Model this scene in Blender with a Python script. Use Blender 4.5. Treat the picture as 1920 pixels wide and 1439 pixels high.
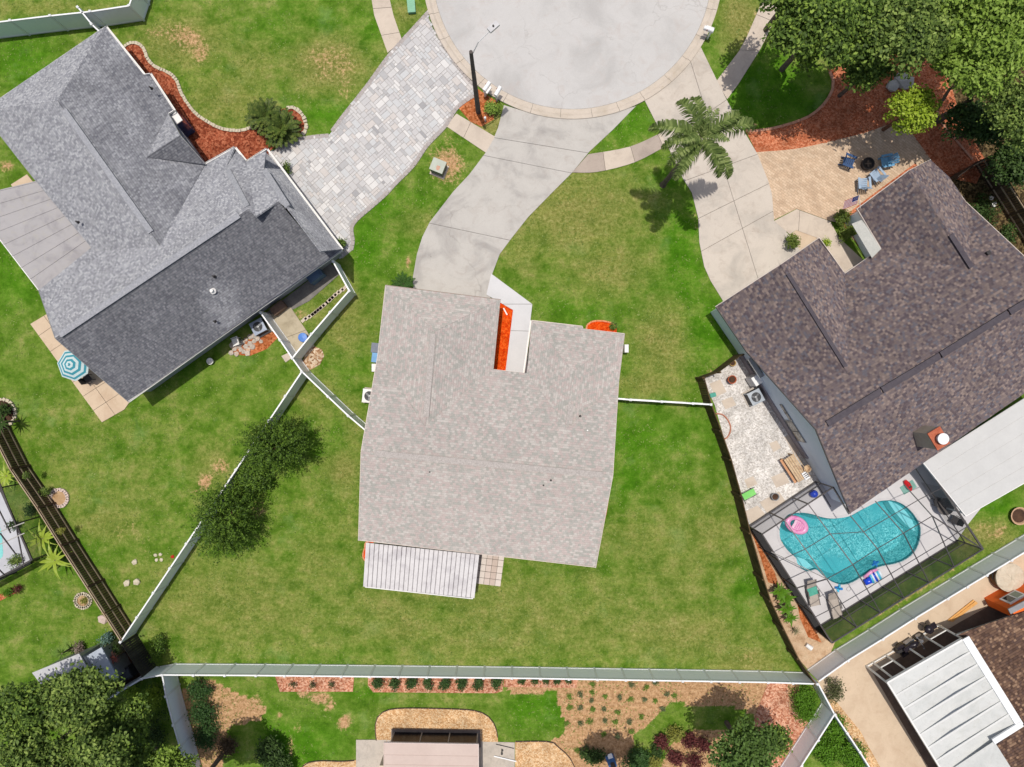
import bpy, bmesh, math, random
import numpy as np
from mathutils import Vector, Matrix, noise
from mathutils.geometry import tessellate_polygon
random.seed(7)
RNG = np.random.default_rng(11)
for o in list(bpy.data.objects):
    bpy.data.objects.remove(o)
SC = bpy.context.scene
COL = SC.collection
R = math.radians
# ------------------------------------------------------------------ camera
H = 46.0            # flying height in metres
S = 29.0            # photo pixels per metre at ground level
cam_d = bpy.data.cameras.new('camera')
cam = bpy.data.objects.new('camera', cam_d)
COL.objects.link(cam)
cam.location = (0, 0, H)
cam.rotation_euler = (0, 0, 0)
cam_d.sensor_width = 36
cam_d.lens = 36 * H / (1920 / S)
cam_d.clip_end = 2000
SC.camera = cam
SC.render.resolution_x, SC.render.resolution_y = 1024, 767
# ------------------------------------------------------------------ sky, sun, exposure
SUNDIR = Vector((-0.05, 0.12, 1.0)).normalized()       # towards the sun
world = bpy.data.worlds.new('World')
SC.world = world
world.use_nodes = True
nt = world.node_tree
nt.nodes.clear()
sky = nt.nodes.new('ShaderNodeTexSky')
sky.sky_type = 'NISHITA'
sky.sun_disc = False
sky.sun_elevation = math.asin(SUNDIR.z)
sky.sun_rotation = math.atan2(SUNDIR.x, SUNDIR.y)
sky.air_density = 1.0
sky.dust_density = 3.5
sky.ozone_density = 0.6
bg = nt.nodes.new('ShaderNodeBackground')
bg.inputs['Strength'].default_value = 0.10
wo = nt.nodes.new('ShaderNodeOutputWorld')
nt.links.new(sky.outputs[0], bg.inputs[0])
nt.links.new(bg.outputs[0], wo.inputs[0])
sun_d = bpy.data.lights.new('sun', 'SUN')
sun_d.energy = 3.45
sun_d.angle = R(0.53)
sun_d.color = (1.0, 0.945, 0.865)
sun = bpy.data.objects.new('sun', sun_d)
COL.objects.link(sun)
sun.rotation_euler = SUNDIR.to_track_quat('Z', 'Y').to_euler()
sun.location = (0, 0, 80)
SC.view_settings.view_transform = 'Standard'
SC.view_settings.look = 'None'
SC.view_settings.exposure = 0.0
SC.view_settings.gamma = 1.0
SC.view_settings.use_curve_mapping = False

# ------------------------------------------------------------------ coordinates
CAMP = Vector((0, 0, H))
def W(px, py, z=0.0):
    """world point at height z that stands at this place of the survey grid (29 px per metre)"""
    f = (H - z) / H
    return Vector(((px - 960) / S * f, (719.5 - py) / S * f, z))
def hit(px, py, pl):
    n, d = pl
    r = W(px, py, 0) - CAMP
    t = (d - n.dot(CAMP)) / n.dot(r)
    return CAMP + r * t
def plane3(a, b, c):
    A, B, C = W(*a), W(*b), W(*c)
    n = (B - A).cross(C - A).normalized()
    if n.z < 0: n = -n
    return n, n.dot(A)

# ------------------------------------------------------------------ objects
def props(o, label=None, cat=None, group=None, kind=None, category=None):
    cat = cat or category
    if label: o['label'] = label
    if cat: o['category'] = cat
    if group: o['group'] = group
    if kind: o['kind'] = kind
    return o
def thing(name, label, cat, loc=(0, 0, 0), rz=0.0, group=None, kind=None):
    o = bpy.data.objects.new(name, None)
    COL.objects.link(o)
    o.empty_display_size = 0.3
    o.location = loc
    o.rotation_euler = (0, 0, rz)
    return props(o, label, cat, group, kind)
def attach(o, parent, world=True):
    if parent is None: return o
    o.parent = parent
    if parent.type == 'EMPTY' and world:
        o.matrix_parent_inverse = (Matrix.Translation(parent.location) @ Matrix.Rotation(parent.rotation_euler.z, 4, 'Z')).inverted()
    return o
class MB:
    def __init__(s):
        s.v = []; s.f = []; s.uv = None; s.smooth = False
    def add(s, vs, fs):
        b = len(s.v)
        s.v += [tuple(v) for v in vs]
        s.f += [tuple(i + b for i in f) for f in fs]
        return s
    def box(s, c, sz, rz=0.0, M=None):
        x, y, z = sz[0] / 2, sz[1] / 2, sz[2] / 2
        vs = [Vector((i * x, j * y, k * z)) for k in (-1, 1) for j in (-1, 1) for i in (-1, 1)]
        m = M if M is not None else Matrix.Rotation(rz, 3, 'Z')
        vs = [m @ v + Vector(c) for v in vs]
        return s.add(vs, [(0, 2, 3, 1), (4, 5, 7, 6), (0, 1, 5, 4), (2, 6, 7, 3), (0, 4, 6, 2), (1, 3, 7, 5)])
    def bar(s, a, b, w, h, up=(0, 0, 1)):
        """box whose axis runs a to b, width w, height h"""
        a, b = Vector(a), Vector(b)
        d = (b - a)
        L = d.length
        if L < 1e-5: return s
        d.normalize()
        u = Vector(up)
        if abs(d.dot(u)) > 0.98: u = Vector((1, 0, 0))
        sd = d.cross(u).normalized()
        uu = sd.cross(d).normalized()
        vs = [p + sd * i * w / 2 + uu * k * h / 2 for p in (a, b) for k in (-1, 1) for i in (-1, 1)]
        return s.add(vs, [(0, 1, 3, 2), (4, 6, 7, 5), (0, 4, 5, 1), (2, 3, 7, 6), (0, 2, 6, 4), (1, 5, 7, 3)])
    def tube(s, pts, r, n=6, cap=True):
        pts = [Vector(p) for p in pts]
        rs = r if isinstance(r, (list, tuple)) else [r] * len(pts)
        b = len(s.v)
        for i, p in enumerate(pts):
            d = (pts[min(i + 1, len(pts) - 1)] - pts[max(i - 1, 0)])
            if d.length < 1e-6: d = Vector((0, 0, 1))
            d.normalize()
            u = Vector((0, 0, 1)) if abs(d.z) < 0.9 else Vector((1, 0, 0))
            a = d.cross(u).normalized(); c = a.cross(d).normalized()
            for k in range(n):
                t = 2 * math.pi * k / n
                s.v.append(tuple(p + (a * math.cos(t) + c * math.sin(t)) * rs[i]))
        for i in range(len(pts) - 1):
            for k in range(n):
                k2 = (k + 1) % n
                s.f.append((b + i * n + k, b + i * n + k2, b + (i + 1) * n + k2, b + (i + 1) * n + k))
        if cap:
            s.f.append(tuple(b + k for k in range(n - 1, -1, -1)))
            s.f.append(tuple(b + (len(pts) - 1) * n + k for k in range(n)))
        return s
    def prism(s, poly, z0, z1):
        poly = [Vector((p[0], p[1], 0)) for p in poly]
        if area(poly) < 0: poly = poly[::-1]
        n = len(poly)
        b = len(s.v)
        s.v += [(p.x, p.y, z0) for p in poly] + [(p.x, p.y, z1) for p in poly]
        for t in tessellate_polygon([poly]):
            a, c, d = t
            nz = (poly[c] - poly[a]).cross(poly[d] - poly[a]).z
            if nz < 0: t = (a, d, c)
            s.f.append(tuple(b + n + i for i in t))
        for i in range(n):
            j = (i + 1) % n
            s.f.append((b + i, b + j, b + n + j, b + n + i))
        return s
    def lathe(s, prof, c=(0, 0, 0), n=16):
        c = Vector(c); b = len(s.v)
        for r, z in prof:
            for k in range(n):
                t = 2 * math.pi * k / n
                s.v.append((c.x + r * math.cos(t), c.y + r * math.sin(t), c.z + z))
        for i in range(len(prof) - 1):
            for k in range(n):
                k2 = (k + 1) % n
                s.f.append((b + i * n + k, b + i * n + k2, b + (i + 1) * n + k2, b + (i + 1) * n + k))
        if prof[-1][0] > 1e-4: s.f.append(tuple(b + (len(prof) - 1) * n + k for k in range(n)))
        if prof[0][0] > 1e-4: s.f.append(tuple(b + k for k in range(n - 1, -1, -1)))
        return s
    def mesh(s, name, m, smooth=False):
        me = bpy.data.meshes.new(name)
        me.from_pydata(s.v, [], s.f)
        if m: me.materials.append(m)
        if s.uv is not None:
            ul = me.uv_layers.new(name='UVMap')
            ul.data.foreach_set('uv', np.array(s.uv, dtype=np.float32).ravel())
        if smooth: me.shade_smooth()
        me.update()
        return me
    def build(s, name, m, parent=None, world=True, smooth=False, **kw):
        o = bpy.data.objects.new(name, s.mesh(name, m, smooth))
        COL.objects.link(o)
        attach(o, parent, world)
        return props(o, **kw)
def area(p):
    return sum(p[i - 1][0] * p[i][1] - p[i][0] * p[i - 1][1] for i in range(len(p))) / 2
def inst(me, name, parent=None, loc=(0, 0, 0), rot=(0, 0, 0), scale=(1, 1, 1), **kw):
    o = bpy.data.objects.new(name, me)
    COL.objects.link(o)
    o.parent = parent
    o.location = loc; o.rotation_euler = rot; o.scale = scale
    return props(o, **kw)
def copy_tree(o, parent=None):
    c = o.copy()
    COL.objects.link(c)
    if parent is not None:
        c.parent = parent
        c.matrix_parent_inverse = o.matrix_parent_inverse.copy()
    for ch in list(o.children): copy_tree(ch, c)
    return c
def place(o, loc, rz=0.0, sc=1.0, label=None, group=None):
    o.location = loc; o.rotation_euler = (0, 0, rz); o.scale = (sc, sc, sc)
    return props(o, label, None, group)
def P2(pts, z=0.0): return [W(x, y, z) for x, y in pts]
def smooth(pts, n=5, closed=True):
    out = []; N = len(pts)
    rng = range(N) if closed else range(N - 1)
    for i in rng:
        g = (lambda k: pts[k % N]) if closed else (lambda k: pts[max(0, min(N - 1, k))])
        p0, p1, p2, p3 = g(i - 1), g(i), g(i + 1), g(i + 2)
        for k in range(n):
            t = k / n
            out.append(tuple(0.5 * ((2 * p1[a]) + (-p0[a] + p2[a]) * t + (2 * p0[a] - 5 * p1[a] + 4 * p2[a] - p3[a]) * t * t +
                                    (-p0[a] + 3 * p1[a] - 3 * p2[a] + p3[a]) * t ** 3) for a in (0, 1)))
    if not closed: out.append(tuple(pts[-1]))
    return out
def inside(x, y, poly):
    c = False; n = len(poly); j = n - 1
    for i in range(n):
        xi, yi = poly[i][0], poly[i][1]; xj, yj = poly[j][0], poly[j][1]
        if (yi > y) != (yj > y) and x < (xj - xi) * (y - yi) / (yj - yi) + xi: c = not c
        j = i
    return c
def clip(poly, f):
    """keep the side where f(p) >= 0"""
    out = []
    for i in range(len(poly)):
        a, b = poly[i - 1], poly[i]
        fa, fb = f(a), f(b)
        if (fa >= 0) != (fb >= 0):
            t = fa / (fa - fb)
            out.append(tuple(a[k] + (b[k] - a[k]) * t for k in range(len(a))))
        if fb >= 0: out.append(tuple(b))
    return out
def resample(pts, step):
    out = [Vector(pts[0])]; acc = 0
    for a, b in zip(pts[:-1], pts[1:]):
        a, b = Vector(a), Vector(b); L = (b - a).length
        t = step - acc
        while t <= L:
            out.append(a + (b - a) * (t / L)); t += step
        acc = L - (t - step)
    return out

# ------------------------------------------------------------------ materials
def lin(c):
    return tuple((x / 255 / 12.92 if x / 255 <= 0.04045 else ((x / 255 + 0.055) / 1.055) ** 2.4) for x in c)
KEXP = 1.30
def A(r, g, b):
    """base colour of a surface that looks (r, g, b) in full sun"""
    return tuple(min(0.92, x / KEXP) for x in lin((r, g, b)))
def newmat(name):
    m = bpy.data.materials.new(name); m.use_nodes = True
    n = m.node_tree; p = n.nodes['Principled BSDF']
    return m, n, p
def N(n, t, **kw):
    x = n.nodes.new(t)
    for k, v in kw.items():
        if hasattr(x, k): setattr(x, k, v)
        else: x.inputs[k].default_value = v
    return x
def noi(n, co, scale, detail=4, rough=0.6, dist=0.0):
    x = n.nodes.new('ShaderNodeTexNoise')
    x.inputs['Scale'].default_value = scale; x.inputs['Detail'].default_value = detail
    x.inputs['Roughness'].default_value = rough; x.inputs['Distortion'].default_value = dist
    n.links.new(co, x.inputs['Vector'])
    return x.outputs['Fac']
def ramp(n, fac, stops, interp='LINEAR'):
    r = n.nodes.new('ShaderNodeValToRGB'); r.color_ramp.interpolation = interp
    e = r.color_ramp.elements
    while len(e) > 1: e.remove(e[-1])
    e[0].position = stops[0][0]; e[0].color = tuple(stops[0][1]) + (1,)
    for p, c in stops[1:]:
        k = e.new(p); k.color = tuple(c) + (1,)
    n.links.new(fac, r.inputs[0])
    return r.outputs[0]
def mixc(n, fac, a, b, mode='MIX'):
    x = n.nodes.new('ShaderNodeMix'); x.data_type = 'RGBA'; x.blend_type = mode
    for inp, v in ((x.inputs[0], fac), (x.inputs[6], a), (x.inputs[7], b)):
        if isinstance(v, bpy.types.NodeSocket): n.links.new(v, inp)
        elif isinstance(v, (tuple, list)): inp.default_value = tuple(v) + ((1,) if len(v) == 3 else ())
        else: inp.default_value = v
    return x.outputs[2]
def math_(n, op, a, b=None, clampit=False):
    x = n.nodes.new('ShaderNodeMath'); x.operation = op; x.use_clamp = clampit
    for inp, v in zip(x.inputs, (a, b)):
        if v is None: continue
        if isinstance(v, bpy.types.NodeSocket): n.links.new(v, inp)
        else: inp.default_value = v
    return x.outputs[0]
def bumpn(n, p, h, strength=0.3, dist=0.02):
    b = n.nodes.new('ShaderNodeBump'); b.inputs['Strength'].default_value = strength; b.inputs['Distance'].default_value = dist
    n.links.new(h, b.inputs['Height']); n.links.new(b.outputs[0], p.inputs['Normal'])
def pos(n):
    g = n.nodes.new('ShaderNodeNewGeometry'); return g.outputs['Position']
MATS = {}
def pm(name, cols, scale=2.0, rough=0.85, bump=0.2, fine=14.0, finevar=0.18, metal=0.0, spec=0.3, island=0.0, contrast=(0.3, 0.7)):
    """painted / mineral surface: 1-3 colours in soft patches, fine grain, relief"""
    if name in MATS: return MATS[name]
    m, n, p = newmat(name)
    co = pos(n)
    if not isinstance(cols[0], tuple): cols = [cols]
    if len(cols) == 1: cols = [tuple(c * 0.93 for c in cols[0]), tuple(min(1, c * 1.05) for c in cols[0])]
    st = [(contrast[0] + (contrast[1] - contrast[0]) * i / (len(cols) - 1), c) for i, c in enumerate(cols)]
    c = ramp(n, noi(n, co, scale, 5, 0.62), st)
    f = noi(n, co, fine, 3, 0.7)
    c = mixc(n, 1.0, c, ramp(n, f, [(0.25, (1 - finevar,) * 3), (0.75, (1 + finevar * 0.6,) * 3)]), 'MULTIPLY')
    if island > 0:
        g = n.nodes.new('ShaderNodeNewGeometry')
        c = mixc(n, 1.0, c, ramp(n, g.outputs['Random Per Island'], [(0, (1 - island,) * 3), (1, (1 + island,) * 3)]), 'MULTIPLY')
    n.links.new(c, p.inputs['Base Color'])
    p.inputs['Roughness'].default_value = rough
    p.inputs['Metallic'].default_value = metal
    p.inputs['Specular IOR Level'].default_value = spec
    if bump: bumpn(n, p, f, bump, 0.02)
    MATS[name] = m
    return m
def leafmat(name, c1, c2, c3=None, trans=0.25, rough=0.55):
    if name in MATS: return MATS[name]
    m, n, p = newmat(name)
    g = n.nodes.new('ShaderNodeNewGeometry')
    co = g.outputs['Position']
    f = math_(n, 'ADD', math_(n, 'MULTIPLY', g.outputs['Random Per Island'], 0.5), math_(n, 'MULTIPLY', noi(n, co, 0.9, 3), 0.55))
    st = [(0.2, c1), (0.55, c2), (0.9, c3 or tuple(x * 1.3 for x in c2))]
    c = ramp(n, f, st)
    n.links.new(c, p.inputs['Base Color'])
    p.inputs['Roughness'].default_value = rough
    p.inputs['Specular IOR Level'].default_value = 0.18
    t = n.nodes.new('ShaderNodeBsdfTranslucent')
    n.links.new(c, t.inputs[0])
    mx = n.nodes.new('ShaderNodeMixShader'); mx.inputs[0].default_value = trans
    n.links.new(p.outputs[0], mx.inputs[1]); n.links.new(t.outputs[0], mx.inputs[2])
    n.links.new(mx.outputs[0], n.nodes['Material Output'].inputs[0])
    MATS[name] = m
    return m
def shingle(name, cols, tab=0.24, row=0.145, line=0.55, mott=0.25, algae=None, clean=None):
    m, n, p = newmat(name)
    uv = n.nodes.new('ShaderNodeUVMap').outputs[0]
    sp = n.nodes.new('ShaderNodeSeparateXYZ'); n.links.new(uv, sp.inputs[0])
    rw = math_(n, 'FLOOR', math_(n, 'DIVIDE', sp.outputs[1], row))
    off = math_(n, 'MULTIPLY', math_(n, 'FRACT', math_(n, 'MULTIPLY', rw, 0.618)), tab)
    cl = math_(n, 'FLOOR', math_(n, 'DIVIDE', math_(n, 'ADD', sp.outputs[0], off), tab))
    cb = n.nodes.new('ShaderNodeCombineXYZ'); n.links.new(cl, cb.inputs[0]); n.links.new(rw, cb.inputs[1])
    wn = n.nodes.new('ShaderNodeTexWhiteNoise'); wn.noise_dimensions = '2D'; n.links.new(cb.outputs[0], wn.inputs['Vector'])
    st = [(i / len(cols), c) for i, c in enumerate(cols)]
    c = ramp(n, wn.outputs[0], st, 'CONSTANT')
    co = pos(n)
    big = noi(n, co, 0.55, 4, 0.6)
    c = mixc(n, 1.0, c, ramp(n, big, [(0.3, (1 - mott,) * 3), (0.7, (1 + mott * 0.5,) * 3)]), 'MULTIPLY')
    if algae:        # soot and algae staining, with a clean patch washed by a metal vent
        lo, hi, k = algae
        msk = ramp(n, noi(n, co, 0.45, 5, 0.65, 0.3), [(lo, (0, 0, 0)), (hi, (1, 1, 1))])
        if clean:
            d = None
            for cx, cy, r in clean:
                v = n.nodes.new('ShaderNodeVectorMath'); v.operation = 'DISTANCE'; v.inputs[1].default_value = (cx, cy, 3.6)
                nz = n.nodes.new('ShaderNodeVectorMath'); nz.operation = 'ADD'
                n.links.new(co, nz.inputs[0]); sc2 = n.nodes.new('ShaderNodeVectorMath'); sc2.operation = 'SCALE'; sc2.inputs['Scale'].default_value = 0.7
                nt2 = n.nodes.new('ShaderNodeTexNoise'); nt2.inputs['Scale'].default_value = 1.2; n.links.new(co, nt2.inputs['Vector']); n.links.new(nt2.outputs['Color'], sc2.inputs[0]); n.links.new(sc2.outputs[0], nz.inputs[1])
                n.links.new(nz.outputs[0], v.inputs[0])
                e = math_(n, 'DIVIDE', v.outputs['Value'], r)
                d = e if d is None else math_(n, 'MINIMUM', d, e)
            msk = mixc(n, 1.0, msk, ramp(n, d, [(0.6, (0.45,) * 3), (1.15, (1, 1, 1))]), 'MULTIPLY')
        c = mixc(n, msk, c, mixc(n, 1.0, c, (k, k * 1.0, k * 1.03), 'MULTIPLY'))
    fn = noi(n, co, 22, 3, 0.8)
    c = mixc(n, 1.0, c, ramp(n, fn, [(0.25, (0.72,) * 3), (0.75, (1.22,) * 3)]), 'MULTIPLY')
    fr = math_(n, 'FRACT', math_(n, 'DIVIDE', sp.outputs[1], row))
    c = mixc(n, 1.0, c, ramp(n, fr, [(0.0, (1.0,) * 3), (0.86, (1.0,) * 3), (0.94, (line,) * 3), (1.0, (line,) * 3)]), 'MULTIPLY')
    n.links.new(c, p.inputs['Base Color'])
    p.inputs['Roughness'].default_value = 0.92
    p.inputs['Diffuse Roughness'].default_value = 1.0
    p.inputs['Specular IOR Level'].default_value = 0.15
    bumpn(n, p, math_(n, 'ADD', fn, wn.outputs[0]), 0.35, 0.012)
    MATS[name] = m
    return m
WHITE = pm('white_vinyl', (0.74, 0.75, 0.76), 1.2, 0.35, 0.0, 6, 0.04)
WHITEP = pm('white_paint', (0.72, 0.71, 0.69), 1.5, 0.55, 0.05, 8, 0.06)
CONC = None
def concrete(name, base, dark, stain, crack=0.0, sc=0.35, seed=0.0):
    m, n, p = newmat(name)
    tc = n.nodes.new('ShaderNodeMapping'); n.links.new(pos(n), tc.inputs[0]); tc.inputs[1].default_value = (seed, seed * 1.7, 0)
    co = tc.outputs[0]
    c = ramp(n, noi(n, co, sc, 6, 0.62, 0.6), [(0.32, dark), (0.5, base), (0.7, tuple(min(0.9, x * 1.06) for x in base))])
    c = mixc(n, math_(n, 'MULTIPLY', ramp(n, noi(n, co, sc * 2.7, 5, 0.7, 1.0), [(0.52, (0, 0, 0)), (0.75, (1, 1, 1))]), 0.55), c, stain)
    f = noi(n, co, 30, 3, 0.8)
    c = mixc(n, 1.0, c, ramp(n, f, [(0.25, (0.88,) * 3), (0.75, (1.07,) * 3)]), 'MULTIPLY')
    sp = ramp(n, noi(n, co, 7, 2, 0.6), [(0.70, (1, 1, 1)), (0.78, (0.78, 0.76, 0.73))])
    c = mixc(n, 1.0, c, sp, 'MULTIPLY')
    if crack:
        v = n.nodes.new('ShaderNodeTexVoronoi'); v.feature = 'DISTANCE_TO_EDGE'; v.inputs['Scale'].default_value = crack
        w = n.nodes.new('ShaderNodeVectorMath'); w.operation = 'ADD'
        nn = n.nodes.new('ShaderNodeTexNoise'); nn.inputs['Scale'].default_value = 0.9; nn.inputs['Detail'].default_value = 6; n.links.new(co, nn.inputs['Vector'])
        sc_ = n.nodes.new('ShaderNodeVectorMath'); sc_.operation = 'SCALE'; sc_.inputs['Scale'].default_value = 1.5
        n.links.new(nn.outputs['Color'], sc_.inputs[0]); n.links.new(co, w.inputs[0]); n.links.new(sc_.outputs[0], w.inputs[1])
        n.links.new(w.outputs[0], v.inputs['Vector'])
        ln = ramp(n, v.outputs['Distance'], [(0.0, (0.80, 0.79, 0.78)), (0.006, (1, 1, 1))])
        ms = ramp(n, noi(n, co, 0.3, 2), [(0.45, (0, 0, 0)), (0.6, (1, 1, 1))])
        c = mixc(n, ms, c, mixc(n, 1.0, c, ln, 'MULTIPLY'))
    n.links.new(c, p.inputs['Base Color'])
    p.inputs['Roughness'].default_value = 0.9; p.inputs['Specular IOR Level'].default_value = 0.2
    bumpn(n, p, f, 0.15, 0.01)
    MATS[name] = m
    return m
# ------------------------------------------------------------------ lawn
def lawn_material():
    m, n, p = newmat('lawn_grass')
    co = pos(n)
    at = n.nodes.new('ShaderNodeAttribute'); at.attribute_name = 'wear'
    sp = n.nodes.new('ShaderNodeSeparateColor'); n.links.new(at.outputs['Color'], sp.inputs[0])
    dirt, lush, dry = sp.outputs
    big = noi(n, co, 0.22, 5, 0.6, 0.1)
    mid = noi(n, co, 0.8, 8, 0.72, 0.08)
    fin = noi(n, co, 5.0, 5, 0.75)
    vf = noi(n, co, 19.0, 3, 0.8)
    g = ramp(n, mid, [(0.30, A(64, 100, 18)), (0.44, A(92, 126, 36)), (0.56, A(120, 144, 60)), (0.70, A(158, 162, 94))])
    lsh = ramp(n, mid, [(0.3, A(56, 104, 8)), (0.5, A(76, 130, 16)), (0.72, A(108, 152, 42))])
    dr = ramp(n, fin, [(0.3, A(98, 98, 40)), (0.5, A(150, 142, 82)), (0.72, A(186, 172, 120))])
    grey = A(138, 166, 98)
    fl = math_(n, 'ADD', lush, math_(n, 'MULTIPLY', math_(n, 'SUBTRACT', big, 0.5), 1.6))
    c = mixc(n, math_(n, 'MULTIPLY', ramp(n, fl, [(0.05, (0, 0, 0)), (0.75, (1, 1, 1))]), 0.85), g, lsh)
    b2 = noi(n, co, 0.36, 6, 0.65, 0.1)
    c = mixc(n, math_(n, 'MULTIPLY', ramp(n, b2, [(0.58, (0, 0, 0)), (0.72, (1, 1, 1))]), 0.45), c, grey)
    fd = math_(n, 'ADD', dry, math_(n, 'MULTIPLY', math_(n, 'SUBTRACT', mid, 0.5), 1.3))
    c = mixc(n, math_(n, 'MULTIPLY', ramp(n, fd, [(0.12, (0, 0, 0)), (0.8, (1, 1, 1))]), 0.7), c, dr)
    soil = ramp(n, fin, [(0.3, A(156, 118, 80)), (0.5, A(194, 154, 114)), (0.7, A(216, 182, 142))])
    dd = math_(n, 'ADD', dirt, math_(n, 'ADD', math_(n, 'MULTIPLY', math_(n, 'SUBTRACT', fin, 0.5), 1.3), math_(n, 'MULTIPLY', math_(n, 'SUBTRACT', mid, 0.5), 0.8)))
    c = mixc(n, ramp(n, dd, [(0.40, (0, 0, 0)), (0.70, (1, 1, 1))]), c, soil)
    c = mixc(n, 1.0, c, ramp(n, vf, [(0.22, (0.62,) * 3), (0.5, (1.0,) * 3), (0.78, (1.4,) * 3)]), 'MULTIPLY')
    c = mixc(n, 1.0, c, ramp(n, fin, [(0.25, (0.78,) * 3), (0.75, (1.2,) * 3)]), 'MULTIPLY')
    mw = n.nodes.new('ShaderNodeMapping'); mw.inputs['Scale'].default_value = (0.22, 2.6, 1); mw.inputs['Rotation'].default_value = (0, 0, 0.04); n.links.new(co, mw.inputs[0])
    c = mixc(n, 1.0, c, ramp(n, noi(n, mw.outputs[0], 1.0, 5, .7), [(0.35, (0.94,) * 3), (0.5, (1.0,) * 3), (0.66, (1.08, 1.07, 1.03))]), 'MULTIPLY')
    n.links.new(c, p.inputs['Base Color'])
    p.inputs['Roughness'].default_value = 0.95; p.inputs['Specular IOR Level'].default_value = 0.1
    h = math_(n, 'ADD', vf, math_(n, 'MULTIPLY', fin, 1.5))
    bumpn(n, p, h, 0.55, 0.05)
    return m
LAWN = lawn_material()
# bare spots, lush and dry zones of the lawns: x, y, rx, ry, rotation, strength
DIRT = [(345, 70, 50, 26, 20, .62), (378, 100, 20, 26, 0, .6), (290, 62, 40, 12, 0, .45), (618, 118, 60, 36, 10, .50), (645, 168, 25, 28, 60, .42),
        (560, 132, 30, 14, 0, .4), (838, 308, 34, 42, 0, .72), (850, 262, 26, 20, 0, .42), (765, 492, 6, 10, 0, .7), (384, 906, 14, 20, 30, .75),
        (416, 874, 20, 16, -20, .62), (366, 924, 10, 8, 0, .55), (245, 985, 26, 14, 20, .42), (222, 1000, 16, 20, 0, .4), (12, 312, 18, 14, 0, .6), (270, 1025, 20, 26, 0, .36),
        (195, 820, 14, 10, 0, .36), (1395, 1235, 28, 14, 0, .44), (600, 1310, 26, 12, 10, .8), (570, 1300, 14, 8, 0, .9), (645, 1355, 14, 16, 20, .8),
        (620, 1325, 16, 8, -50, .7), (560, 1365, 8, 14, 0, .5), (525, 1340, 8, 6, 0, .7), (480, 1320, 14, 20, 0, .7), (545, 1400, 8, 25, 0, .6),
        (1420, 60, 30, 40, 0, .48), (1395, 110, 22, 18, 0, .42), (1405, 236, 30, 6, 0, .6), (1250, 250, 30, 8, 0, .2), (590, 650, 28, 10, 30, .3), (600, 610, 10, 20, 0, .35),
        (195, 1150, 12, 10, 0, .6), (60, 360, 14, 12, 0, .4), (560, 590, 16, 10, 0, .5), (620, 570, 22, 8, -30, .45), (648, 545, 10, 6, 0, .5),
        (1395, 1240, 40, 8, 0, .4), (480, 955, 20, 30, 0, .5), (500, 990, 14, 30, 0, .35), (460, 1000, 20, 20, 0, .3), (1145, 655, 12, 10, 0, .5), (1325, 700, 40, 8, -30, .5),
        (1500, 1235, 10, 30, -30, .45), (1870, 1000, 40, 10, -30, .5), (1700, 1120, 160, 7, -31, .55), (1850, 985, 30, 16, -30, .4), (1305, 400, 4, 55, 0, .6), (600, 1230, 40, 10, 0, .2)]
LUSH = [(690, 60, 60, 60, .6), (1240, 560, 110, 120, .5), (1180, 820, 120, 60, .7), (740, 430, 90, 70, .6), (640, 740, 60, 60, .4), (560, 45, 90, 40, .5), (610, 215, 45, 30, .8), (1278, 430, 36, 60, 1.0), (1280, 510, 50, 60, 1.0), (1310, 620, 50, 70, 1.0), (720, 390, 50, 40, .8),
        (690, 450, 40, 50, .9), (1210, 810, 70, 50, .7), (1180, 900, 50, 60, .7), (30, 110, 70, 60, .8), (60, 230, 60, 80, .4), (20, 520, 50, 90, .6), (620, 830, 40, 60, .6), (600, 960, 50, 60, .5),
        (840, 290, 40, 30, .3), (1180, 230, 60, 50, .7), (1400, 180, 60, 50, .8), (1460, 160, 60, 60, .8), (1090, 580, 60, 40, .6), (1060, 1110, 30, 40, .5), (240, 870, 80, 60, .2), (640, 700, 50, 50, .4),
        (820, 1150, 40, 30, .6), (1010, 1335, 60, 45, 1.0), (560, 1390, 80, 60, .8), (700, 1300, 60, 10, .6), (1080, 1110, 30, 30, .5), (1870, 950, 60, 30, .6), (280, 700, 120, 30, .3), (150, 1040, 80, 60, .4),
        (1375, 220, 30, 40, .7), (1500, 205, 60, 30, .8), (1250, 340, 20, 20, .9), (1060, 660, 50, 30, .3), (670, 1210, 90, 30, .4), (1395, 1130, 20, 90, .5)]
DRY = [(900, 1160, 520, 110, .5), (430, 1130, 260, 110, .5), (1260, 1060, 130, 160, .42), (200, 900, 220, 160, .3), (620, 980, 80, 120, .4), (618, 120, 80, 55, .9), (345, 80, 80, 50, .8), (760, 1180, 60, 40, .6), (200, 980, 80, 50, .5), (400, 880, 60, 60, .5), (1330, 1000, 60, 80, .5), (1100, 1080, 40, 40, .5), (1080, 400, 140, 90, .75), (1150, 500, 100, 60, .65), (1240, 640, 60, 90, .7), (1215, 720, 60, 30, .7), (640, 600, 60, 90, .6), (600, 740, 60, 60, .5), (780, 420, 50, 40, .5), (640, 90, 50, 60, .3),
       (1200, 1010, 80, 60, .45), (900, 1200, 200, 60, .5), (1280, 1190, 180, 60, .6), (500, 1190, 190, 60, .35), (600, 1050, 60, 90, .5), (1000, 1150, 80, 50, .5), (430, 190, 80, 60, .6), (470, 120, 60, 60, .5),
       (560, 60, 40, 60, .3), (730, 60, 30, 60, .3), (760, 30, 30, 30, .6), (1390, 40, 40, 60, .9), (660, 790, 30, 90, .5), (960, 320, 30, 30, .4), (60, 15, 160, 20, .5), (240, 60, 60, 20, .3), (920, 230, 40, 30, .9),
       (640, 880, 40, 40, .7), (330, 1120, 60, 60, .3), (1400, 1240, 90, 30, .7), (1850, 1005, 60, 30, .8), (1180, 340, 60, 40, .4), (985, 470, 50, 60, .5)]
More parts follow.
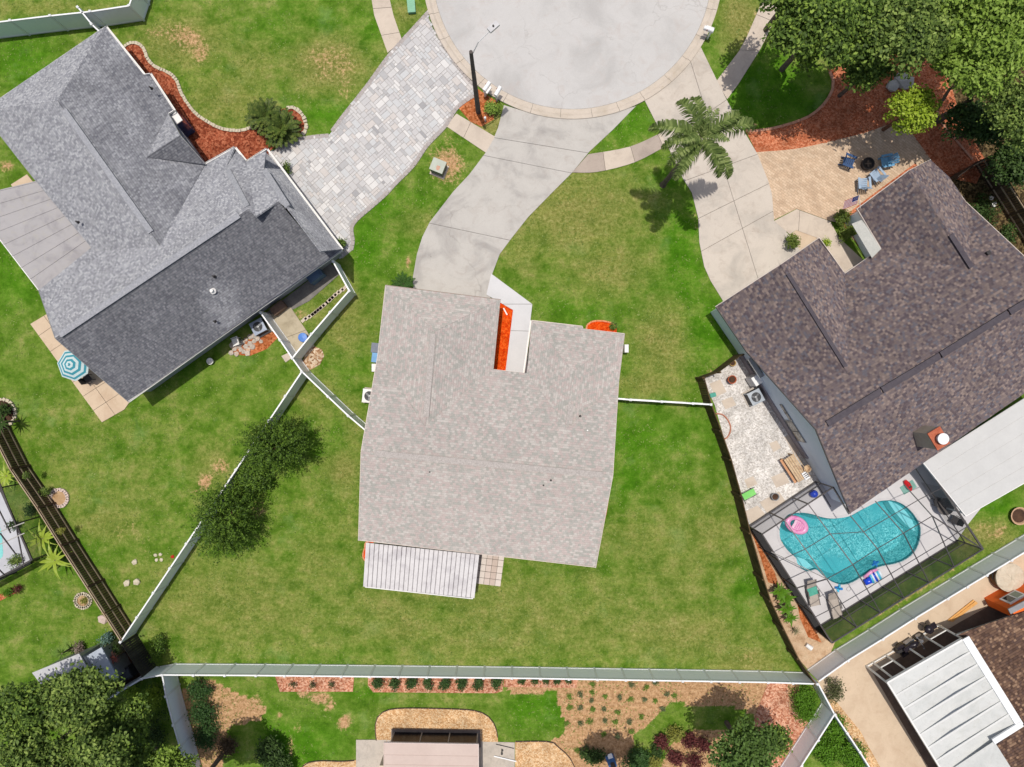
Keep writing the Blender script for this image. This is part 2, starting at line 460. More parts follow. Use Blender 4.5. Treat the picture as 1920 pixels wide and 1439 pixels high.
SANDP = [(935, 1278), (950, 1298), (985, 1305), (1040, 1297), (1052, 1340), (1060, 1375), (1035, 1388), (1015, 1400), (1060, 1439), (1085, 1500), (1500, 1500), (1500, 1270)]
SANDQ = [(392, 1270), (440, 1295), (500, 1330), (490, 1350), (430, 1365), (420, 1439), (400, 1500), (330, 1500), (340, 1290)]
SANDR = [(1255, 1320), (1230, 1345), (1190, 1380), (1180, 1439), (1235, 1439), (1260, 1395), (1300, 1372), (1350, 1370), (1400, 1380), (1420, 1345), (1370, 1325)]   # grass strip inside the sandy plot
def build_lawn():
    x0, x1, y0, y1 = -42, 42, -32, 32
    nx, ny = 337, 257
    xs = np.linspace(x0, x1, nx); ys = np.linspace(y0, y1, ny)
    X, Y = np.meshgrid(xs, ys)
    PX = X * S + 960; PY = 719.5 - Y * S
    col = np.zeros((ny, nx, 4), np.float32); col[..., 3] = 1
    for x, y, rx, ry, rot, k in DIRT:
        c, s = math.cos(R(rot)), math.sin(R(rot))
        u = ((PX - x) * c + (PY - y) * s) / rx; v = (-(PX - x) * s + (PY - y) * c) / ry
        col[..., 0] = np.maximum(col[..., 0], k * np.exp(-(u * u + v * v) ** 1.2 * 0.7))
    for x, y, rx, ry, k in LUSH:
        col[..., 1] = np.maximum(col[..., 1], k * np.exp(-(((PX - x) / rx) ** 2 + ((PY - y) / ry) ** 2) * 0.8))
    for x, y, rx, ry, k in DRY:
        col[..., 2] = np.maximum(col[..., 2], k * np.exp(-(((PX - x) / rx) ** 2 + ((PY - y) / ry) ** 2) * 0.8))
    for poly, k in ((SANDP, .85), (SANDQ, .75)):
        bx = (PX > min(p[0] for p in poly)) & (PX < max(p[0] for p in poly)) & (PY > min(p[1] for p in poly)) & (PY < max(p[1] for p in poly))
        for j, i in zip(*np.nonzero(bx)):
            if inside(PX[j, i], PY[j, i], poly):
                q = k
                if poly is SANDP and inside(PX[j, i], PY[j, i], SANDR): q = 0.05
                col[j, i, 0] = max(col[j, i, 0], q) if q > .1 else 0.05
    z = np.zeros_like(X)
    V = np.stack([X, Y, z], -1).reshape(-1, 3)
    far = 500
    # drop the cells under the swimming pool
    hole = [(W(x, y).x, W(x, y).y) for x, y in POOLHOLE]
    I = (np.arange(ny - 1)[:, None] * nx + np.arange(nx - 1)[None, :])
    CX = (X[:-1, :-1] + X[1:, 1:]) / 2; CY = (Y[:-1, :-1] + Y[1:, 1:]) / 2
    keep = np.ones(CX.shape, bool)
    bx = (CX > min(h[0] for h in hole)) & (CX < max(h[0] for h in hole)) & (CY > min(h[1] for h in hole)) & (CY < max(h[1] for h in hole))
    for j, i in zip(*np.nonzero(bx)):
        if inside(CX[j, i], CY[j, i], hole): keep[j, i] = False
    I = I[keep]
    F = np.stack([I, I + 1, I + nx + 1, I + nx], -1).reshape(-1, 4)
    me = bpy.data.meshes.new('lawn')
    vs = V.tolist() + [(x0, y0, 0), (x1, y0, 0), (x1, y1, 0), (x0, y1, 0), (-far, -far, 0), (far, -far, 0), (far, far, 0), (-far, far, 0)]
    b = len(V)
    fs = F.tolist() + [(b + 4, b + 5, b + 1, b), (b + 5, b + 6, b + 2, b + 1), (b + 6, b + 7, b + 3, b + 2), (b + 7, b + 4, b, b + 3)]
    me.from_pydata(vs, [], fs)
    a = me.color_attributes.new('wear', 'FLOAT_COLOR', 'POINT')
    dat = np.concatenate([col.reshape(-1, 4), np.tile([0, .3, .3, 1], (8, 1))]).astype(np.float32)
    a.data.foreach_set('color', dat.ravel())
    me.materials.append(LAWN)
    o = bpy.data.objects.new('lawn', me); COL.objects.link(o)
    o['kind'] = 'structure'
POOLHOLE = [(1445, 985), (1530, 925), (1660, 905), (1740, 920), (1765, 1005), (1640, 1095), (1530, 1140)]
build_lawn()

# ------------------------------------------------------------------ paved surfaces
C_ROAD = concrete('road_concrete', A(205, 203, 201), A(190, 188, 186), A(194, 182, 175), 0.22, 0.3)
C_KERB = concrete('kerb_concrete', A(212, 200, 186), A(200, 188, 172), A(190, 172, 146), 0, 0.8, 5)
C_DRIVE = concrete('driveway_concrete', A(200, 196, 190), A(172, 168, 164), A(178, 168, 160), 0.12, 0.5, 11)
C_DRIVE2 = concrete('worn_driveway_concrete', A(212, 202, 190), A(190, 182, 172), A(172, 156, 142), 0, 0.42, 23)
C_WALK = concrete('sidewalk_concrete', A(214, 200, 184), A(200, 186, 172), A(184, 168, 154), 0, 0.6, 31)
C_WALKD = concrete('dark_sidewalk_concrete', A(186, 172, 160), A(170, 156, 146), A(160, 146, 136), 0, 0.8, 37)
C_TAN = concrete('tan_concrete', A(218, 196, 170), A(208, 184, 158), A(196, 172, 146), 0, 0.7, 41)
C_SLAB = concrete('back_slab_concrete', A(204, 194, 182), A(188, 180, 170), A(150, 142, 132), 0, 1.1, 47)
SOIL = pm('joint_sand', [A(96, 88, 80), A(120, 112, 102)], 3, 0.95)
def sheet(name, pts, z0, z1, m, parent=None, kind='structure', **kw):
    b = MB().prism([W(x, y) for x, y in pts], z0, z1)
    if parent is not None: kind = None
    return b.build(name, m, parent, kind=kind, **kw)
def slabs(name, outline, cuts, m, z=0.05, gap=0.012):
    """a paved surface whose slabs lie on one bed, each slab an object"""
    base = sheet(name, outline, -0.02, z - 0.03, SOIL)
    pieces = [[(W(x, y).x, W(x, y).y) for x, y in outline]]
    for (a, b) in cuts:
        A_, B_ = W(*a), W(*b); d = (B_ - A_).normalized(); nn = (-d.y, d.x)
        g = lambda p: (p[0] - A_.x) * nn[0] + (p[1] - A_.y) * nn[1]
        lo = lambda p: min(0, 0)
        nxt = []
        for pc in pieces:
            q1 = clip(pc, lambda p: g(p) - gap); q2 = clip(pc, lambda p: -g(p) - gap)
            for q in (q1, q2):
                if len(q) > 2 and abs(area(q)) > 0.15: nxt.append(q)
        pieces = nxt
    for q in pieces:
        mm = m if not isinstance(m, list) else m[int(RNG.integers(len(m)))]
        MB().prism(q, z - 0.03 + 0.001, z + float(RNG.uniform(0, .006))).build('slab', mm, base)
    return base
KC = (1073.0, -57.0)
def arc(r, a0, a1, n):
    return [(KC[0] + r * math.cos(R(a0 + (a1 - a0) * i / n)), KC[1] + r * math.sin(R(a0 + (a1 - a0) * i / n))) for i in range(n + 1)]
road = sheet('cul_de_sac', arc(262, 0, 360, 96)[:-1], -0.05, 0.012, C_ROAD)
# street leaving the turning circle, beyond the top of the frame
sheet('street', [(940, -250), (1200, -250), (1200, -1400), (940, -1400)], -0.05, 0.008, C_ROAD)
kerb = MB()
kerb.prism([W(*p) for p in arc(281, 0, 360, 96)[:-1]], -0.06, 0.004)
kerb = kerb.build('kerb', SOIL, kind='structure')
def kerbseg(a0, a1):
    b = MB(); n = 10
    prof = [(262.3, 0.0), (262.3, 0.014), (271, 0.02), (275, 0.11), (279.5, 0.125), (281.5, 0.12), (281.5, 0.0)]
    for i in range(n + 1):
        a = a0 + (a1 - a0) * i / n
        for r, z in prof:
            w = W(KC[0] + r * math.cos(R(a)), KC[1] + r * math.sin(R(a)))
            b.v.append((w.x, w.y, z))
    k = len(prof)
    for i in range(n):
        for j in range(k - 1):
            b.f.append((i * k + j, i * k + j + 1, (i + 1) * k + j + 1, (i + 1) * k + j))
    b.f.append(tuple(range(k))); b.f.append(tuple(n * k + j for j in range(k - 1, -1, -1)))
    b.build('kerb_segment', C_KERB, kerb)
ang = -6.0
while ang < 350:
    w = 11.4 + RNG.uniform(-1, 1)
    if ang + w < 200 or ang > 400: kerbseg(ang + 0.12, ang + w)
    ang += w
    if ang > 196: break
# centre driveway
DRV = [(945, 198), (1000, 215), (1075, 224), (1140, 215), (1192, 200), (1150, 243), (1105, 285), (1072, 325), (1037, 360), (990, 408), (960, 446), (937, 477), (923, 514), (920, 545), (918, 600), (782, 590),
       (775, 545), (774, 522), (782, 477), (792, 445), (806, 417), (850, 360), (880, 328), (910, 288), (925, 262), (934, 240)]
slabs('concrete_driveway', DRV, [((920, 258), (1130, 292)), ((905, 292), (1080, 327)), ((800, 418), (960, 452)), ((830, 384), (1020, 396)), ((770, 486), (940, 492))][:3], C_DRIVE)
DR2 = [(1208, 188), (1255, 158), (1300, 95), (1313, 88), (1343, 150), (1362, 188), (1395, 248), (1420, 290), (1440, 340), (1447, 365), (1451, 415), (1470, 430), (1500, 470), (1540, 560), (1400, 640), (1350, 556), (1332, 527), (1320, 500), (1311, 455), (1309, 410),
       (1297, 362), (1280, 335), (1262, 296), (1242, 255)]
slabs('worn_concrete_driveway', DR2, [((1246, 268), (1362, 188)), ((1283, 340), (1420, 290)), ((1310, 410), (1447, 342)), ((1325, 466), (1452, 395)), ((1378, 385), (1420, 520))], C_DRIVE2)
slabs('sidewalk', [(697, -60), (731, -60), (731, 0), (738, 30), (754, 76), (727, 100), (702, 30), (697, 0)], [((690, 18), (745, 14)), ((700, 70), (760, 60))], [C_WALK, C_WALKD])
slabs('sidewalk', [(856, 214), (928, 257), (911, 287), (836, 237)], [((868, 262), (882, 232))], C_WALK)
slabs('sidewalk', smooth([(1103, 290), (1180, 276), (1239, 250)], 4, False) + smooth([(1251, 273), (1190, 305), (1120, 323), (1073, 324)], 4, False), [((1130, 282), (1136, 326)), ((1181, 272), (1192, 310)), ((1232, 250), (1246, 282))], [C_WALK, C_WALKD])
slabs('sidewalk', [(1430, -40), (1430, 0), (1400, 70), (1385, 97), (1343, 153), (1363, 187), (1383, 160), (1424, 95), (1442, 60), (1465, 0), (1465, -40)], [((1385, 95), (1425, 95)), ((1422, 30), (1470, 50))], C_WALK)
slabs('entry_walk', [(1451, 415), (1493, 393), (1556, 416), (1572, 446), (1617, 488), (1620, 496), (1583, 512), (1558, 478), (1530, 446), (1492, 432), (1480, 440)], [((1500, 380), (1496, 440))], C_WALK, z=0.06)
sheet('tan_patio_edge', [(1492, 432), (1530, 446), (1545, 470), (1575, 520), (1480, 490), (1470, 450)], 0, 0.03, C_TAN)
# white front walk of the centre house
slabs('front_walk', [(921, 514), (998, 571), (990, 640), (988, 720), (945, 720), (962, 582), (912, 553)], [((940, 620), (1010, 622)), ((960, 571), (1000, 571))], pm('white_painted_walk', [A(212, 212, 214), A(222, 222, 224)], 0.8, 0.7, 0.05, 10, 0.04), z=0.11)

# paver driveway: rectangular stones of mixed sizes
PD = smooth([(803, 22), (806, 40), (825, 80), (848, 115), (872, 146), (892, 166)], 3, False) + [(889, 178), (858, 200)] + smooth([(836, 237), (800, 275), (775, 312), (742, 345), (725, 364), (697, 389), (670, 412), (659, 427), (662, 450), (660, 470)], 3, False) + \
     [(642, 485), (600, 470), (500, 330), (505, 285)] + smooth([(515, 282), (548, 264), (585, 257), (618, 254)], 3, False) + smooth([(622, 247), (645, 215), (690, 157), (730, 103), (775, 52), (803, 22)], 3, False)
PDW = [(W(x, y).x, W(x, y).y) for x, y in PD]
pdrive = sheet('paver_driveway', PD, -0.02, 0.035, pm('pale_joint_sand', [A(170, 166, 162), A(186, 182, 178)], 3, 0.95))
pav_cols = [pm('paver_grey_%s' % k, [c, tuple(x * 1.08 for x in c)], 6, 0.85, 0.2, 20, 0.08) for k, c in
            (('pale', A(208, 206, 205)), ('white', A(222, 220, 218)), ('mid', A(200, 198, 198)), ('dark', A(184, 183, 184)), ('warm', A(208, 202, 198)), ('cool', A(203, 204, 205)), ('deep', A(168, 167, 169)))]
pav_w = [5, 3, 5, 1.6, 2.4, 4, .5]
def pavers():
    u = 0.19; th = R(-48)
    ca, sa = math.cos(th), math.sin(th)
    c0 = W(700, 260)
    n = 124
    occ = np.zeros((n, n), bool); out = []
    def tow(a, b):
        x, y = (a - n / 2) * u, (b - n / 2) * u
        return (c0.x + x * ca - y * sa, c0.y + x * sa + y * ca)
    ins = np.zeros((n, n), bool)
    for a in range(n):
        for b in range(n):
            w = tow(a + .5, b + .5); ins[a, b] = inside(w[0], w[1], PDW)
    sizes = [(2, 2), (3, 2), (2, 1), (1, 2), (2, 3), (1, 1), (3, 1), (2, 2), (1, 3)]
    for a in range(n):
        for b in range(n):
            if occ[a, b] or not ins[a, b]: continue
            random.shuffle(sizes)
            for sa_, sb_ in sizes + [(1, 1)]:
                if a + sa_ > n or b + sb_ > n: continue
                if not occ[a:a + sa_, b:b + sb_].any(): break
            occ[a:a + sa_, b:b + sb_] = True
            g = 0.012 / u
            q = [tow(a + g, b + g), tow(a + sa_ - g, b + g), tow(a + sa_ - g, b + sb_ - g), tow(a + g, b + sb_ - g)]
            # cut at the edge: only corners inside, else shrink towards the centre of the cell group
            if not all(inside(x, y, PDW) for x, y in q):
                cells = [(i, j) for i in range(a, a + sa_) for j in range(b, b + sb_) if ins[i, j]]
                for i, j in cells:
                    qq = [tow(i + g, j + g), tow(i + 1 - g, j + g), tow(i + 1 - g, j + 1 - g), tow(i + g, j + 1 - g)]
                    out.append((u * u * .9, qq))
            else: out.append((sa_ * sb_ * u * u, q))
    out.sort(key=lambda t: -t[0])
    rest = {}
    for k, (s_, q) in enumerate(out):
        mi = random.choices(range(7), pav_w)[0]
        top = 0.056 + random.uniform(-.003, .004)
        if k < 298: MB().prism(q, 0.036, top).build('paver', pav_cols[mi], pdrive)
        else: rest.setdefault(mi, MB()).prism(q, 0.036, top)
    big = MB(); idx = []
    me = bpy.data.meshes.new('small_pavers')
    vs = []; fs = []; mi_ = []
    for mi, b in rest.items():
        o = len(vs); vs += b.v; fs += [tuple(i + o for i in f) for f in b.f]; mi_ += [mi] * len(b.f)
    me.from_pydata(vs, [], fs)
    for mm in pav_cols: me.materials.append(mm)
    me.polygons.foreach_set('material_index', mi_)
    o = bpy.data.objects.new('small_pavers', me); COL.objects.link(o); attach(o, pdrive); o['kind'] = 'stuff'
pavers()
BORD = pm('border_stone_grey', [A(170, 162, 158), A(188, 180, 176)], 3, 0.9, 0.2, 18, 0.12)
def border(pts, parent, wd=0.25, ln=0.3, m=None, name='border_stone', z=0.062, jit=0.0, h0=0.0):
    P = resample([W(*p) for p in pts], ln)
    for a, b in zip(P[:-1], P[1:]):
        d = (b - a).normalized(); s = Vector((-d.y, d.x, 0)) * wd / 2
        j = lambda: Vector((random.uniform(-jit, jit), random.uniform(-jit, jit), 0))
        q = [a + d * .012 - s + j(), b - d * .012 - s + j(), b - d * .012 + s + j(), a + d * .012 + s + j()]
        MB().prism(q, h0, z + random.uniform(-.004, .006 + jit * .6)).build(name, m or BORD, parent)
border(smooth([(803, 24), (775, 55), (730, 105), (690, 160), (645, 217), (620, 251)], 4, False), pdrive)
border(smooth([(617, 255), (585, 258), (548, 266), (516, 285)], 4, False), pdrive)
border(smooth([(888, 180), (857, 202), (836, 236), (800, 274), (775, 311), (742, 344), (725, 363), (697, 388), (670, 411), (659, 428), (662, 452), (658, 472)], 3, False), pdrive)
border(smooth([(809, 34), (826, 75), (849, 112), (874, 146), (893, 165)], 4, False), pdrive, wd=0.2)

# ------------------------------------------------------------------ beds, gravel, patios
def mulchmat(name, c1, c2, c3, sc=9):
    m, n, p = newmat(name); co = pos(n)
    v = n.nodes.new('ShaderNodeTexVoronoi'); v.inputs['Scale'].default_value = sc; n.links.new(co, v.inputs['Vector'])
    sp = n.nodes.new('ShaderNodeSeparateColor'); n.links.new(v.outputs['Color'], sp.inputs[0])
    c = ramp(n, sp.outputs[0], [(0.1, c1), (0.5, c2), (0.9, c3)])
    c = mixc(n, 1.0, c, ramp(n, noi(n, co, 1.1, 4), [(0.3, (0.75,) * 3), (0.7, (1.2,) * 3)]), 'MULTIPLY')
    c = mixc(n, 1.0, c, ramp(n, noi(n, co, 24, 2, .8), [(0.3, (0.7,) * 3), (0.7, (1.3,) * 3)]), 'MULTIPLY')
    n.links.new(c, p.inputs['Base Color']); p.inputs['Roughness'].default_value = 0.95; p.inputs['Specular IOR Level'].default_value = 0.1
    bumpn(n, p, v.outputs['Distance'], 0.8, 0.04)
    MATS[name] = m
    return m
M_RED = mulchmat('red_mulch', A(122, 58, 38), A(156, 82, 56), A(184, 112, 82))
M_ORANGE = mulchmat('orange_mulch', A(214, 62, 6), A(236, 84, 16), A(244, 104, 34), 12)
M_RUST = mulchmat('rust_mulch', A(150, 84, 44), A(190, 110, 66), A(206, 134, 90))
M_SALMON = mulchmat('salmon_rock', A(178, 98, 64), A(204, 122, 86), A(220, 146, 110), 11)
M_PINK = mulchmat('pink_bark', A(170, 108, 82), A(206, 146, 116), A(226, 178, 150), 10)
M_GRAVEL = mulchmat('tan_gravel', A(196, 152, 106), A(222, 182, 136), A(234, 204, 164), 13)
M_WHITEG = mulchmat('white_rock', A(196, 190, 184), A(222, 218, 212), A(236, 232, 228), 12)
M_ROCKY = mulchmat('brown_pebbles', A(150, 112, 80), A(196, 164, 132), A(224, 204, 180), 8)
def bed(pts, m, name='mulch_bed', z=0.03):
    return sheet(name, pts, -0.01, z, m)
def chips(bedobj, poly, m, n, s=0.07, z=0.03):
    """loose chips lying on a bed, one object"""
    P = [(W(x, y).x, W(x, y).y) for x, y in poly]
    xs = [p[0] for p in P]; ys = [p[1] for p in P]
    b = MB(); k = 0; tries = 0
    while k < n and tries < n * 6:
        tries += 1
        x, y = random.uniform(min(xs), max(xs)), random.uniform(min(ys), max(ys))
        if not inside(x, y, P): continue
        a = random.uniform(0, 6.28); l = s * random.uniform(.6, 1.5); w = s * random.uniform(.3, .6)
        M = Matrix.Rotation(a, 3, 'Z') @ Matrix.Rotation(random.uniform(-.4, .4), 3, 'X') @ Matrix.Rotation(random.uniform(-.4, .4), 3, 'Y')
        b.box((x, y, z + .015), (l, w, .02), M=M); k += 1
    b.build('mulch_chips', m, bedobj, kind='stuff')
b1 = [(230, 92), (240, 84), (252, 81), (265, 86), (273, 98), (278, 112), (292, 126), (318, 138), (332, 152), (342, 178), (366, 212), (395, 232), (420, 243), (450, 246), (475, 239)]
bed1o = smooth(b1, 4, False) + smooth([(500, 225), (530, 205), (552, 204), (568, 218), (574, 236), (570, 248), (556, 258), (530, 266), (505, 285)], 4, False) + [(520, 330), (470, 380), (380, 360), (215, 110)]
bd1 = bed(bed1o, M_RED)
chips(bd1, bed1o, M_RED, 1400)
STONE = pm('pale_edging_stone', [A(196, 184, 160), A(226, 216, 194)], 5, 0.9, 0.3, 16, 0.15, island=0.1)
border(smooth(b1, 5, False), bd1, 0.2, 0.19, STONE, 'edging_stone', 0.1, 0.02)
border(smooth([(538, 204), (552, 203), (567, 216), (575, 236), (571, 250), (558, 260)], 5, False), bd1, 0.22, 0.22, STONE, 'edging_stone', 0.1, 0.03)
# bed by the street lamp
bed([(858, 201), (889, 179), (897, 168), (912, 178), (930, 190), (935, 194), (925, 225), (903, 238), (882, 229)], M_RUST)
# large shaded bed, right
b3 = [(1398, 246), (1420, 246), (1455, 240), (1490, 230), (1520, 217), (1545, 195), (1560, 170), (1561, 148), (1552, 130)]
b3o = smooth(b3, 4, False) + [(1640, 105), (1720, 100), (1780, 150), (1800, 220), (1850, 305), (1830, 345), (1760, 330), (1715, 262), (1668, 235)] + smooth([(1668, 235), (1620, 252), (1560, 266), (1490, 280), (1418, 286)], 3, False)
bd3 = bed(b3o, M_SALMON)
chips(bd3, b3o, M_SALMON, 1500, 0.08)
border(smooth(b3, 5, False), bd3, 0.16, 0.6, pm('salmon_curbing', [A(210, 150, 120), A(224, 168, 138)], 2, .8), 'curbing', 0.09)
border([(1822, 300), (1790, 262), (1765, 235), (1750, 190)], bd3, 0.12, 0.8, MATS['salmon_curbing'], 'curbing', 0.09)
bed([(1775, 140), (1830, 120), (1990, 120), (1990, 560), (1900, 480), (1840, 400), (1806, 372), (1760, 332), (1830, 344), (1850, 305), (1800, 220)], mulchmat('leaf_litter', A(58, 48, 32), A(92, 76, 50), A(130, 112, 78)), 'leaf_litter', 0.022)
# orange beds of the centre house
bed([(930, 556), (962, 580), (946, 715), (905, 715)], M_ORANGE, z=0.06)
bo = smooth([(1098, 640), (1099, 615), (1104, 606), (1118, 602), (1135, 603), (1150, 608), (1156, 618), (1156, 640)], 3, False)
k = bed(bo, M_ORANGE, z=0.05); border(bo[:-3], k, 0.1, 0.35, pm('orange_curb', [A(226, 140, 96), A(238, 170, 130)], 2), 'curbing', 0.1)
bo = smooth([(700, 1012), (686, 1016), (684, 1030), (680, 1040), (685, 1052), (696, 1054), (702, 1030)], 3, False)
k = bed(bo, M_ORANGE, z=0.05); border(bo[:-2], k, 0.08, 0.3, MATS['orange_curb'], 'curbing', 0.1)
bed([(1140, 905), (1146, 905), (1138, 960), (1124, 1020), (1120, 1010), (1132, 950)], M_RUST)
# tan paver patio of the brown-roofed house
def brickmat(name, c1, c2, mortar, bw, bh, rot):
    m, n, p = newmat(name)
    mp = n.nodes.new('ShaderNodeMapping'); mp.inputs['Rotation'].default_value = (0, 0, rot); n.links.new(pos(n), mp.inputs[0])
    b = n.nodes.new('ShaderNodeTexBrick'); n.links.new(mp.outputs[0], b.inputs['Vector'])
    b.inputs['Scale'].default_value = 1.0; b.inputs['Brick Width'].default_value = bw; b.inputs['Row Height'].default_value = bh
    b.inputs['Mortar Size'].default_value = 0.008; b.inputs['Color1'].default_value = c1 + (1,); b.inputs['Color2'].default_value = c2 + (1,); b.inputs['Mortar'].default_value = mortar + (1,)
    c = mixc(n, 1.0, b.outputs[0], ramp(n, noi(n, pos(n), 1.3, 5), [(0.3, (0.86,) * 3), (0.7, (1.1,) * 3)]), 'MULTIPLY')
    c = mixc(n, 1.0, c, ramp(n, noi(n, pos(n), 14, 3), [(0.3, (0.88,) * 3), (0.7, (1.1,) * 3)]), 'MULTIPLY')
    n.links.new(c, p.inputs['Base Color']); p.inputs['Roughness'].default_value = .9; p.inputs['Specular IOR Level'].default_value = .15
    bumpn(n, p, b.outputs[1], -0.4, 0.01)
    return m
M_TANP = brickmat('tan_paver_bricks', A(226, 200, 172), A(206, 178, 150), A(176, 152, 128), 0.3, 0.15, R(35))
sheet('paver_patio', smooth([(1418, 286), (1490, 280), (1560, 265), (1620, 250), (1668, 233)], 3, False) + [(1700, 238), (1745, 300), (1760, 330), (1700, 380), (1640, 470), (1600, 450), (1575, 418), (1556, 415), (1493, 392), (1451, 413), (1447, 365), (1440, 340)], -.01, 0.045, M_TANP)
bed([(1575, 418), (1600, 392), (1640, 362), (1716, 306), (1722, 320), (1660, 400), (1655, 465), (1635, 500), (1595, 440)], M_SALMON, z=0.06)
# rocky side yard, pool surround
sheet('side_yard', [(1316, 708), (1396, 664), (1410, 680), (1560, 905), (1536, 902), (1404, 986), (1340, 760)], -.01, 0.03, M_WHITEG)
for q in ([(1330, 720), (1350, 712), (1362, 735), (1342, 745)], [(1470, 820), (1492, 808), (1510, 840), (1488, 852)], [(1424, 942), (1460, 922), (1478, 948), (1440, 965)], [(1395, 960), (1420, 948), (1436, 966), (1408, 982)],
          [(1442, 832), (1456, 826), (1464, 840), (1450, 848)], [(1352, 752), (1372, 744), (1380, 760), (1360, 768)], [(1395, 900), (1412, 893), (1420, 908), (1402, 916)], [(1445, 895), (1470, 885), (1480, 905), (1455, 915)]):
    sheet('stepping_slab', q, 0.0, 0.045, C_WALK)
# planted strip between wooden fence and pool cage
sheet('tan_soil_strip', [(1405, 990), (1530, 1180), (1565, 1205), (1555, 1230), (1520, 1262), (1480, 1215), (1440, 1130), (1415, 1040)], -.01, 0.02, pm('tan_soil', [A(168, 132, 98), A(206, 176, 144), A(216, 192, 162)], 1.6, .95, .4, 12, .2))
bed([(1408, 996), (1428, 1030), (1452, 1072), (1460, 1098), (1440, 1092), (1424, 1040)], M_RUST)
bed([(1494, 1130), (1512, 1155), (1530, 1185), (1540, 1205), (1515, 1195), (1500, 1160)], M_RUST)
# neighbour's slab, lower right
sheet('back_patio', [(1530, 1272), (1925, 1032), (1990, 1000), (1990, 1500), (1660, 1500), (1600, 1380), (1560, 1330)], -.01, 0.04, C_TAN)
sheet('gravel_strip', [(1548, 1312), (1563, 1310), (1612, 1370), (1650, 1439), (1675, 1500), (1650, 1500), (1600, 1400)], 0.0, 0.06, M_GRAVEL)
# beds behind the long white fence
bed([(516, 1268), (664, 1268), (662, 1297), (525, 1297)], M_PINK)
bb = bed([(690, 1268), (945, 1268), (942, 1296), (930, 1300), (700, 1298), (690, 1285)], M_PINK)
chips(bb, [(690, 1268), (945, 1268), (942, 1296), (700, 1298)], M_PINK, 500)
bed([(945, 1268), (1085, 1268), (1080, 1290), (945, 1288)], M_PINK, z=0.028)
bed([(1440, 1280), (1476, 1280), (1480, 1330), (1545, 1375), (1500, 1439), (1470, 1500), (1380, 1500), (1400, 1400), (1420, 1330)], M_PINK)
mulchmat('dark_mulch', A(70, 40, 28), A(110, 66, 48), A(140, 96, 74))
g1 = smooth([(706, 1388), (704, 1355), (716, 1336), (745, 1328), (820, 1328), (890, 1332), (918, 1345), (931, 1368), (934, 1392)], 4, False)
k = bed(g1 + [(934, 1420), (706, 1420)], M_GRAVEL, 'gravel_bed', 0.05)
border(g1, k, 0.05, 0.5, pm('dark_edging', [A(90, 76, 66)], 2), 'edging_strip', 0.1)
g2 = smooth([(966, 1390), (1030, 1390), (1046, 1400), (1068, 1420), (1082, 1450)], 4, False)
k = bed(g2 + [(1090, 1500), (966, 1500)], M_GRAVEL, 'gravel_bed', 0.05)
border(g2, k, 0.05, 0.5, MATS['dark_edging'], 'edging_strip', 0.1)
g3 = smooth([(560, 1450), (572, 1432), (600, 1426), (640, 1427), (668, 1425)], 4, False)
k = bed(g3 + [(668, 1500), (560, 1500)], M_GRAVEL, 'gravel_bed', 0.05)
border(g3, k, 0.05, 0.5, MATS['dark_edging'], 'edging_strip', 0.1)
slabs('back_slab', [(668, 1387), (735, 1387), (898, 1390), (965, 1392), (965, 1500), (668, 1500)], [((725, 1380), (725, 1500)), ((900, 1380), (900, 1500))], C_SLAB)
# left house patios
LP = [(58, 608), (88, 590), (150, 620), (250, 745), (234, 768), (192, 792)]
slabs('left_patio', LP, [((74, 630), (100, 612)), ((95, 660), (125, 640)), ((116, 690), (150, 670)), ((136, 718), (190, 685)), ((156, 744), (225, 700)), ((176, 770), (250, 722)), ((86, 596), (218, 780))], C_TAN, z=0.06)
sheet('concrete_pad', [(22, 347), (52, 328), (70, 350), (40, 372)], 0, 0.08, C_TAN)
slabs('side_pad', [(505, 592), (545, 576), (578, 625), (590, 650), (556, 668), (540, 650)], [((520, 640), (585, 615))], concrete('mossy_pad', A(196, 184, 160), A(176, 164, 140), A(150, 140, 118), 0, .9, 3), z=0.06)
bed([(578, 655), (590, 650), (604, 656), (608, 668), (600, 684), (582, 694), (566, 680)], M_ROCKY, 'pebble_bed', 0.04)
bed([(430, 664), (470, 634), (510, 622), (530, 625), (500, 655), (468, 668)], M_RUST)
sheet('small_pad', [(528, 668), (545, 660), (552, 668), (536, 680)], 0, 0.05, C_WALK)
# small tile patio behind the centre house
tp = sheet('tile_patio', [(880, 1020), (948, 1030), (936, 1096), (880, 1092)], -.01, 0.03, SOIL)
TIL = [pm('patio_tile_%s' % k, [c, tuple(x * 1.1 for x in c)], 3, .8, .1, 14, .1) for k, c in (('a', A(212, 196, 186)), ('b', A(200, 182, 170)), ('c', A(220, 208, 198)))]
for i in range(6):
    for j in range(5):
        o = W(882 + i * 10.6 + j * -1.6, 1032 + j * 12.2 + i * 1.3)
        MB().box((o.x + .18, o.y - .2, 0.04), (0.345, 0.395, 0.05), R(-6.5)).build('tile', TIL[(i * 7 + j * 3) % 3], tp)
# stepping stones beside the left house
for i, (x, y) in enumerate([(570, 600), (577, 596), (584, 592), (589, 588), (594, 584), (599, 580), (604, 576), (610, 571), (616, 565), (621, 561), (626, 556), (632, 551), (639, 546), (646, 541)]):
    o = MB().box((0, 0, .03), (0.2, 0.42, .06)).build('stepping_stone', C_WALK, None)
    w = W(x, y); o.location = (w.x, w.y, 0); o.rotation_euler.z = R(-45 if i < 9 else -40)
    props(o, 'pale stepping stone by the diagonal white fence, %s from the lower left end' % ['first', 'second', 'third', 'fourth', 'fifth', 'sixth', 'seventh', 'eighth', 'ninth', 'tenth', 'eleventh', 'twelfth', 'thirteenth', 'fourteenth'][i], 'stepping stone', 'stepping stones in a row beside the left house')
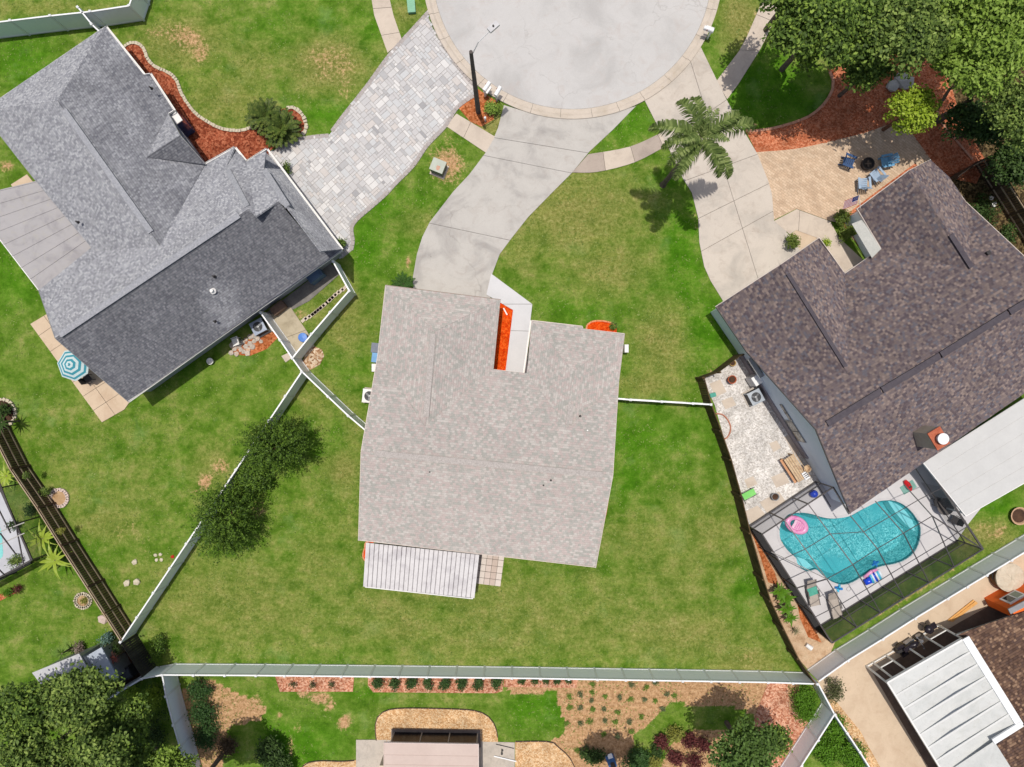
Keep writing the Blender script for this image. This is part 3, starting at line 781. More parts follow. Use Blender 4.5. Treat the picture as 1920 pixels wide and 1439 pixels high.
# ------------------------------------------------------------------ houses
class House:
    def __init__(s, root): s.root = root; s.pl = []
    def z(s, x, y):
        best = None
        for n, d, poly in s.pl:
            if inside(x, y, poly):
                z = (d - n.x * x - n.y * y) / n.z
                best = z if best is None else min(best, z)
        return best
def slope(h, outline, abc, m, course=0.145, step=0.022, name='roof_slope'):
    pl = plane3(*abc); n, d = pl
    pts = [hit(x, y, pl) for x, y in outline]
    dn = Vector((0, 0, -1)); dn = (dn - n * dn.dot(n))
    dn = dn.normalized() if dn.length > 1e-4 else Vector((0, -1, 0))
    uu = n.cross(dn).normalized(); o = n * d
    q = [((p - o).dot(uu), (p - o).dot(dn)) for p in pts]
    tris = tessellate_polygon([[Vector((a, b, 0)) for a, b in q]])
    b = MB(); b.uv = []
    s0 = math.floor(min(t[1] for t in q) / course); s1 = math.ceil(max(t[1] for t in q) / course)
    def w3(a, c, off): return o + uu * a + dn * c + n * off
    for t in tris:
        T = [q[i] for i in t]
        lo, hi = min(p[1] for p in T), max(p[1] for p in T)
        for k in range(int(math.floor(lo / course)), int(math.ceil(hi / course))):
            a, c = k * course, (k + 1) * course
            g = clip(clip(T, lambda p: p[1] - a), lambda p: c - p[1])
            if len(g) < 3 or abs(area(g)) < 1e-5: continue
            if area(g) < 0: g = g[::-1]
            vs = [w3(p[0], p[1], step * (p[1] - a) / course + 0.004) for p in g]
            if (vs[1] - vs[0]).cross(vs[2] - vs[0]).dot(n) < 0: vs = vs[::-1]; g = g[::-1]
            b.add(vs, [tuple(range(len(vs)))]); b.uv += g
            low = [p for p in g if abs(p[1] - c) < 1e-6]
            if len(low) == 2:
                x0, x1 = sorted((low[0][0], low[1][0]))
                if x1 - x0 > 1e-4:
                    b.add([w3(x0, c, step + .004), w3(x1, c, step + .004), w3(x1, c, 0.003), w3(x0, c, 0.003)], [(0, 1, 2, 3)])
                    b.uv += [(x0, c - .004), (x1, c - .004), (x1, c - .002), (x0, c - .002)]
    # underside
    und = [w3(a, c, -0.07) for a, c in q]
    b.add(und, [tuple(t) for t in tris]); b.uv += [q[i] for t in tris for i in t]
    for i in range(len(q)):
        j = (i + 1) % len(q)
        b.add([w3(*q[i], 0), w3(*q[j], 0), und[j], und[i]], [(0, 1, 2, 3)]); b.uv += [q[i], q[j], q[j], q[i]]
    ob = b.build(name, m, h.root)
    h.pl.append((n, d, [(p.x, p.y) for p in pts]))
    return ob
def fascia(h, pts, m, hh=0.17, t=0.035, up=0.02, name='fascia'):
    P = [W(*p) for p in pts]
    for a, b in zip(P[:-1], P[1:]):
        e = (b - a).normalized() * .01
        MB().bar(a - Vector((0, 0, hh / 2 - up)) - e, b - Vector((0, 0, hh / 2 - up)) + e, t, hh).build(name, m, h.root)
def gutter(h, pts, m, side=1, name='gutter'):
    P = [W(*p) for p in pts]
    for a, b in zip(P[:-1], P[1:]):
        d = (b - a).normalized(); s = Vector((-d.y, d.x, 0)) * side
        g = MB()
        for off, z0, hh, tt in ((0.035, -.10, .012, .11), (0.09, -.05, .1, .012)):
            g.bar(a + s * off + Vector((0, 0, z0)), b + s * off + Vector((0, 0, z0)), tt, hh)
        g.build(name, m, h.root)
def vent_ridge(h, a, b, pl, m, w=0.34, hh=0.075, name='ridge_vent'):
    A_, B_ = (W(*a), W(*b))
    MB().bar(A_ + Vector((0, 0, hh / 2)), B_ + Vector((0, 0, hh / 2)), w, hh).build(name, m, h.root)
def offset(poly, d):
    n = len(poly); P = [Vector((p[0], p[1])) for p in poly]
    if area(poly) < 0: P = P[::-1]
    out = []
    for i in range(n):
        a, b, c = P[i - 1], P[i], P[(i + 1) % n]
        e1 = (b - a).normalized(); e2 = (c - b).normalized()
        n1 = Vector((-e1.y, e1.x)); n2 = Vector((-e2.y, e2.x))
        k = (n1 + n2)
        k = k / max(0.3, (1 + n1.dot(n2)))
        out.append((b.x + k.x * d, b.y + k.y * d))
    return out
def walls(h, foot, m, zt=2.5, inset=0.42, drop=0.14):
    Q = offset([(W(x, y, z).x, W(x, y, z).y) for x, y, z in foot], inset)
    b = MB(); n = len(Q)
    for i in range(n):
        a, c = Vector(Q[i]), Vector(Q[(i + 1) % n])
        L = (c - a).length; k = max(1, int(L / .35))
        pts = [a + (c - a) * (j / k) for j in range(k + 1)]
        tz = []
        for p in pts:
            z = h.z(p.x, p.y); tz.append((z - drop) if z else zt)
        for j in range(k):
            b.add([(pts[j].x, pts[j].y, -.02), (pts[j + 1].x, pts[j + 1].y, -.02), (pts[j + 1].x, pts[j + 1].y, tz[j + 1]), (pts[j].x, pts[j].y, tz[j])], [(0, 1, 2, 3)])
    b.build('wall', m, h.root)
    return Q
def stack(h, px, py, z, r=0.05, hh=0.3, m=None, name='vent_pipe', lab=None):
    w = W(px, py, z)
    MB().lathe([(r * 1.9, 0), (r * 1.3, .06), (r, .07), (r, hh), (r * .6, hh)], (w.x, w.y, w.z - .05), 10).build(name, m, h.root)
DARKM = pm('dark_metal', [A(52, 50, 52), A(66, 62, 62)], 3, .5, 0, 10, .1)
GREYM = pm('grey_metal', [A(150, 152, 154), A(172, 174, 176)], 3, .45, 0, 10, .08, metal=.3)
# ---- centre house
SH2 = shingle('pale_tan_shingles', [A(204, 192, 188), A(209, 202, 197), A(194, 192, 187), A(214, 209, 204), A(188, 187, 181), A(208, 196, 192), A(200, 194, 189)], 0.17, .145, 0.8, .06)
VENT2 = pm('pale_ridge_shingle', [A(178, 171, 166), A(200, 193, 188)], 9, .9, .4, 20, .35)
r2 = thing('house', 'middle house with pale pinkish tan shingle roof and white front walk', 'house', tuple(W(915, 800)))
h2 = House(r2); E2 = 2.6; T2 = 4.75
pN = ((677, 847, T2), (1149, 893, T2), (708, 668, E2))
pS = ((677, 847, T2), (1149, 893, T2), (672, 1013, E2))
LA = (816, 622, 4.0)
slope(h2, [(677, 847), (1149, 893), (1160, 717), (1066, 800), (988, 701), (983, 700), (925, 693), (920, 694), (797, 800), (708, 668)], pN, SH2)
slope(h2, [(672, 1013), (1117, 1064), (1149, 893), (677, 847)], pS, SH2)
slope(h2, [(723, 535), (938, 562), (816, 622)], ((723, 535, E2), (938, 562, E2), LA), SH2)
slope(h2, [(723, 535), (816, 622), (797, 802), (708, 668)], ((723, 535, E2), (708, 668, E2), LA), SH2)
slope(h2, [(938, 562), (925, 693), (920, 696), (797, 802), (816, 622)], ((938, 562, E2), (925, 693, E2), LA), SH2)
LB = (1074, 697, 3.75)
slope(h2, [(997, 601), (1092, 612), (1093, 617), (1171, 626), (1074, 697)], ((997, 601, E2), (1171, 626, E2), LB), SH2)
slope(h2, [(997, 601), (1074, 697), (1066, 802), (988, 701)], ((997, 601, E2), (983, 700, E2), LB), SH2)
slope(h2, [(1171, 626), (1160, 718), (1066, 802), (1074, 697)], ((1171, 626, E2), (1160, 718, E2), LB), SH2)
vent_ridge(h2, (702, 850, T2), (1131, 891, T2), None, VENT2)
vent_ridge(h2, (812, 626, 4.0), (799, 782, 4.0), None, VENT2)
vent_ridge(h2, (1070, 758, 3.75), (1067, 796, 3.75), None, VENT2)
FAS2 = pm('cream_trim', [A(222, 208, 196), A(232, 220, 210)], 2, .6, 0, 8, .05)
EDGE2 = pm('drip_edge_brown', [A(140, 122, 108), A(156, 138, 124)], 2, .6, 0, 8, .05)
fascia(h2, [(708, 668, E2), (723, 535, E2)], FAS2); fascia(h2, [(723, 535, E2), (938, 562, E2), (925, 693, E2)], EDGE2)
fascia(h2, [(925, 693, E2), (983, 700, E2), (997, 601, E2), (1092, 612, E2), (1093, 617, E2), (1171, 626, E2), (1160, 717, E2)], FAS2)
fascia(h2, [(708, 668, E2), (677, 847, T2), (672, 1013, E2)], FAS2); fascia(h2, [(1160, 717, E2), (1149, 893, T2), (1117, 1064, E2)], FAS2)
fascia(h2, [(672, 1013, E2), (1117, 1064, E2)], FAS2)
gutter(h2, [(983, 700, E2), (997, 601, E2)], WHITEP, 1)
CREAM = pm('cream_stucco', [A(222, 206, 186), A(230, 214, 196)], 2, .9, .2, 20, .08)
walls(h2, [(723, 535, E2), (938, 562, E2), (925, 693, E2), (983, 700, E2), (997, 601, E2), (1171, 626, E2), (1160, 717, E2), (1117, 1064, E2), (672, 1013, E2), (708, 668, E2)], CREAM)
for x, y, z in ((759, 744, 3.3), (806, 885, 4.4), (1033, 901, 4.55), (1088, 781, 3.6), (1019, 910, 4.4)): stack(h2, x, y, z, .04, .22, DARKM if x != 1101 else WHITEP)
stack(h2, 1101, 807, 3.75, .045, .25, WHITEP)
# metal roofed porch
def pan_roof(h, quad, m, n, name='patio_roof', ribh=0.06, ribw=0.05, ribm=None, thick=0.07):
    """quad: house left, house right, outer right, outer left as (px, py, z)"""
    a, b, c, d = [W(*q) for q in quad]
    up = Vector((0, 0, 1))
    base = MB(); base.add([a, b, c, d, a - up * thick, b - up * thick, c - up * thick, d - up * thick], [(0, 3, 2, 1), (4, 5, 6, 7), (0, 1, 5, 4), (1, 2, 6, 5), (2, 3, 7, 6), (3, 0, 4, 7)])
    o = base.build(name, m, h.root)
    for i in range(n + 1):
        t = i / n
        p, q = a.lerp(b, t), d.lerp(c, t)
        MB().bar(p + up * ribh / 2, q + up * ribh / 2, ribw, ribh).build('rib', ribm or m, o)
    return o
PORCH = concrete('weathered_white_metal', A(224, 221, 221), A(204, 200, 202), A(186, 180, 182), 0, 1.2, 63)
PORCHG = concrete('grey_metal_pan', A(150, 146, 148), A(120, 116, 118), A(110, 106, 106), 0, 1.2, 63)  # darker grey base seen between the pale ribs
po = pan_roof(h2, [(690, 1018, 2.35), (895, 1040, 2.35), (886, 1121, 2.15), (685, 1100, 2.15)], PORCHG, 24, ribh=.05, ribw=.235, ribm=PORCH)
fascia(h2, [(690, 1018, 2.37), (685, 1101, 2.17), (886, 1123, 2.17), (895, 1040, 2.37)], WHITEP, .14, .05)
for x, y in ((689, 1098), (750, 1105), (820, 1112), (883, 1118)): w = W(x, y, 2.1); MB().box((w.x, w.y, 1.05), (.09, .09, 2.1)).build('post', WHITEP, r2)
MB().prism([W(694, 1020), W(890, 1040), W(878, 1108), W(690, 1090)], 0, .08).build('porch_floor', C_SLAB, r2)
w0, w1 = W(1140, 660, 0), W(1166, 655, 0)
MB().box((W(1171, 655).x, W(1171, 655).y, .5), (.25, .5, .7)).build('meter_box', WHITEP, r2)

# ---- left house (grey)
SH1 = shingle('grey_shingles', [A(172, 174, 180), A(184, 186, 191), A(164, 166, 173), A(196, 198, 203), A(154, 156, 164), A(178, 180, 186)], 0.11, .14, 0.6, .12)
VENT1 = pm('grey_ridge_shingle', [A(150, 152, 158), A(180, 182, 188)], 9, .9, .4, 20, .3)
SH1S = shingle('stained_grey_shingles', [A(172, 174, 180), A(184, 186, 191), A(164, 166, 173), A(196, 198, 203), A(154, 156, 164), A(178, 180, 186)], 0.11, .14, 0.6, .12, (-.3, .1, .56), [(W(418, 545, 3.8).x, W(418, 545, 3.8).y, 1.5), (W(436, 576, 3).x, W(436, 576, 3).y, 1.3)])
SH1P = shingle('streaked_grey_shingles', [A(172, 174, 180), A(184, 186, 191), A(164, 166, 173), A(196, 198, 203), A(154, 156, 164), A(178, 180, 186)], 0.11, .14, 0.6, .12, (.35, .65, .66))
r1 = thing('house', 'large grey shingled house on the left with cross gables and white gutters', 'house', tuple(W(300, 400)))
h1 = House(r1); E1 = 2.6; T1 = 5.5
def pz(px, py, pl):  return hit(px, py, pl).z
pB = ((104, 635, T1), (466, 393, T1), (440, 277, E1))
plB = plane3(*pB); TA = pz(300, 461, plB)
slope(h1, [(198, 50), (108, 190), (-35, 209)], ((198, 50, E1), (108, 190, TA), (-35, 209, E1)), SH1, .14, .028)
slope(h1, [(-35, 209), (108, 190), (300, 461), (180, 472), (172, 465), (62, 333)], ((-35, 209, E1), (108, 190, TA), (300, 461, TA)), SH1, .14, .028)
pA = ((108, 190, TA), (300, 461, TA), (198, 50, E1))
slope(h1, [(108, 190), (198, 50), (270, 140), (281, 138), (326, 207), (316, 213), (385, 308), (300, 461)], pA, SH1P, .14, .028)
slope(h1, [(73, 545), (172, 465), (180, 472), (300, 461), (385, 308), (440, 277), (425, 314), (466, 393), (104, 635)], pB, SH1, .14, .028)
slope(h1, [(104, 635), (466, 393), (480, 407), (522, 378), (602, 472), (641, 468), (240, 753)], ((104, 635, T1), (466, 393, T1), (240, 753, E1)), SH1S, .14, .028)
pB1 = ((425, 314, pz(425, 314, plB)), (451, 290, 2.6), (466, 393, T1)); plB1 = plane3(*pB1)
slope(h1, [(440, 277), (462, 304), (480, 407), (466, 393), (425, 314)], pB1, SH1P, .14, .028)
pCw = ((462, 304, pz(462, 304, plB1)), (480, 407, pz(480, 407, plB1)), (522, 378, 5.15)); plC = plane3(*pCw)
slope(h1, [(462, 304), (500, 280), (495, 317), (541, 392), (522, 378), (480, 407)], pCw, SH1, .14, .028)
slope(h1, [(500, 280), (641, 468), (602, 472), (541, 392), (495, 317)], ((495, 317, pz(495, 317, plC)), (641, 468, E1), (541, 391, pz(541, 391, plC))), SH1P, .14, .028)
nA, dA = plane3(*pA); ap = hit(275, 295, (nA, dA))
zap = ap.z + .03
slope(h1, [(316, 214), (338, 254), (275, 295)], ((316, 214, 2.75), (338, 254, zap), (275, 295, zap)), SH1, .14, .028, 'dormer_slope')
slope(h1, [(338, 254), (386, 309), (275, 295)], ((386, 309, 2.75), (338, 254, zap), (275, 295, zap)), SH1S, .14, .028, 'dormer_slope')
for a, b in (((121, 207, TA), (284, 436, TA)), ((113, 629, T1), (449, 404, T1)), ((428, 320, pz(428, 320, plB)), (464, 388, pz(464, 388, plB))), ((497, 320, pz(497, 320, plC)), (540, 388, pz(540, 388, plC)))):
    vent_ridge(h1, a, b, None, VENT1, .34, .09)
GUT = WHITEP
fascia(h1, [(-35, 209, E1), (198, 50, E1)], GUT); fascia(h1, [(-35, 209, E1), (62, 333, E1), (172, 465, E1)], GREYM)
gutter(h1, [(198, 50, E1), (270, 140, E1)], GUT, 1); gutter(h1, [(281, 138, E1), (326, 207, E1)], GUT, 1); fascia(h1, [(270, 140, E1), (281, 138, E1)], GUT); fascia(h1, [(326, 207, E1), (316, 213, E1)], GUT)
fascia(h1, [(198, 50, E1), (270, 140, E1)], GUT); fascia(h1, [(281, 138, E1), (326, 207, E1)], GUT)
fascia(h1, [(316, 214, 2.75), (338, 254, zap), (386, 309, 2.75)], GREYM, .12)
MAROON = pm('maroon_fascia', [A(150, 72, 60), A(170, 96, 84)], 2)
fascia(h1, [(385, 308, E1), (440, 277, E1), (462, 304, E1), (500, 280, E1)], WHITEP, .14, .05)
gutter(h1, [(385, 308, E1), (440, 277, E1)], WHITEP, 1); gutter(h1, [(440, 277, E1), (462, 304, E1)], WHITEP, 1); gutter(h1, [(462, 304, E1), (500, 280, E1)], WHITEP, 1)
gutter(h1, [(500, 280, E1), (641, 468, E1)], GUT, 1); fascia(h1, [(500, 280, E1), (641, 468, E1)], GUT)
gutter(h1, [(641, 468, E1), (240, 753, E1)], GUT, 1); fascia(h1, [(641, 468, E1), (240, 753, E1)], GUT)
fascia(h1, [(73, 545, pz(73, 545, plB)), (104, 635, T1), (240, 753, E1)], GREYM)
WALL1 = pm('pale_grey_stucco', [A(168, 170, 172), A(180, 182, 184)], 2, .9, .2, 18, .08)
walls(h1, [(198, 50, E1), (270, 140, E1), (385, 308, E1), (440, 277, E1), (462, 304, E1), (500, 280, E1), (641, 468, E1), (240, 753, E1), (73, 545, E1), (180, 470, E1), (62, 333, E1), (-35, 209, E1)], WALL1)
po = pan_roof(h1, [(80, 338, 2.62), (174, 466, 2.62), (73, 545, 2.35), (-60, 372, 2.35)], concrete('weathered_grey_panels', A(178, 175, 176), A(158, 155, 158), A(184, 180, 166), 0, .9, 71), 8, ribh=.03, ribw=.06)
fascia(h1, [(-60, 372, 2.36), (73, 545, 2.36)], WHITEP, .14, .05)
fascia(h1, [(-60, 372, 2.36), (80, 338, 2.6)], GREYM, .1, .04)
w = W(347, 528, 4.6); MB().box((w.x, w.y, w.z), (.36, .3, .22), R(35)).build('roof_vent', WHITEP, r1)
stack(h1, 399, 546, 4.2, .1, .28, WHITEP); stack(h1, 402, 519, 4.5, .05, .3, DARKM); stack(h1, 403, 603, 3.6, .05, .25, DARKM); stack(h1, 146, 417, 3.6, .05, .25, DARKM); stack(h1, 284, 166, 3.4, .05, .3, DARKM)
# bay window in the recess
w = W(332, 226, 1.4)
MB().box((w.x + .05, w.y - .1, 1.15), (.7, .9, 2.0), R(35)).build('bay_window', pm('blue_glass', [A(30, 60, 100), A(60, 100, 150)], 2, .08, 0, 3, .1, spec=.8), r1)
MB().box((w.x + .05, w.y - .1, 2.2), (.9, 1.1, .08), R(35)).build('bay_roof', WHITEP, r1)

# ---- right house (brown)
SH3 = shingle('brown_purple_shingles', [A(124, 112, 114), A(112, 100, 104), A(142, 128, 124), A(128, 116, 118), A(102, 92, 98), A(158, 142, 136), A(118, 114, 122), A(132, 118, 116)], 0.15, .145, 0.8, .12)
VENT3 = pm('dark_ridge_shingle', [A(76, 70, 78), A(92, 86, 92)], 5, .8, .2, 18, .15)
r3 = thing('house', 'brown shingled house on the right with a chimney and white patio roof', 'house', tuple(W(1680, 620)))
h3 = House(r3); E3 = 2.7; T3 = 5.6
p3N = ((1530, 806, T3), (1977, 534, T3), (1400, 660, E3))
p3S = ((1530, 806, T3), (1977, 534, T3), (1594, 963, E3))
nN = plane3(*p3N)
def zN(x, y): return hit(x, y, nN).z
TW = zN(1590, 702); TR = zN(1822, 508); EN = zN(1584, 513); EM = zN(1652, 467); EO = zN(1812, 380)
def onN(px, py): return px, py
LW0, LW1 = (1462, 497, TW), (1590, 700, TW)
RW0, RW1 = (1704, 320, TR), (1822, 507, TR)
slope(h3, [(1400, 660), (1590, 702), (1584, 513), (1652, 467), (1822, 508), (1812, 380), (1977, 534), (1530, 806)], p3N, SH3)
slope(h3, [(1530, 806), (1977, 534), (2003, 681), (1594, 963)], p3S, SH3)
slope(h3, [(1342, 575), (1462, 497), (1590, 702), (1400, 660)], ((1590, 702, TW), (1400, 660, E3), LW0), SH3)
slope(h3, [(1536, 446), (1584, 513), (1590, 702), (1462, 497)], ((1584, 513, EN), (1590, 702, TW), LW0), SH3)
slope(h3, [(1607, 392), (1704, 320), (1822, 508), (1652, 467)], ((1822, 508, TR), (1652, 467, EM), RW0), SH3)
slope(h3, [(1704, 320), (1744, 300), (1780, 333), (1812, 380), (1822, 508)], ((1822, 508, TR), (1812, 380, EO), RW0), SH3)
vent_ridge(h3, (1476, 514, TW), (1584, 688, TW), None, VENT3, .22, .13)
vent_ridge(h3, (1781, 441, TR), (1820, 502, TR), None, VENT3, .3, .13)
for a, b in (((1550, 795, T3), (1650, 734, T3)), ((1653, 732, T3), (1760, 668, T3)), ((1763, 666, T3), (1888, 588, T3)), ((1891, 586, T3), (1990, 527, T3))): vent_ridge(h3, a, b, None, VENT3, .36, .12)
DTR = pm('dark_drip_edge', [A(84, 78, 80), A(100, 94, 94)], 2, .5, 0, 8, .05)
fascia(h3, [(1342, 575, E3), (1400, 660, E3), (1530, 806, T3), (1594, 963, E3)], DTR, .15)
fascia(h3, [(1342, 575, E3), (1462, 497, TW), (1536, 446, E3), (1584, 513, EN), (1652, 467, EM), (1607, 392, E3), (1704, 320, TR), (1744, 300, E3), (1812, 380, EO), (1977, 534, T3)], FAS2, .15)
fascia(h3, [(1592, 962, E3), (2003, 681, E3)], FAS2, .15)
WALL3 = pm('blue_grey_stucco', [(.70, .76, .82), (.74, .80, .85)], 1.5, .85, .1, 18, .05)
Q3 = walls(h3, [(1342, 575, E3), (1536, 446, E3), (1584, 513, E3), (1652, 467, E3), (1607, 392, E3), (1744, 300, E3), (1812, 380, E3), (2003, 681, E3), (1592, 962, E3), (1400, 660, E3)], WALL3, inset=.3)
# side wall frame of reference: from the wing's corner to the pool corner
Qc = sorted(Q3, key=lambda q: (Vector(q) - W(1400, 660, E3).xy).length)[0]
Qd = sorted(Q3, key=lambda q: (Vector(q) - W(1592, 962, E3).xy).length)[0]
wa, wb = Vector((Qc[0], Qc[1], 0)), Vector((Qd[0], Qd[1], 0)); wd = (wb - wa).normalized(); wn = Vector((wd.y, -wd.x, 0))
if wn.x > 0: wn = -wn
ws = math.atan2(wd.y, wd.x); WL = (wb - wa).length
def onwall(t, z, out=0.0): p = wa + wd * t + wn * out; return Vector((p.x, p.y, z))
def wallpiece(name, t0, t1, z0, z1, th, m, out=0.0, par=None):
    c = onwall((t0 + t1) / 2, (z0 + z1) / 2, out + th / 2)
    return MB().box(c, (t1 - t0, th, z1 - z0), ws).build(name, m, par or r3)
STONEW = pm('purple_grey_stone', [A(132, 126, 130), A(168, 160, 164), A(146, 136, 134)], 6, .9, .5, 18, .25)
wallpiece('stone_skirt', .3, WL - 3.2, 0, .75, .09, STONEW)
GLASS = pm('window_glass', [A(40, 40, 40), A(64, 66, 66)], 1.5, .06, 0, 3, .1, spec=.7)
def window(t0, t1, z0, z1, par=None, nm=1):
    f = wallpiece('window', t0, t1, z0, z1, .05, GREYM)
    k = wallpiece('pane', t0 + .06, t1 - .06, z0 + .06, z1 - .06, .02, GLASS, .045, f)
    for i in range(nm): tt = t0 + (t1 - t0) * (i + 1) / (nm + 1); wallpiece('mullion', tt - .02, tt + .02, z0 + .06, z1 - .06, .03, DARKM, .05, f)
window(.7, 1.7, .8, 2.2); window(4.0, 5.2, 1.7, 2.15); window(5.2, 6.8, .8, 2.1, nm=1)
wallpiece('awning', .5, 1.9, 2.15, 2.2, .35, GREYM)
wallpiece('awning_panel', 1.75, 2.35, .2, 1.35, .55, WHITEP)
# front wall of the wing towards the lawn
for x, y, z in ((1478, 548, 4.2), (1808, 477, 4.0), (1560, 730, 4.2), (1605, 795, 4.6), (1855, 671, 4.6)): stack(h3, x, y, z, .07, .16, DARKM)
for x, y, z, s in ((1862, 636, 4.7, .32), (1852, 475, 4.0, .22)):
    w = W(x, y, z); MB().box((w.x, w.y, w.z + .05), (s, s, .14), R(30)).build('roof_vent', DARKM, r3)
# chimney
w = W(1738, 812, 3.7)
wt = W(1757, 822, 5.4)
BRICK = pm('chimney_brick', [A(176, 92, 66), A(204, 120, 90)], 6, .9, .3, 16, .2)
wc = (wt.x, wt.y)
ch = MB().box((wc[0], wc[1], 4.45), (.75, 1.05, 2.1), R(31)).build('chimney', pm('tan_chimney_siding', [A(196, 180, 158), A(210, 196, 176)], 3, .8, .2, 9, .1), r3)
MB().box((wc[0], wc[1], 5.53), (.82, 1.12, .08), R(31)).build('chimney_cap', BRICK, ch)
MB().lathe([(.2, 0), (.2, .3), (.32, .3), (.32, .36), (.02, .4)], (wc[0] + .05, wc[1], 5.57), 20).build('flue_cap', WHITE, ch)
# courtyard: porch roof slab and walk
MB().add([W(1597, 420, 2.4), W(1617, 412, 2.4), W(1652, 467, 2.5), W(1635, 484, 2.5), W(1597, 420, 2.32), W(1617, 412, 2.32), W(1652, 467, 2.42), W(1635, 484, 2.42)],
         [(0, 3, 2, 1), (4, 5, 6, 7), (0, 1, 5, 4), (1, 2, 6, 5), (2, 3, 7, 6), (3, 0, 4, 7)]).build('porch_roof', pm('dull_white_metal', [A(186, 188, 182), A(200, 200, 194)], 2, .4), r3)
# white patio roof
WROOF = pm('white_patio_panels', [A(206, 206, 204), A(214, 214, 212)], .8, .5, 0, 6, .04)
pr = pan_roof(h3, [(1731, 868, 2.75), (1960, 722, 2.75), (2046, 835, 2.5), (1811, 968, 2.5)], WROOF, 1, ribh=.02, ribw=.02)
a, b, c, d = [W(*q) for q in [(1731, 868, 2.75), (1960, 722, 2.75), (2046, 835, 2.5), (1811, 968, 2.5)]]
for t in (.2, .4, .6, .8):
    p, q = a.lerp(d, t), b.lerp(c, t); MB().bar(p + Vector((0, 0, .012)), q + Vector((0, 0, .012)), .04, .024).build('seam', WROOF, pr)
fascia(h3, [(1731, 868, 2.76), (1811, 968, 2.51), (2046, 835, 2.51)], WHITEP, .16, .05)
for x, y in ((1806, 962), (1900, 908)): w = W(x, y, 2.4); MB().box((w.x, w.y, 1.2), (.09, .09, 2.4)).build('post', WHITEP, r3)
# downspout at the corner
w = W(1398, 664, 1.3)

# ---- lower right house: white pan roof, brown shingles, orange wall
SH4 = shingle('brown_tan_shingles', [A(118, 92, 78), A(134, 106, 88), A(98, 76, 66), A(168, 138, 114), A(108, 86, 78), A(126, 100, 86)], 0.15, .145, 0.8, .15)
r4 = thing('house', 'lower right corner house with white ribbed porch roof and orange wall', 'house', tuple(W(1850, 1350)))
h4 = House(r4); E4 = 2.7
p4 = ((1793, 1191, E4), (2100, 1020, E4), (1990, 1400, 3.9)); pl4 = plane3(*p4)
def z4(x, y, d=.03): return (x, y, hit(x, y, pl4).z + d)
slope(h4, [(1793, 1191), (1860, 1167), (1935, 1143), (2100, 1100), (2200, 1500), (1930, 1500), (1897, 1442), (1868, 1397), (1921, 1358), (1812, 1191)], p4, SH4)
fascia(h4, [(1793, 1191, E4), (1935, 1143, E4)], GREYM, .15)
WR4 = concrete('white_ribbed_roof', A(216, 218, 216), A(202, 205, 203), A(194, 194, 186), 0, .9, 91)
WRR = pm('white_roof_rib', [A(222, 223, 221), A(232, 233, 231)], 1, .5, 0, 8, .04)
pr = pan_roof(h4, [(1770, 1452, 2.75), (1664, 1280, 2.75), z4(1804, 1200), z4(1908, 1362)], WR4, 7, ribh=.035, ribw=.12, ribm=WRR)
# ribs run across the short way too: raised rim
fascia(h4, [(1770, 1452, 2.78), (1664, 1280, 2.78), z4(1804, 1200, .05)], WHITEP, .2, .09)
MB().bar(W(*z4(1810, 1196, .07)), W(*z4(1912, 1360, .07)), .44, .1).build('roof_beam', WHITE, r4)
MB().bar(W(*z4(1916, 1357, .08)), W(*z4(1862, 1391, .08)), .34, .1).build('roof_beam', WHITE, r4)
MB().add([W(*z4(1864, 1390, .04)), W(*z4(1897, 1442, .04)), W(*z4(1932, 1500, .04)), W(1830, 1560, 2.8), W(1770, 1452, 2.8), W(*z4(1864, 1390, -.06)), W(*z4(1897, 1442, -.06)), W(*z4(1932, 1500, -.06)), W(1830, 1560, 2.7), W(1770, 1452, 2.7)],
         [(4, 3, 2, 1, 0), (5, 6, 7, 8, 9), (0, 1, 6, 5), (1, 2, 7, 6), (2, 3, 8, 7), (3, 4, 9, 8), (4, 0, 5, 9)]).build('patio_roof', WR4, r4)
# screen room walls below the roof
BROWNF = pm('porch_shade_and_box_brown', [A(112, 90, 76), A(136, 112, 96)], 1.2, .8, .1, 8, .2)  # brown holds the porch shade on tan slab; storage box is brown itself
sb = [W(1644, 1252), W(1795, 1164)]
MB().prism([W(1636, 1262), W(1800, 1166), W(1990, 1060), W(1990, 1400), W(1880, 1460), W(1752, 1460)], 0, .07).build('porch_floor', BROWNF, r4)
FR = WHITEP
tp_ = [W(1664, 1281, 2.7), W(1795, 1205, 2.75)]
d0 = (sb[1] - sb[0]).normalized()
def srpost(t, t2=None):
    p = sb[0] + (sb[1] - sb[0]) * t
    p0 = Vector((p.x, p.y, 0)); p1 = W(0, 0, 0)
    MB().bar((p.x, p.y, .05), (p.x, p.y, 2.65), .09, .09).build('post', FR, r4)
base0 = W(1664, 1281, 2.7)
sb = [Vector((W(1664, 1281, 2.7).x, W(1664, 1281, 2.7).y, 0)), Vector((W(1808, 1200, 2.75).x, W(1808, 1200, 2.75).y, 0))]
for t in (0.0, .09, .27, .52, .77, 1.0): srpost(t)
MB().bar(sb[0] + Vector((0, 0, .14)), sb[1] + Vector((0, 0, .14)), .07, .12).build('bottom_rail', FR, r4)
MB().bar(sb[0].lerp(sb[1], .09) + Vector((0, 0, 1.0)), sb[0].lerp(sb[1], .27) + Vector((0, 0, 1.0)), .06, .06).build('rail', FR, r4)
MB().bar(sb[0].lerp(sb[1], .77) + Vector((0, 0, 1.0)), sb[0].lerp(sb[1], 1.0) + Vector((0, 0, 1.0)), .06, .06).build('rail', FR, r4)
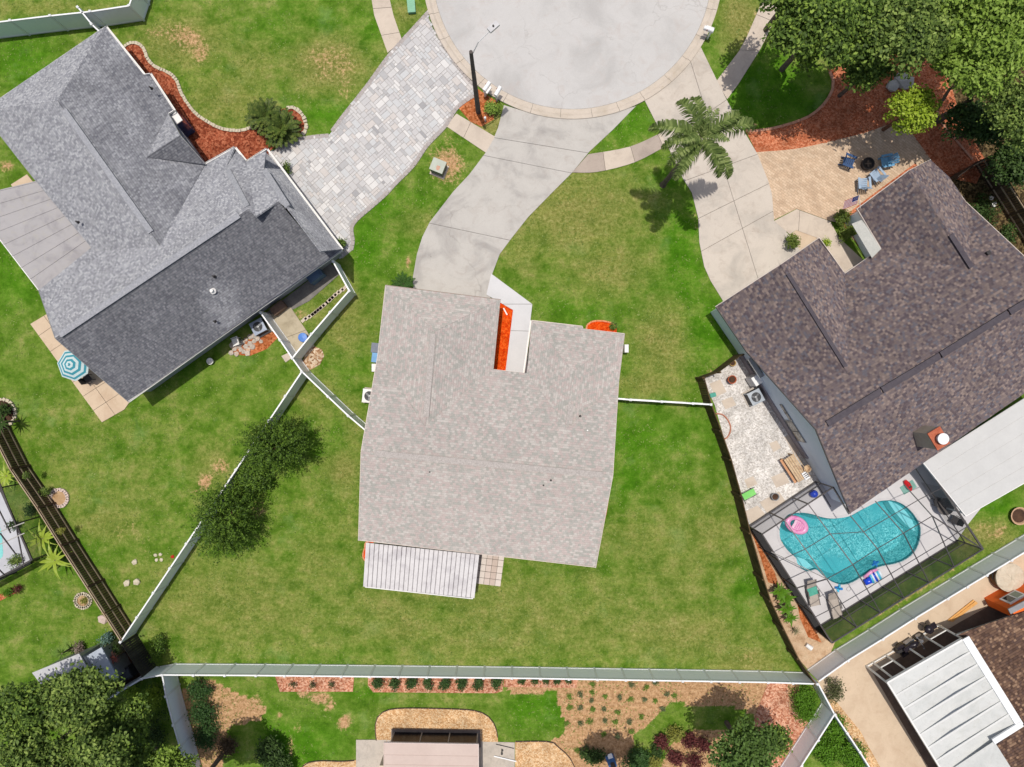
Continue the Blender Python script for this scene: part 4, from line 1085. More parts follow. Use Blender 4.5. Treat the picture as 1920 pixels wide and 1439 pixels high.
# orange wall with window and roof of the shed wing
ORW = pm('orange_siding', [(.78, .13, .015), (.86, .17, .02)], 1.5, .7, .05, 10, .06)
oa, ob_ = W(1844, 1121), W(1960, 1040)
MB().add([W(1844, 1121, 0), W(1975, 1047, 0), W(1975, 1047, 0) + Vector((0, 0, 2.6)), W(1844, 1121, 0) + Vector((0, 0, 2.6)),
          W(1852, 1136, 0), W(1983, 1062, 0), W(1983, 1062, 0) + Vector((0, 0, 2.6)), W(1852, 1136, 0) + Vector((0, 0, 2.6))],
         [(0, 1, 2, 3), (4, 7, 6, 5), (3, 2, 6, 7), (0, 3, 7, 4), (1, 5, 6, 2)]).build('wall', ORW, r4)
dd = (W(1975, 1047) - W(1844, 1121)).normalized(); nn_ = Vector((-dd.y, dd.x, 0)); sa_ = math.atan2(dd.y, dd.x)
pw = W(1844, 1121) + dd * .95 + nn_ * .03
fr = MB().box((pw.x, pw.y, 1.55), (1.15, .08, 1.0), sa_).build('window', WHITEP, r4)
MB().box((pw.x + nn_.x * .03 - dd.x * .25, pw.y + nn_.y * .03 - dd.y * .25, 1.55), (.42, .06, .7), sa_).build('pane', GLASS, fr)
MB().box((pw.x + nn_.x * .03 + dd.x * .27, pw.y + nn_.y * .03 + dd.y * .27, 1.55), (.42, .06, .7), sa_).build('pane', pm('blind', [A(150, 160, 140), A(170, 176, 158)], 2), fr)
MB().bar(W(1892, 1147, 2.65), W(2030, 1078, 2.65), .34, .08).build('eave', GREYM, r4)

# ---- house at the bottom edge: pink porch roof
r5 = thing('house', 'house cut by the bottom edge with pinkish metal porch roof', 'house', tuple(W(810, 1460)))
h5 = House(r5)
PINK = pm('pinkish_roof_metal', [A(204, 184, 174), A(213, 194, 184)], .7, .55, 0, 6, .04)
pr = pan_roof(h5, [(720, 1560, 2.9), (898, 1562, 2.9), (897, 1396, 2.5), (720, 1393, 2.5)], PINK, 1, ribh=.02, ribw=.05)
a, b, c, d = [W(*q) for q in [(720, 1560, 2.9), (898, 1562, 2.9), (897, 1396, 2.5), (720, 1393, 2.5)]]
for t in (.25, .5, .75, .86): p, q = a.lerp(d, t), b.lerp(c, t); MB().bar(p + Vector((0, 0, .008)), q + Vector((0, 0, .008)), .05, .016).build('seam', PINK, pr)
fascia(h5, [(720, 1393, 2.51), (897, 1396, 2.51), (898, 1562, 2.9)], pm('white_pink_trim', [A(222, 206, 200), A(230, 214, 208)], 1), .13, .04)
DKS = pm('dark_screen_glass', [A(14, 16, 22), A(30, 32, 40)], 1.2, .25, 0, 6, .2)
x0_, x1_ = W(736, 1368), W(899, 1371)
MB().prism([W(734, 1366), W(900, 1368), W(902, 1400), W(734, 1400)], 0, .12).build('sill', pm('taupe_sill', [A(124, 112, 106), A(140, 128, 120)], 2), r5)
zt = 2.35
for i in range(3):
    a = W(740, 1372).lerp(W(896, 1374), i / 3 + .01); b = W(740, 1372).lerp(W(896, 1374), (i + 1) / 3 - .01)
    fw = MB().bar(a + Vector((0, 0, zt / 2 + .05)), b + Vector((0, 0, zt / 2 + .05)), .04, zt).build('window', DKS, r5)
for i in range(4):
    a = W(740, 1372).lerp(W(896, 1374), i / 3); MB().bar((a.x, a.y + .03, .1), (a.x, a.y + .03, zt + .1), .07, .07).build('mullion', GREYM, r5)
MB().prism([W(724, 1400), W(896, 1402), W(896, 1520), W(724, 1520)], 0.0, 2.3).build('wall', CREAM, r5)

# ---- shed, lower left
r6 = thing('garden_shed', 'shed with two pale metal roof halves beside the lower left trees', 'shed', tuple(W(170, 1260)))
h6 = House(r6)
SHR = pm('pale_blue_metal', [A(176, 186, 200), A(196, 204, 214)], .8, .4, 0, 5, .06)
def slabroof(h, pts, m, th=.08, name='roof_panel'):
    P = [W(*p) for p in pts]; n = len(P); d = Vector((0, 0, th))
    return MB().add(P + [p - d for p in P], [tuple(range(n - 1, -1, -1)), tuple(range(n, 2 * n))] + [(i, (i + 1) % n, n + (i + 1) % n, n + i) for i in range(n)]).build(name, m, h.root)
slabroof(h6, [(148, 1226, 2.4), (186, 1292, 2.4), (120, 1340, 2.2), (60, 1262, 2.2)], concrete('stained_pale_metal', A(206, 206, 208), A(190, 190, 194), A(140, 140, 146), 0, 1.3, 5))
slabroof(h6, [(161, 1231, 1.9), (190, 1214, 1.9), (222, 1273, 1.9), (203, 1291, 1.9)], SHR)
MB().prism([W(150, 1232, 2.4), W(184, 1290, 2.4), W(122, 1334, 2.4), W(66, 1264, 2.4)], 0, 2.15).build('wall', GREYM, r6)
MB().prism([W(164, 1233, 1.9), W(190, 1218, 1.9), W(218, 1272, 1.9), W(203, 1286, 1.9)], 0, 1.8).build('wall', GREYM, r6)
# ------------------------------------------------------------------ fences
RAILW = WHITE
PANELM = pm('vinyl_panel', [(.82, .855, .885), (.84, .87, .90)], 1.5, .4, 0, 5, .03)
def at0(px, py, z): w = W(px, py, z); return Vector((w.x, w.y, 0))
def vinyl(label, pts, z=1.8, seg=1.85, first=True, last=True, group='white vinyl fences'):
    P = [at0(x, y, z) for x, y in pts]
    root = thing('vinyl_fence', label, 'fence', tuple(P[0]))
    nodes = [P[0]]
    for a, b in zip(P[:-1], P[1:]):
        n = max(1, round((b - a).length / seg))
        nodes += [a.lerp(b, (i + 1) / n) for i in range(n)]
    for i, p in enumerate(nodes):
        if (i == 0 and not first) or (i == len(nodes) - 1 and not last): continue
        d = (nodes[min(i + 1, len(nodes) - 1)] - nodes[max(i - 1, 0)]); rz = math.atan2(d.y, d.x)
        po = MB().box((p.x, p.y, z / 2 + .01), (.125, .125, z + .06), rz).build('post', WHITE, root)
        c = MB(); zz = z + .045
        M = Matrix.Rotation(rz, 3, 'Z')
        q = [M @ Vector((i_ * .075, j_ * .075, 0)) + Vector((p.x, p.y, zz)) for i_, j_ in ((-1, -1), (1, -1), (1, 1), (-1, 1))]
        c.add(q + [v + Vector((0, 0, .02)) for v in q] + [Vector((p.x, p.y, zz + .07))], [(3, 2, 1, 0), (0, 1, 5, 4), (1, 2, 6, 5), (2, 3, 7, 6), (3, 0, 4, 7), (4, 5, 8), (5, 6, 8), (6, 7, 8), (7, 4, 8)])
        c.build('post_cap', WHITE, po)
    for a, b in zip(nodes[:-1], nodes[1:]):
        d = (b - a).normalized(); s = Vector((-d.y, d.x, 0)); a2, b2 = a + d * .06, b - d * .06
        MB().bar(a2 + Vector((0, 0, z - .05)), b2 + Vector((0, 0, z - .05)), .085, .11).build('top_rail', WHITE, root)
        MB().bar(a2 + Vector((0, 0, .11)), b2 + Vector((0, 0, .11)), .09, .12).build('bottom_rail', WHITE, root)
        L = (b2 - a2).length; n = max(1, int(L / .28)); m = MB(); wv = L / n
        for i in range(n):
            c0, c1 = a2 + d * (i * wv + .004), a2 + d * ((i + 1) * wv - .004)
            m.bar(c0 + Vector((0, 0, z / 2 + .03)), c1 + Vector((0, 0, z / 2 + .03)), .05, z - .28)
        m.bar(a2 + Vector((0, 0, z / 2 + .03)), b2 + Vector((0, 0, z / 2 + .03)), .042, z - .28)
        m.build('panel', PANELM, root)
    return root
vinyl('long white vinyl fence running across the picture below the centre lawn', [(304, 1266), (480, 1267), (960, 1272), (1440, 1280), (1533, 1283)])
vinyl('short bent white vinyl fence between the long fence and the leafy lower left trees', [(266, 1273), (304, 1266)], last=False)
vinyl('thin white fence running down left from the shed corner under the trees', [(170, 1330), (266, 1273)], last=False)
vinyl('white vinyl fence going down to the bottom edge beside the dark lower left trees', [(304, 1266), (311, 1306), (325, 1360), (337, 1401), (354, 1470)], first=False)
vinyl('white vinyl fence running down left from beside the round bright hedge', [(1565, 1340), (1503, 1436), (1480, 1472)])
vinyl('long white vinyl fence on the right between the pool cage and the tan back patio', [(1534, 1279), (1590, 1239), (1655, 1199), (1716, 1160), (1777, 1123), (1850, 1079), (1990, 995)], first=False)
vinyl('narrow white fence edging the tan gravel strip right of the bright shrubs', [(1534, 1282), (1565, 1340), (1612, 1410), (1650, 1470)], first=False)
vinyl('long diagonal white vinyl fence behind the two dark conifers', [(566, 697), (226, 1204)], first=False)
vinyl('white vinyl fence from the grey left house past the concrete pad to the middle house', [(488, 586), (525, 638), (548, 672), (566, 697), (615, 744), (653, 780), (686, 808)])
vinyl('short white vinyl fence slanting beside the row of stepping stones', [(655, 545), (619, 586), (584, 627), (548, 672)], first=False, last=False)
vinyl('short white vinyl fence from the grey garage corner to the stepping stones', [(624, 490), (655, 546)])
vinyl('white vinyl fence in the top left corner behind the grey house', [(-130, 56), (-56, 48), (19, 39), (94, 30), (169, 22), (242, 11), (252, -20), (270, -80)])
vinyl('short white fence spur touching the top corner of the grey house', [(146, 14), (172, 46), (187, 60)], first=True)
vinyl('thin white vinyl fence between the middle house and the wooden fence', [(1157, 748), (1182, 750), (1299, 757), (1333, 759)], first=False)

WOODD = pm('dark_brown_boards', [A(66, 50, 40), A(96, 74, 58), A(80, 60, 46)], 1.2, .9, .3, 9, .3, island=.3)
WOODR = pm('weathered_rail', [A(170, 146, 120), A(196, 176, 152)], 2, .9, .2, 12, .2)
WOODO = pm('olive_brown_boards', [A(76, 60, 38), A(102, 82, 52), A(62, 50, 34)], 1.2, .9, .3, 9, .25, island=.25)
def woodfence(label, pts, z=1.8, side=1, m=None, rails=(.3, 1.0, 1.68), railm=None, capm=None):
    m = m or WOODD
    P = [at0(x, y, z) for x, y in pts]
    root = thing('wooden_fence', label, 'fence', tuple(P[0]))
    bd = MB()
    for a, b in zip(P[:-1], P[1:]):
        d = (b - a).normalized(); s = Vector((-d.y, d.x, 0)) * side; L = (b - a).length
        n = max(1, int(L / .15))
        for i in range(n):
            c = a + d * ((i + .5) * L / n); h = z + random.uniform(-.02, .02)
            bd.box((c.x, c.y, h / 2), (L / n - .012, .02, h), math.atan2(d.y, d.x))
        for rz_ in rails: MB().bar(a + s * .035 + Vector((0, 0, rz_)), b + s * .035 + Vector((0, 0, rz_)), .045, .085).build('rail', railm or WOODR, root)
        k = max(1, round(L / 2.4))
        for i in range(k + 1):
            if i == k and b is not P[-1]: continue
            c = a + d * (i * L / k) + s * .06; MB().box((c.x, c.y, z / 2), (.1, .1, z + .04), math.atan2(d.y, d.x)).build('post', m, root)
        if capm: MB().bar(a + Vector((0, 0, z + .03)), b + Vector((0, 0, z + .03)), .06, .025).build('cap_rail', capm, root)
    bd.build('boards', m, root, kind='stuff')
    return root
woodfence('dark brown wooden fence with pale rails on the left edge beside the spiky plants', [(-60, 724), (19, 880), (69, 953), (113, 1024), (163, 1102), (226, 1201)], side=1, capm=WOODR, railm=WOODR)
woodfence('dark slatted wooden fence panel beside the shed and the white fence corner', [(228, 1208), (266, 1270)], side=-1, m=pm('charcoal_boards', [A(46, 44, 42), A(70, 66, 62)], 2, .9, .3, 9, .3, island=.3), railm=WOODD)
woodfence('curving olive brown wooden fence between the centre lawn and the pool yard', [(1320, 708), (1334, 759), (1352, 808), (1371, 862), (1390, 930), (1407, 1000), (1432, 1087), (1445, 1127), (1470, 1181), (1497, 1235), (1529, 1283)], side=-1, m=WOODO, rails=(), capm=WOODO)
woodfence('short brown wooden fence joining the pool yard to the brown house corner', [(1393, 664), (1350, 697), (1320, 708)], side=1, m=WOODO, rails=(.4, 1.4), railm=WOODO)
woodfence('dark wooden fence with rails in the shade at the right edge under the trees', [(1795, 332), (1822, 312), (1861, 291), (1925, 392), (1990, 494)], side=-1)

# ------------------------------------------------------------------ swimming pool and cage
POOLP = [(1461, 989), (1465, 978), (1472, 969), (1481, 963), (1503, 961), (1522, 964), (1542, 970), (1563, 972), (1590, 968), (1611, 957), (1641, 942), (1653, 938.6), (1674, 938.6), (1694, 947), (1710, 962), (1721, 979), (1725, 995), (1722, 1016), (1713, 1035),
         (1698, 1048), (1680, 1056), (1650, 1062), (1632, 1070), (1617, 1080), (1596, 1092), (1579, 1096), (1560, 1091), (1542, 1079), (1530, 1068), (1522, 1069), (1512, 1071), (1500, 1064), (1493.5, 1055), (1491, 1046), (1481, 1037), (1472, 1027), (1462, 1010)]
POOLW = [(W(x, y).x, W(x, y).y) for x, y in smooth(POOLP, 4)]
DECK = [(1404, 986), (1529, 903), (1592, 962), (1735, 870), (1870, 800), (1930, 880), (1793, 1012), (1812, 985), (1840, 1030), (1793, 1013), (1526, 1178)]
DECK = [(1404, 986), (1529, 903), (1560, 905), (1640, 860), (1760, 790), (1880, 900), (1812, 985), (1793, 1013), (1526, 1178)]
M_DECK = pm('pool_deck_coating', [A(206, 204, 206), A(216, 214, 215)], 1.0, .8, .1, 12, .05)
def holed(name, outer, inner, z0, z1, m, parent=None, kind=None):
    o = [Vector((p[0], p[1], 0)) for p in outer]; i = [Vector((p[0], p[1], 0)) for p in inner]
    if area(o) < 0: o = o[::-1]
    if area(i) > 0: i = i[::-1]
    b = MB(); allp = o + i
    b.v = [(p.x, p.y, z1) for p in allp] + [(p.x, p.y, z0) for p in allp]; n = len(allp)
    for t in tessellate_polygon([o, i]):
        a, c, d = t
        if (allp[c] - allp[a]).cross(allp[d] - allp[a]).z < 0: t = (a, d, c)
        b.f.append(tuple(t))
    for s, e in ((0, len(o)), (len(o), n)):
        for k in range(s, e):
            k2 = k + 1 if k + 1 < e else s
            b.f.append((k, n + k, n + k2, k2))
    return b.build(name, m, parent, kind=kind)
holed('pool_deck', [(W(x, y).x, W(x, y).y) for x, y in DECK], POOLW, -0.3, 0.08, M_DECK, kind='structure')
pool = thing('swimming_pool', 'kidney shaped turquoise swimming pool under the screen cage', 'swimming pool', tuple(W(1600, 1010)))
bm_ = MB(); n = len(POOLW)
PB, nP, pPb = newmat('pool_plaster_caustics')
vv = nP.nodes.new('ShaderNodeTexVoronoi'); vv.feature = 'SMOOTH_F1'; vv.inputs['Scale'].default_value = 3.2
nP.links.new(pos(nP), vv.inputs['Vector'])
cP = ramp(nP, noi(nP, pos(nP), 4.5, 3, .7, 2.5), [(0.40, (0.12, 0.36, 0.38)), (0.5, (0.26, 0.54, 0.54)), (0.58, (0.74, 0.88, 0.84))])  # rippled net of sunlight painted into the plaster colour
cP = mixc(nP, ramp(nP, noi(nP, pos(nP), .35, 2), [(.36, (0, 0, 0)), (.5, (1, 1, 1))]), (0.20, 0.50, 0.52), cP)  # keeps the painted light net to part of the basin
nP.links.new(cP, pPb.inputs['Base Color']); pPb.inputs['Roughness'].default_value = .8
pw_ = POOLW if area(POOLW) > 0 else POOLW[::-1]
bs = offset(pw_, .35)
for i in range(n):
    j = (i + 1) % n
    bm_.add([(pw_[i][0], pw_[i][1], .079), (pw_[j][0], pw_[j][1], .079), (bs[j][0], bs[j][1], -1.35), (bs[i][0], bs[i][1], -1.35)], [(0, 3, 2, 1)])
bb_ = [Vector((p[0], p[1], 0)) for p in bs]
o_ = len(bm_.v); bm_.v += [(p.x, p.y, -1.35) for p in bb_]
for t in tessellate_polygon([bb_]): bm_.f.append(tuple(o_ + k for k in t))
bm_.build('basin', PB, pool)
tl = MB(); ti = offset(pw_, .06)
for i in range(n):
    j = (i + 1) % n
    tl.add([(pw_[i][0], pw_[i][1], .07), (pw_[j][0], pw_[j][1], .07), (ti[j][0], ti[j][1], -.12), (ti[i][0], ti[i][1], -.12)], [(0, 3, 2, 1)])
tl.build('waterline_tiles', pm('waterline_tile', [A(24, 92, 104), A(44, 120, 130)], 8, .3, 0, 12, .2), pool)
PALE = pm('pale_step_plaster', [(.82, .88, .86), (.86, .90, .88)], 1, .8, .1, 9, .1)
sh = [p for p in POOLP[28:34]]
MB().prism([W(1530, 1068), W(1522, 1070), W(1512, 1072), W(1500, 1065), W(1493, 1056), W(1490, 1044), W(1510, 1050)], -1.2, -.16).build('sun_shelf', PALE, pool)
MB().prism([W(1668, 937), W(1692, 944), W(1712, 962), W(1726, 990), W(1722, 1000), W(1704, 985), W(1684, 962)], -1.3, -.42).build('step', PALE, pool)
WM, nW, pW = newmat('pool_water')
tr = nW.nodes.new('ShaderNodeBsdfTransparent'); tr.inputs[0].default_value = (0.50, 0.80, 0.86, 1)
gl = nW.nodes.new('ShaderNodeBsdfGlossy'); gl.inputs['Roughness'].default_value = .06
df = nW.nodes.new('ShaderNodeBsdfDiffuse'); df.inputs[0].default_value = (0.05, 0.42, 0.45, 1)
bpn = nW.nodes.new('ShaderNodeBump'); bpn.inputs['Strength'].default_value = .5; bpn.inputs['Distance'].default_value = .05
nW.links.new(noi(nW, pos(nW), 5.5, 3, .6, .8), bpn.inputs['Height']); nW.links.new(bpn.outputs[0], gl.inputs['Normal'])
fr_ = nW.nodes.new('ShaderNodeFresnel'); fr_.inputs[0].default_value = 1.33; nW.links.new(bpn.outputs[0], fr_.inputs['Normal'])
m0 = nW.nodes.new('ShaderNodeMixShader'); m0.inputs[0].default_value = .15; nW.links.new(tr.outputs[0], m0.inputs[1]); nW.links.new(df.outputs[0], m0.inputs[2])
m1 = nW.nodes.new('ShaderNodeMixShader'); nW.links.new(fr_.outputs[0], m1.inputs[0]); nW.links.new(m0.outputs[0], m1.inputs[1]); nW.links.new(gl.outputs[0], m1.inputs[2])
nW.links.new(m1.outputs[0], nW.nodes['Material Output'].inputs[0])
wv_ = [Vector((p[0], p[1], 0)) for p in pw_]; bq = MB(); bq.v = [(p.x, p.y, -.03) for p in wv_]
for t in tessellate_polygon([wv_]): bq.f.append(tuple(t))
bq.build('water', WM, pool)
cop = MB()
out_ = offset(pw_, -.16)
for i in range(n):
    j = (i + 1) % n
    cop.add([(pw_[i][0], pw_[i][1], .11), (pw_[j][0], pw_[j][1], .11), (out_[j][0], out_[j][1], .095), (out_[i][0], out_[i][1], .095), (pw_[i][0], pw_[i][1], .02), (pw_[j][0], pw_[j][1], .02)], [(0, 1, 2, 3) , (0, 1, 5, 4)])
cop.build('coping', pm('pool_coping', [A(200, 198, 200), A(210, 208, 210)], 2, .8, .1, 12, .06), pool)

BRZ = pm('bronze_frame', [A(74, 70, 70), A(94, 90, 90)], 2, .35, 0, 8, .1)
def screenmat(name, op, c):
    m, n, p = newmat(name)
    t = n.nodes.new('ShaderNodeBsdfTransparent'); d = n.nodes.new('ShaderNodeBsdfDiffuse'); d.inputs[0].default_value = c + (1,)
    x = n.nodes.new('ShaderNodeMixShader'); x.inputs[0].default_value = op
    n.links.new(t.outputs[0], x.inputs[1]); n.links.new(d.outputs[0], x.inputs[2]); n.links.new(x.outputs[0], n.nodes['Material Output'].inputs[0])
    return m
SCR = screenmat('insect_screen', .68, (.075, .075, .065)); SCRD = screenmat('dark_privacy_screen', .93, (.02, .018, .018)); SCRL = screenmat('light_screen', .35, (.12, .12, .12))
cage = thing('pool_cage', 'bronze framed screen cage over the turquoise pool', 'pool enclosure', tuple(W(1526, 1178)))
def fb(a, b, w=.07, h=.07, m=None): MB().bar(W(*a), W(*b), w, h).build('beam', m or BRZ, cage)
CZ = 2.6; KZ = 3.48
cw, cn, ce, cs = (1429, 1002, CZ), (1562, 914, CZ), (1843, 1030, CZ), (1560, 1206, CZ)
for a, b in ((cw, cn), (cw, cs), (cs, ce)): fb(a, b, .07, .07)
fb(ce, (1736, 870, CZ), .1, .1); fb(cn, (1592, 964, 2.65), .09, .09)
K2 = [(1495, 1103, 2.95), (1550, 1086, KZ), (1599, 1059, KZ), (1645, 1029, KZ), (1694, 1000, KZ), (1748, 968, KZ), (1797, 938, 3.0)]
def onedge(a, b, px): t = (px - a[0]) / (b[0] - a[0]); return (px, a[1] + (b[1] - a[1]) * t, a[2])
K1 = [onedge(cw, cn, 1470), onedge(cw, cn, 1515), (1594, 967, 2.7), (1641, 940, 2.7), (1695, 909, 2.7)]
EE = [onedge(cs, ce, 1607), onedge(cs, ce, 1651), onedge(cs, ce, 1695), onedge(cs, ce, 1742), onedge(cs, ce, 1789)]
for i in range(5):
    fb(K1[i], K2[i + 1], .05, .07); fb(K2[i + 1], EE[i], .05, .07)
    a, b = K1[i], K2[i + 1]
for a, b in zip(K2[1:-2], K2[2:-1]): fb(a, b, .035, .04)
fb(cw, K2[1], .06, .06) if False else fb((1446, 1035, 2.6), K2[1], .05, .05)
fb((1494, 1103, 2.6), K2[1], .06, .06)
fb(ce, K2[5], .07, .07); fb(cs, (1550, 1086, KZ), .06, .06) if False else None
def mid(a, b, t=.5):
    p = W(*a).lerp(W(*b), t); return p
def fbw(p, q, w=.035, h=.035): MB().bar(p, q, w, h).build('beam', BRZ, cage)
for i in range(4):
    fbw(mid(K1[i], K2[i + 1]), mid(K1[i + 1], K2[i + 2])); fbw(mid(K2[i + 1], EE[i], .5), mid(K2[i + 2], EE[i + 1], .5))
fbw(W(1461, 1052, CZ), mid(K1[0], K2[1])); fbw(W(1529, 1157, CZ), mid(K2[1], EE[0])); fbw(mid(K2[5], EE[4]), W(1816, 986, CZ)); fbw(mid(K1[4], K2[5]), W(1766, 915, CZ))
def gnd(p): w = W(*p); return Vector((w.x, w.y, .08))
def postw(p, w=.07): MB().bar(gnd(p), W(*p), w, w).build('post', BRZ, cage)
for p in [cw, cn, ce, cs] + K1[:2] + EE: postw(p)
for t in (.25, .5, .75): a, b = W(*cw), W(*cs); q = a.lerp(b, t); MB().bar((q.x, q.y, .05), q, .06, .06).build('post', BRZ, cage)
def screenwall(a, b, m, z0=.12):
    A1, B1 = W(*a), W(*b); MB().add([(A1.x, A1.y, z0), (B1.x, B1.y, z0), tuple(B1), tuple(A1)], [(0, 1, 2, 3)]).build('screen', m, cage)
def railw(a, b, z, w=.05):
    A1, B1 = W(*a), W(*b); MB().bar((A1.x, A1.y, z), (B1.x, B1.y, z), w, w).build('rail', BRZ, cage)
screenwall(cw, cs, SCRD)
prev = cs
for e in EE + [ce]: screenwall(prev, e, SCR); prev = e
screenwall(ce, (1770, 915, CZ), SCRL)
prev = cw
for e in K1[:2] + [cn]: screenwall(prev, e, SCRL); prev = e
railw(cs, ce, .9); railw(cs, ce, .12, .08); railw(cw, cn, .9); railw(cw, cn, .12, .08); railw(cw, cs, .12, .08); railw(cn, (1592, 964, CZ), .1)
railw(ce, (1736, 870, CZ), .9)

# neighbour pool cage, left edge
M_D2 = pm('grey_pool_deck', [A(190, 192, 200), A(204, 206, 212)], 1, .8, .1, 10, .05)
sheet('pool_deck', [(-80, 830), (8, 930), (60, 1056), (-10, 1095), (-80, 1130)], -.1, .07, M_D2)
lc = thing('pool_cage', 'dark framed screen cage with a sliver of pool at the left edge', 'pool enclosure', tuple(W(50, 1060)))
def fl(a, b, w=.07): MB().bar(W(*a), W(*b), w, w).build('beam', BRZ, lc)
LW_, LS_ = (-52, 800, 2.4), (22, 1078, 2.4)
fl((-60, 790, 2.4), (12, 928, 2.4), .08) if False else None
fl((0, 915, 2.4), (60, 1050, 2.4), .1); fl((-60, 800, 2.4), (0, 915, 2.4), .1); fl((60, 1050, 2.4), (-70, 1120, 2.4), .1)
for a, b in (((-5, 895, 2.4), (30, 985, 2.5)), ((30, 985, 2.5), (45, 1062, 2.4)), ((-20, 1005, 3.0), (46, 980, 2.4)), ((-20, 1030, 3.0), (46, 1000, 2.4)), ((0, 1000, 3.0), (30, 1040, 2.4)), ((-10, 940, 3.0), (20, 1000, 3.0)), ((-10, 1060, 3.0), (10, 1080, 2.4))): fl(a, b, .06)
for p in ((0, 915, 2.4), (60, 1050, 2.4), (30, 982, 2.4), (-20, 1093, 2.4)): w = W(*p); MB().bar((w.x, w.y, .07), w, .07, .07).build('post', BRZ, lc)
for a, b, m in (((0, 915, 2.4), (60, 1050, 2.4), SCRL), ((60, 1050, 2.4), (-70, 1120, 2.4), SCRD)):
    A1, B1 = W(*a), W(*b); MB().add([(A1.x, A1.y, .1), (B1.x, B1.y, .1), tuple(B1), tuple(A1)], [(0, 1, 2, 3)]).build('screen', m, lc)
lp = thing('swimming_pool', 'sliver of turquoise pool at the left edge inside the dark framed cage', 'swimming pool', tuple(W(-10, 1015)))
MB().prism([W(x, y) for x, y in smooth([(-70, 960), (-15, 970), (2, 990), (6, 1020), (0, 1050), (-70, 1060)], 4)], .05, .08).build('water', pm('shallow_pool_water', [A(130, 214, 214), A(160, 228, 224)], 2, .05, .3, 5, .1, spec=.6), lp)
sheet('mulch_bed', [(-10, 1118), (22, 1108), (30, 1112), (10, 1122), (-20, 1138)], 0, .03, M_SALMON)

# ------------------------------------------------------------------ plants
def leafquads(P, Nn, size, ar=.6, jitter=1.0):
    """P: centres (k,3), Nn: outward directions; returns vertex and face arrays of one-quad leaves"""
    k = len(P)
    r = RNG.normal(size=(k, 3)) * jitter
    nrm = Nn + r * .55; nrm /= np.linalg.norm(nrm, axis=1)[:, None] + 1e-9
    t = RNG.normal(size=(k, 3)); t -= (t * nrm).sum(1)[:, None] * nrm; t /= np.linalg.norm(t, axis=1)[:, None] + 1e-9
    b = np.cross(nrm, t)
    s = size * RNG.uniform(.65, 1.3, (k, 1))
    V = np.stack([P - t * s * .5, P + b * s * ar * .5 - t * s * .05, P + t * s * .5, P - b * s * ar * .5 - t * s * .05], 1).reshape(-1, 3)
    F = np.arange(k * 4).reshape(-1, 4)
    return V, F
def arrmesh(name, V, F, m):
    me = bpy.data.meshes.new(name)
    me.vertices.add(len(V)); me.vertices.foreach_set('co', V.astype(np.float32).ravel())
    me.loops.add(F.size); me.loops.foreach_set('vertex_index', F.astype(np.int32).ravel())
    me.polygons.add(len(F)); me.polygons.foreach_set('loop_start', np.arange(0, F.size, 4, dtype=np.int32)); me.polygons.foreach_set('loop_total', np.full(len(F), 4, dtype=np.int32))
    me.materials.append(m); me.update(calc_edges=True); me.validate()
    return me
def crown(rx, ry, rz, lobes, leaves, size, lobr=.42, gap=.0, up=.55, inner=.1):
    L = []
    for i in range(lobes):
        while True:
            p = RNG.uniform(-1, 1, 3)
            if np.linalg.norm(p) < 1: break
        p = p * (1 - lobr * .75)
        p[2] = abs(p[2]) * 1.0 - .12 if RNG.random() < .8 else p[2]
        L.append((p, lobr * RNG.uniform(.6, 1.15)))
    tw = []; nm = []
    per = max(1, leaves // 6 // lobes)
    for c, r in L:
        d = RNG.normal(size=(per, 3)); d /= np.linalg.norm(d, axis=1)[:, None]
        d[:, 2] = np.where(RNG.random(per) < up, np.abs(d[:, 2]), d[:, 2])
        rr = r * np.where(RNG.random(per) < inner, RNG.uniform(.2, .9, per), RNG.uniform(.82, 1.12, per))
        q = c + d * rr[:, None]
        tw.append(q); nm.append(d * .6 + np.array([0, 0, .8]))
    tw = np.concatenate(tw) * np.array([rx, ry, rz]); nm = np.concatenate(nm)
    P = np.repeat(tw, 6, 0) + RNG.normal(size=(len(tw) * 6, 3)) * size * .75
    Nn = np.repeat(nm, 6, 0)
    return leafquads(P, Nn, size)
BARK = pm('grey_bark', [A(96, 84, 74), A(130, 116, 102)], 4, .95, .4, 12, .25)
BARKR = pm('brown_bark', [A(110, 76, 56), A(146, 106, 80)], 4, .95, .4, 12, .25)
OAK = leafmat('oak_leaf', (.028, .052, .010), (.10, .17, .03), (.30, .42, .07))
OAKL = leafmat('light_tree_leaf', (.09, .15, .02), (.20, .31, .045), (.34, .46, .10))
OAKG = leafmat('grey_green_leaf', (.035, .065, .014), (.13, .20, .04), (.35, .45, .11))
LIME = leafmat('lime_leaf', (.12, .18, .012), (.27, .38, .025), (.45, .55, .09))
DKG = leafmat('dark_leaf', (.020, .040, .010), (.045, .085, .02), (.10, .17, .04))
JUN = leafmat('conifer_leaf', (.018, .042, .006), (.07, .13, .016), (.17, .28, .03), .15)
HED = leafmat('hedge_leaf', (.05, .13, .006), (.09, .21, .012), (.14, .29, .025))
BURG = leafmat('burgundy_leaf', (.05, .014, .014), (.12, .03, .03), (.22, .08, .06))
YELL = leafmat('yellow_green_leaf', (.16, .15, .03), (.26, .27, .05), (.34, .36, .10))
OLIV = leafmat('olive_leaf', (.06, .07, .025), (.11, .12, .05), (.18, .19, .10))
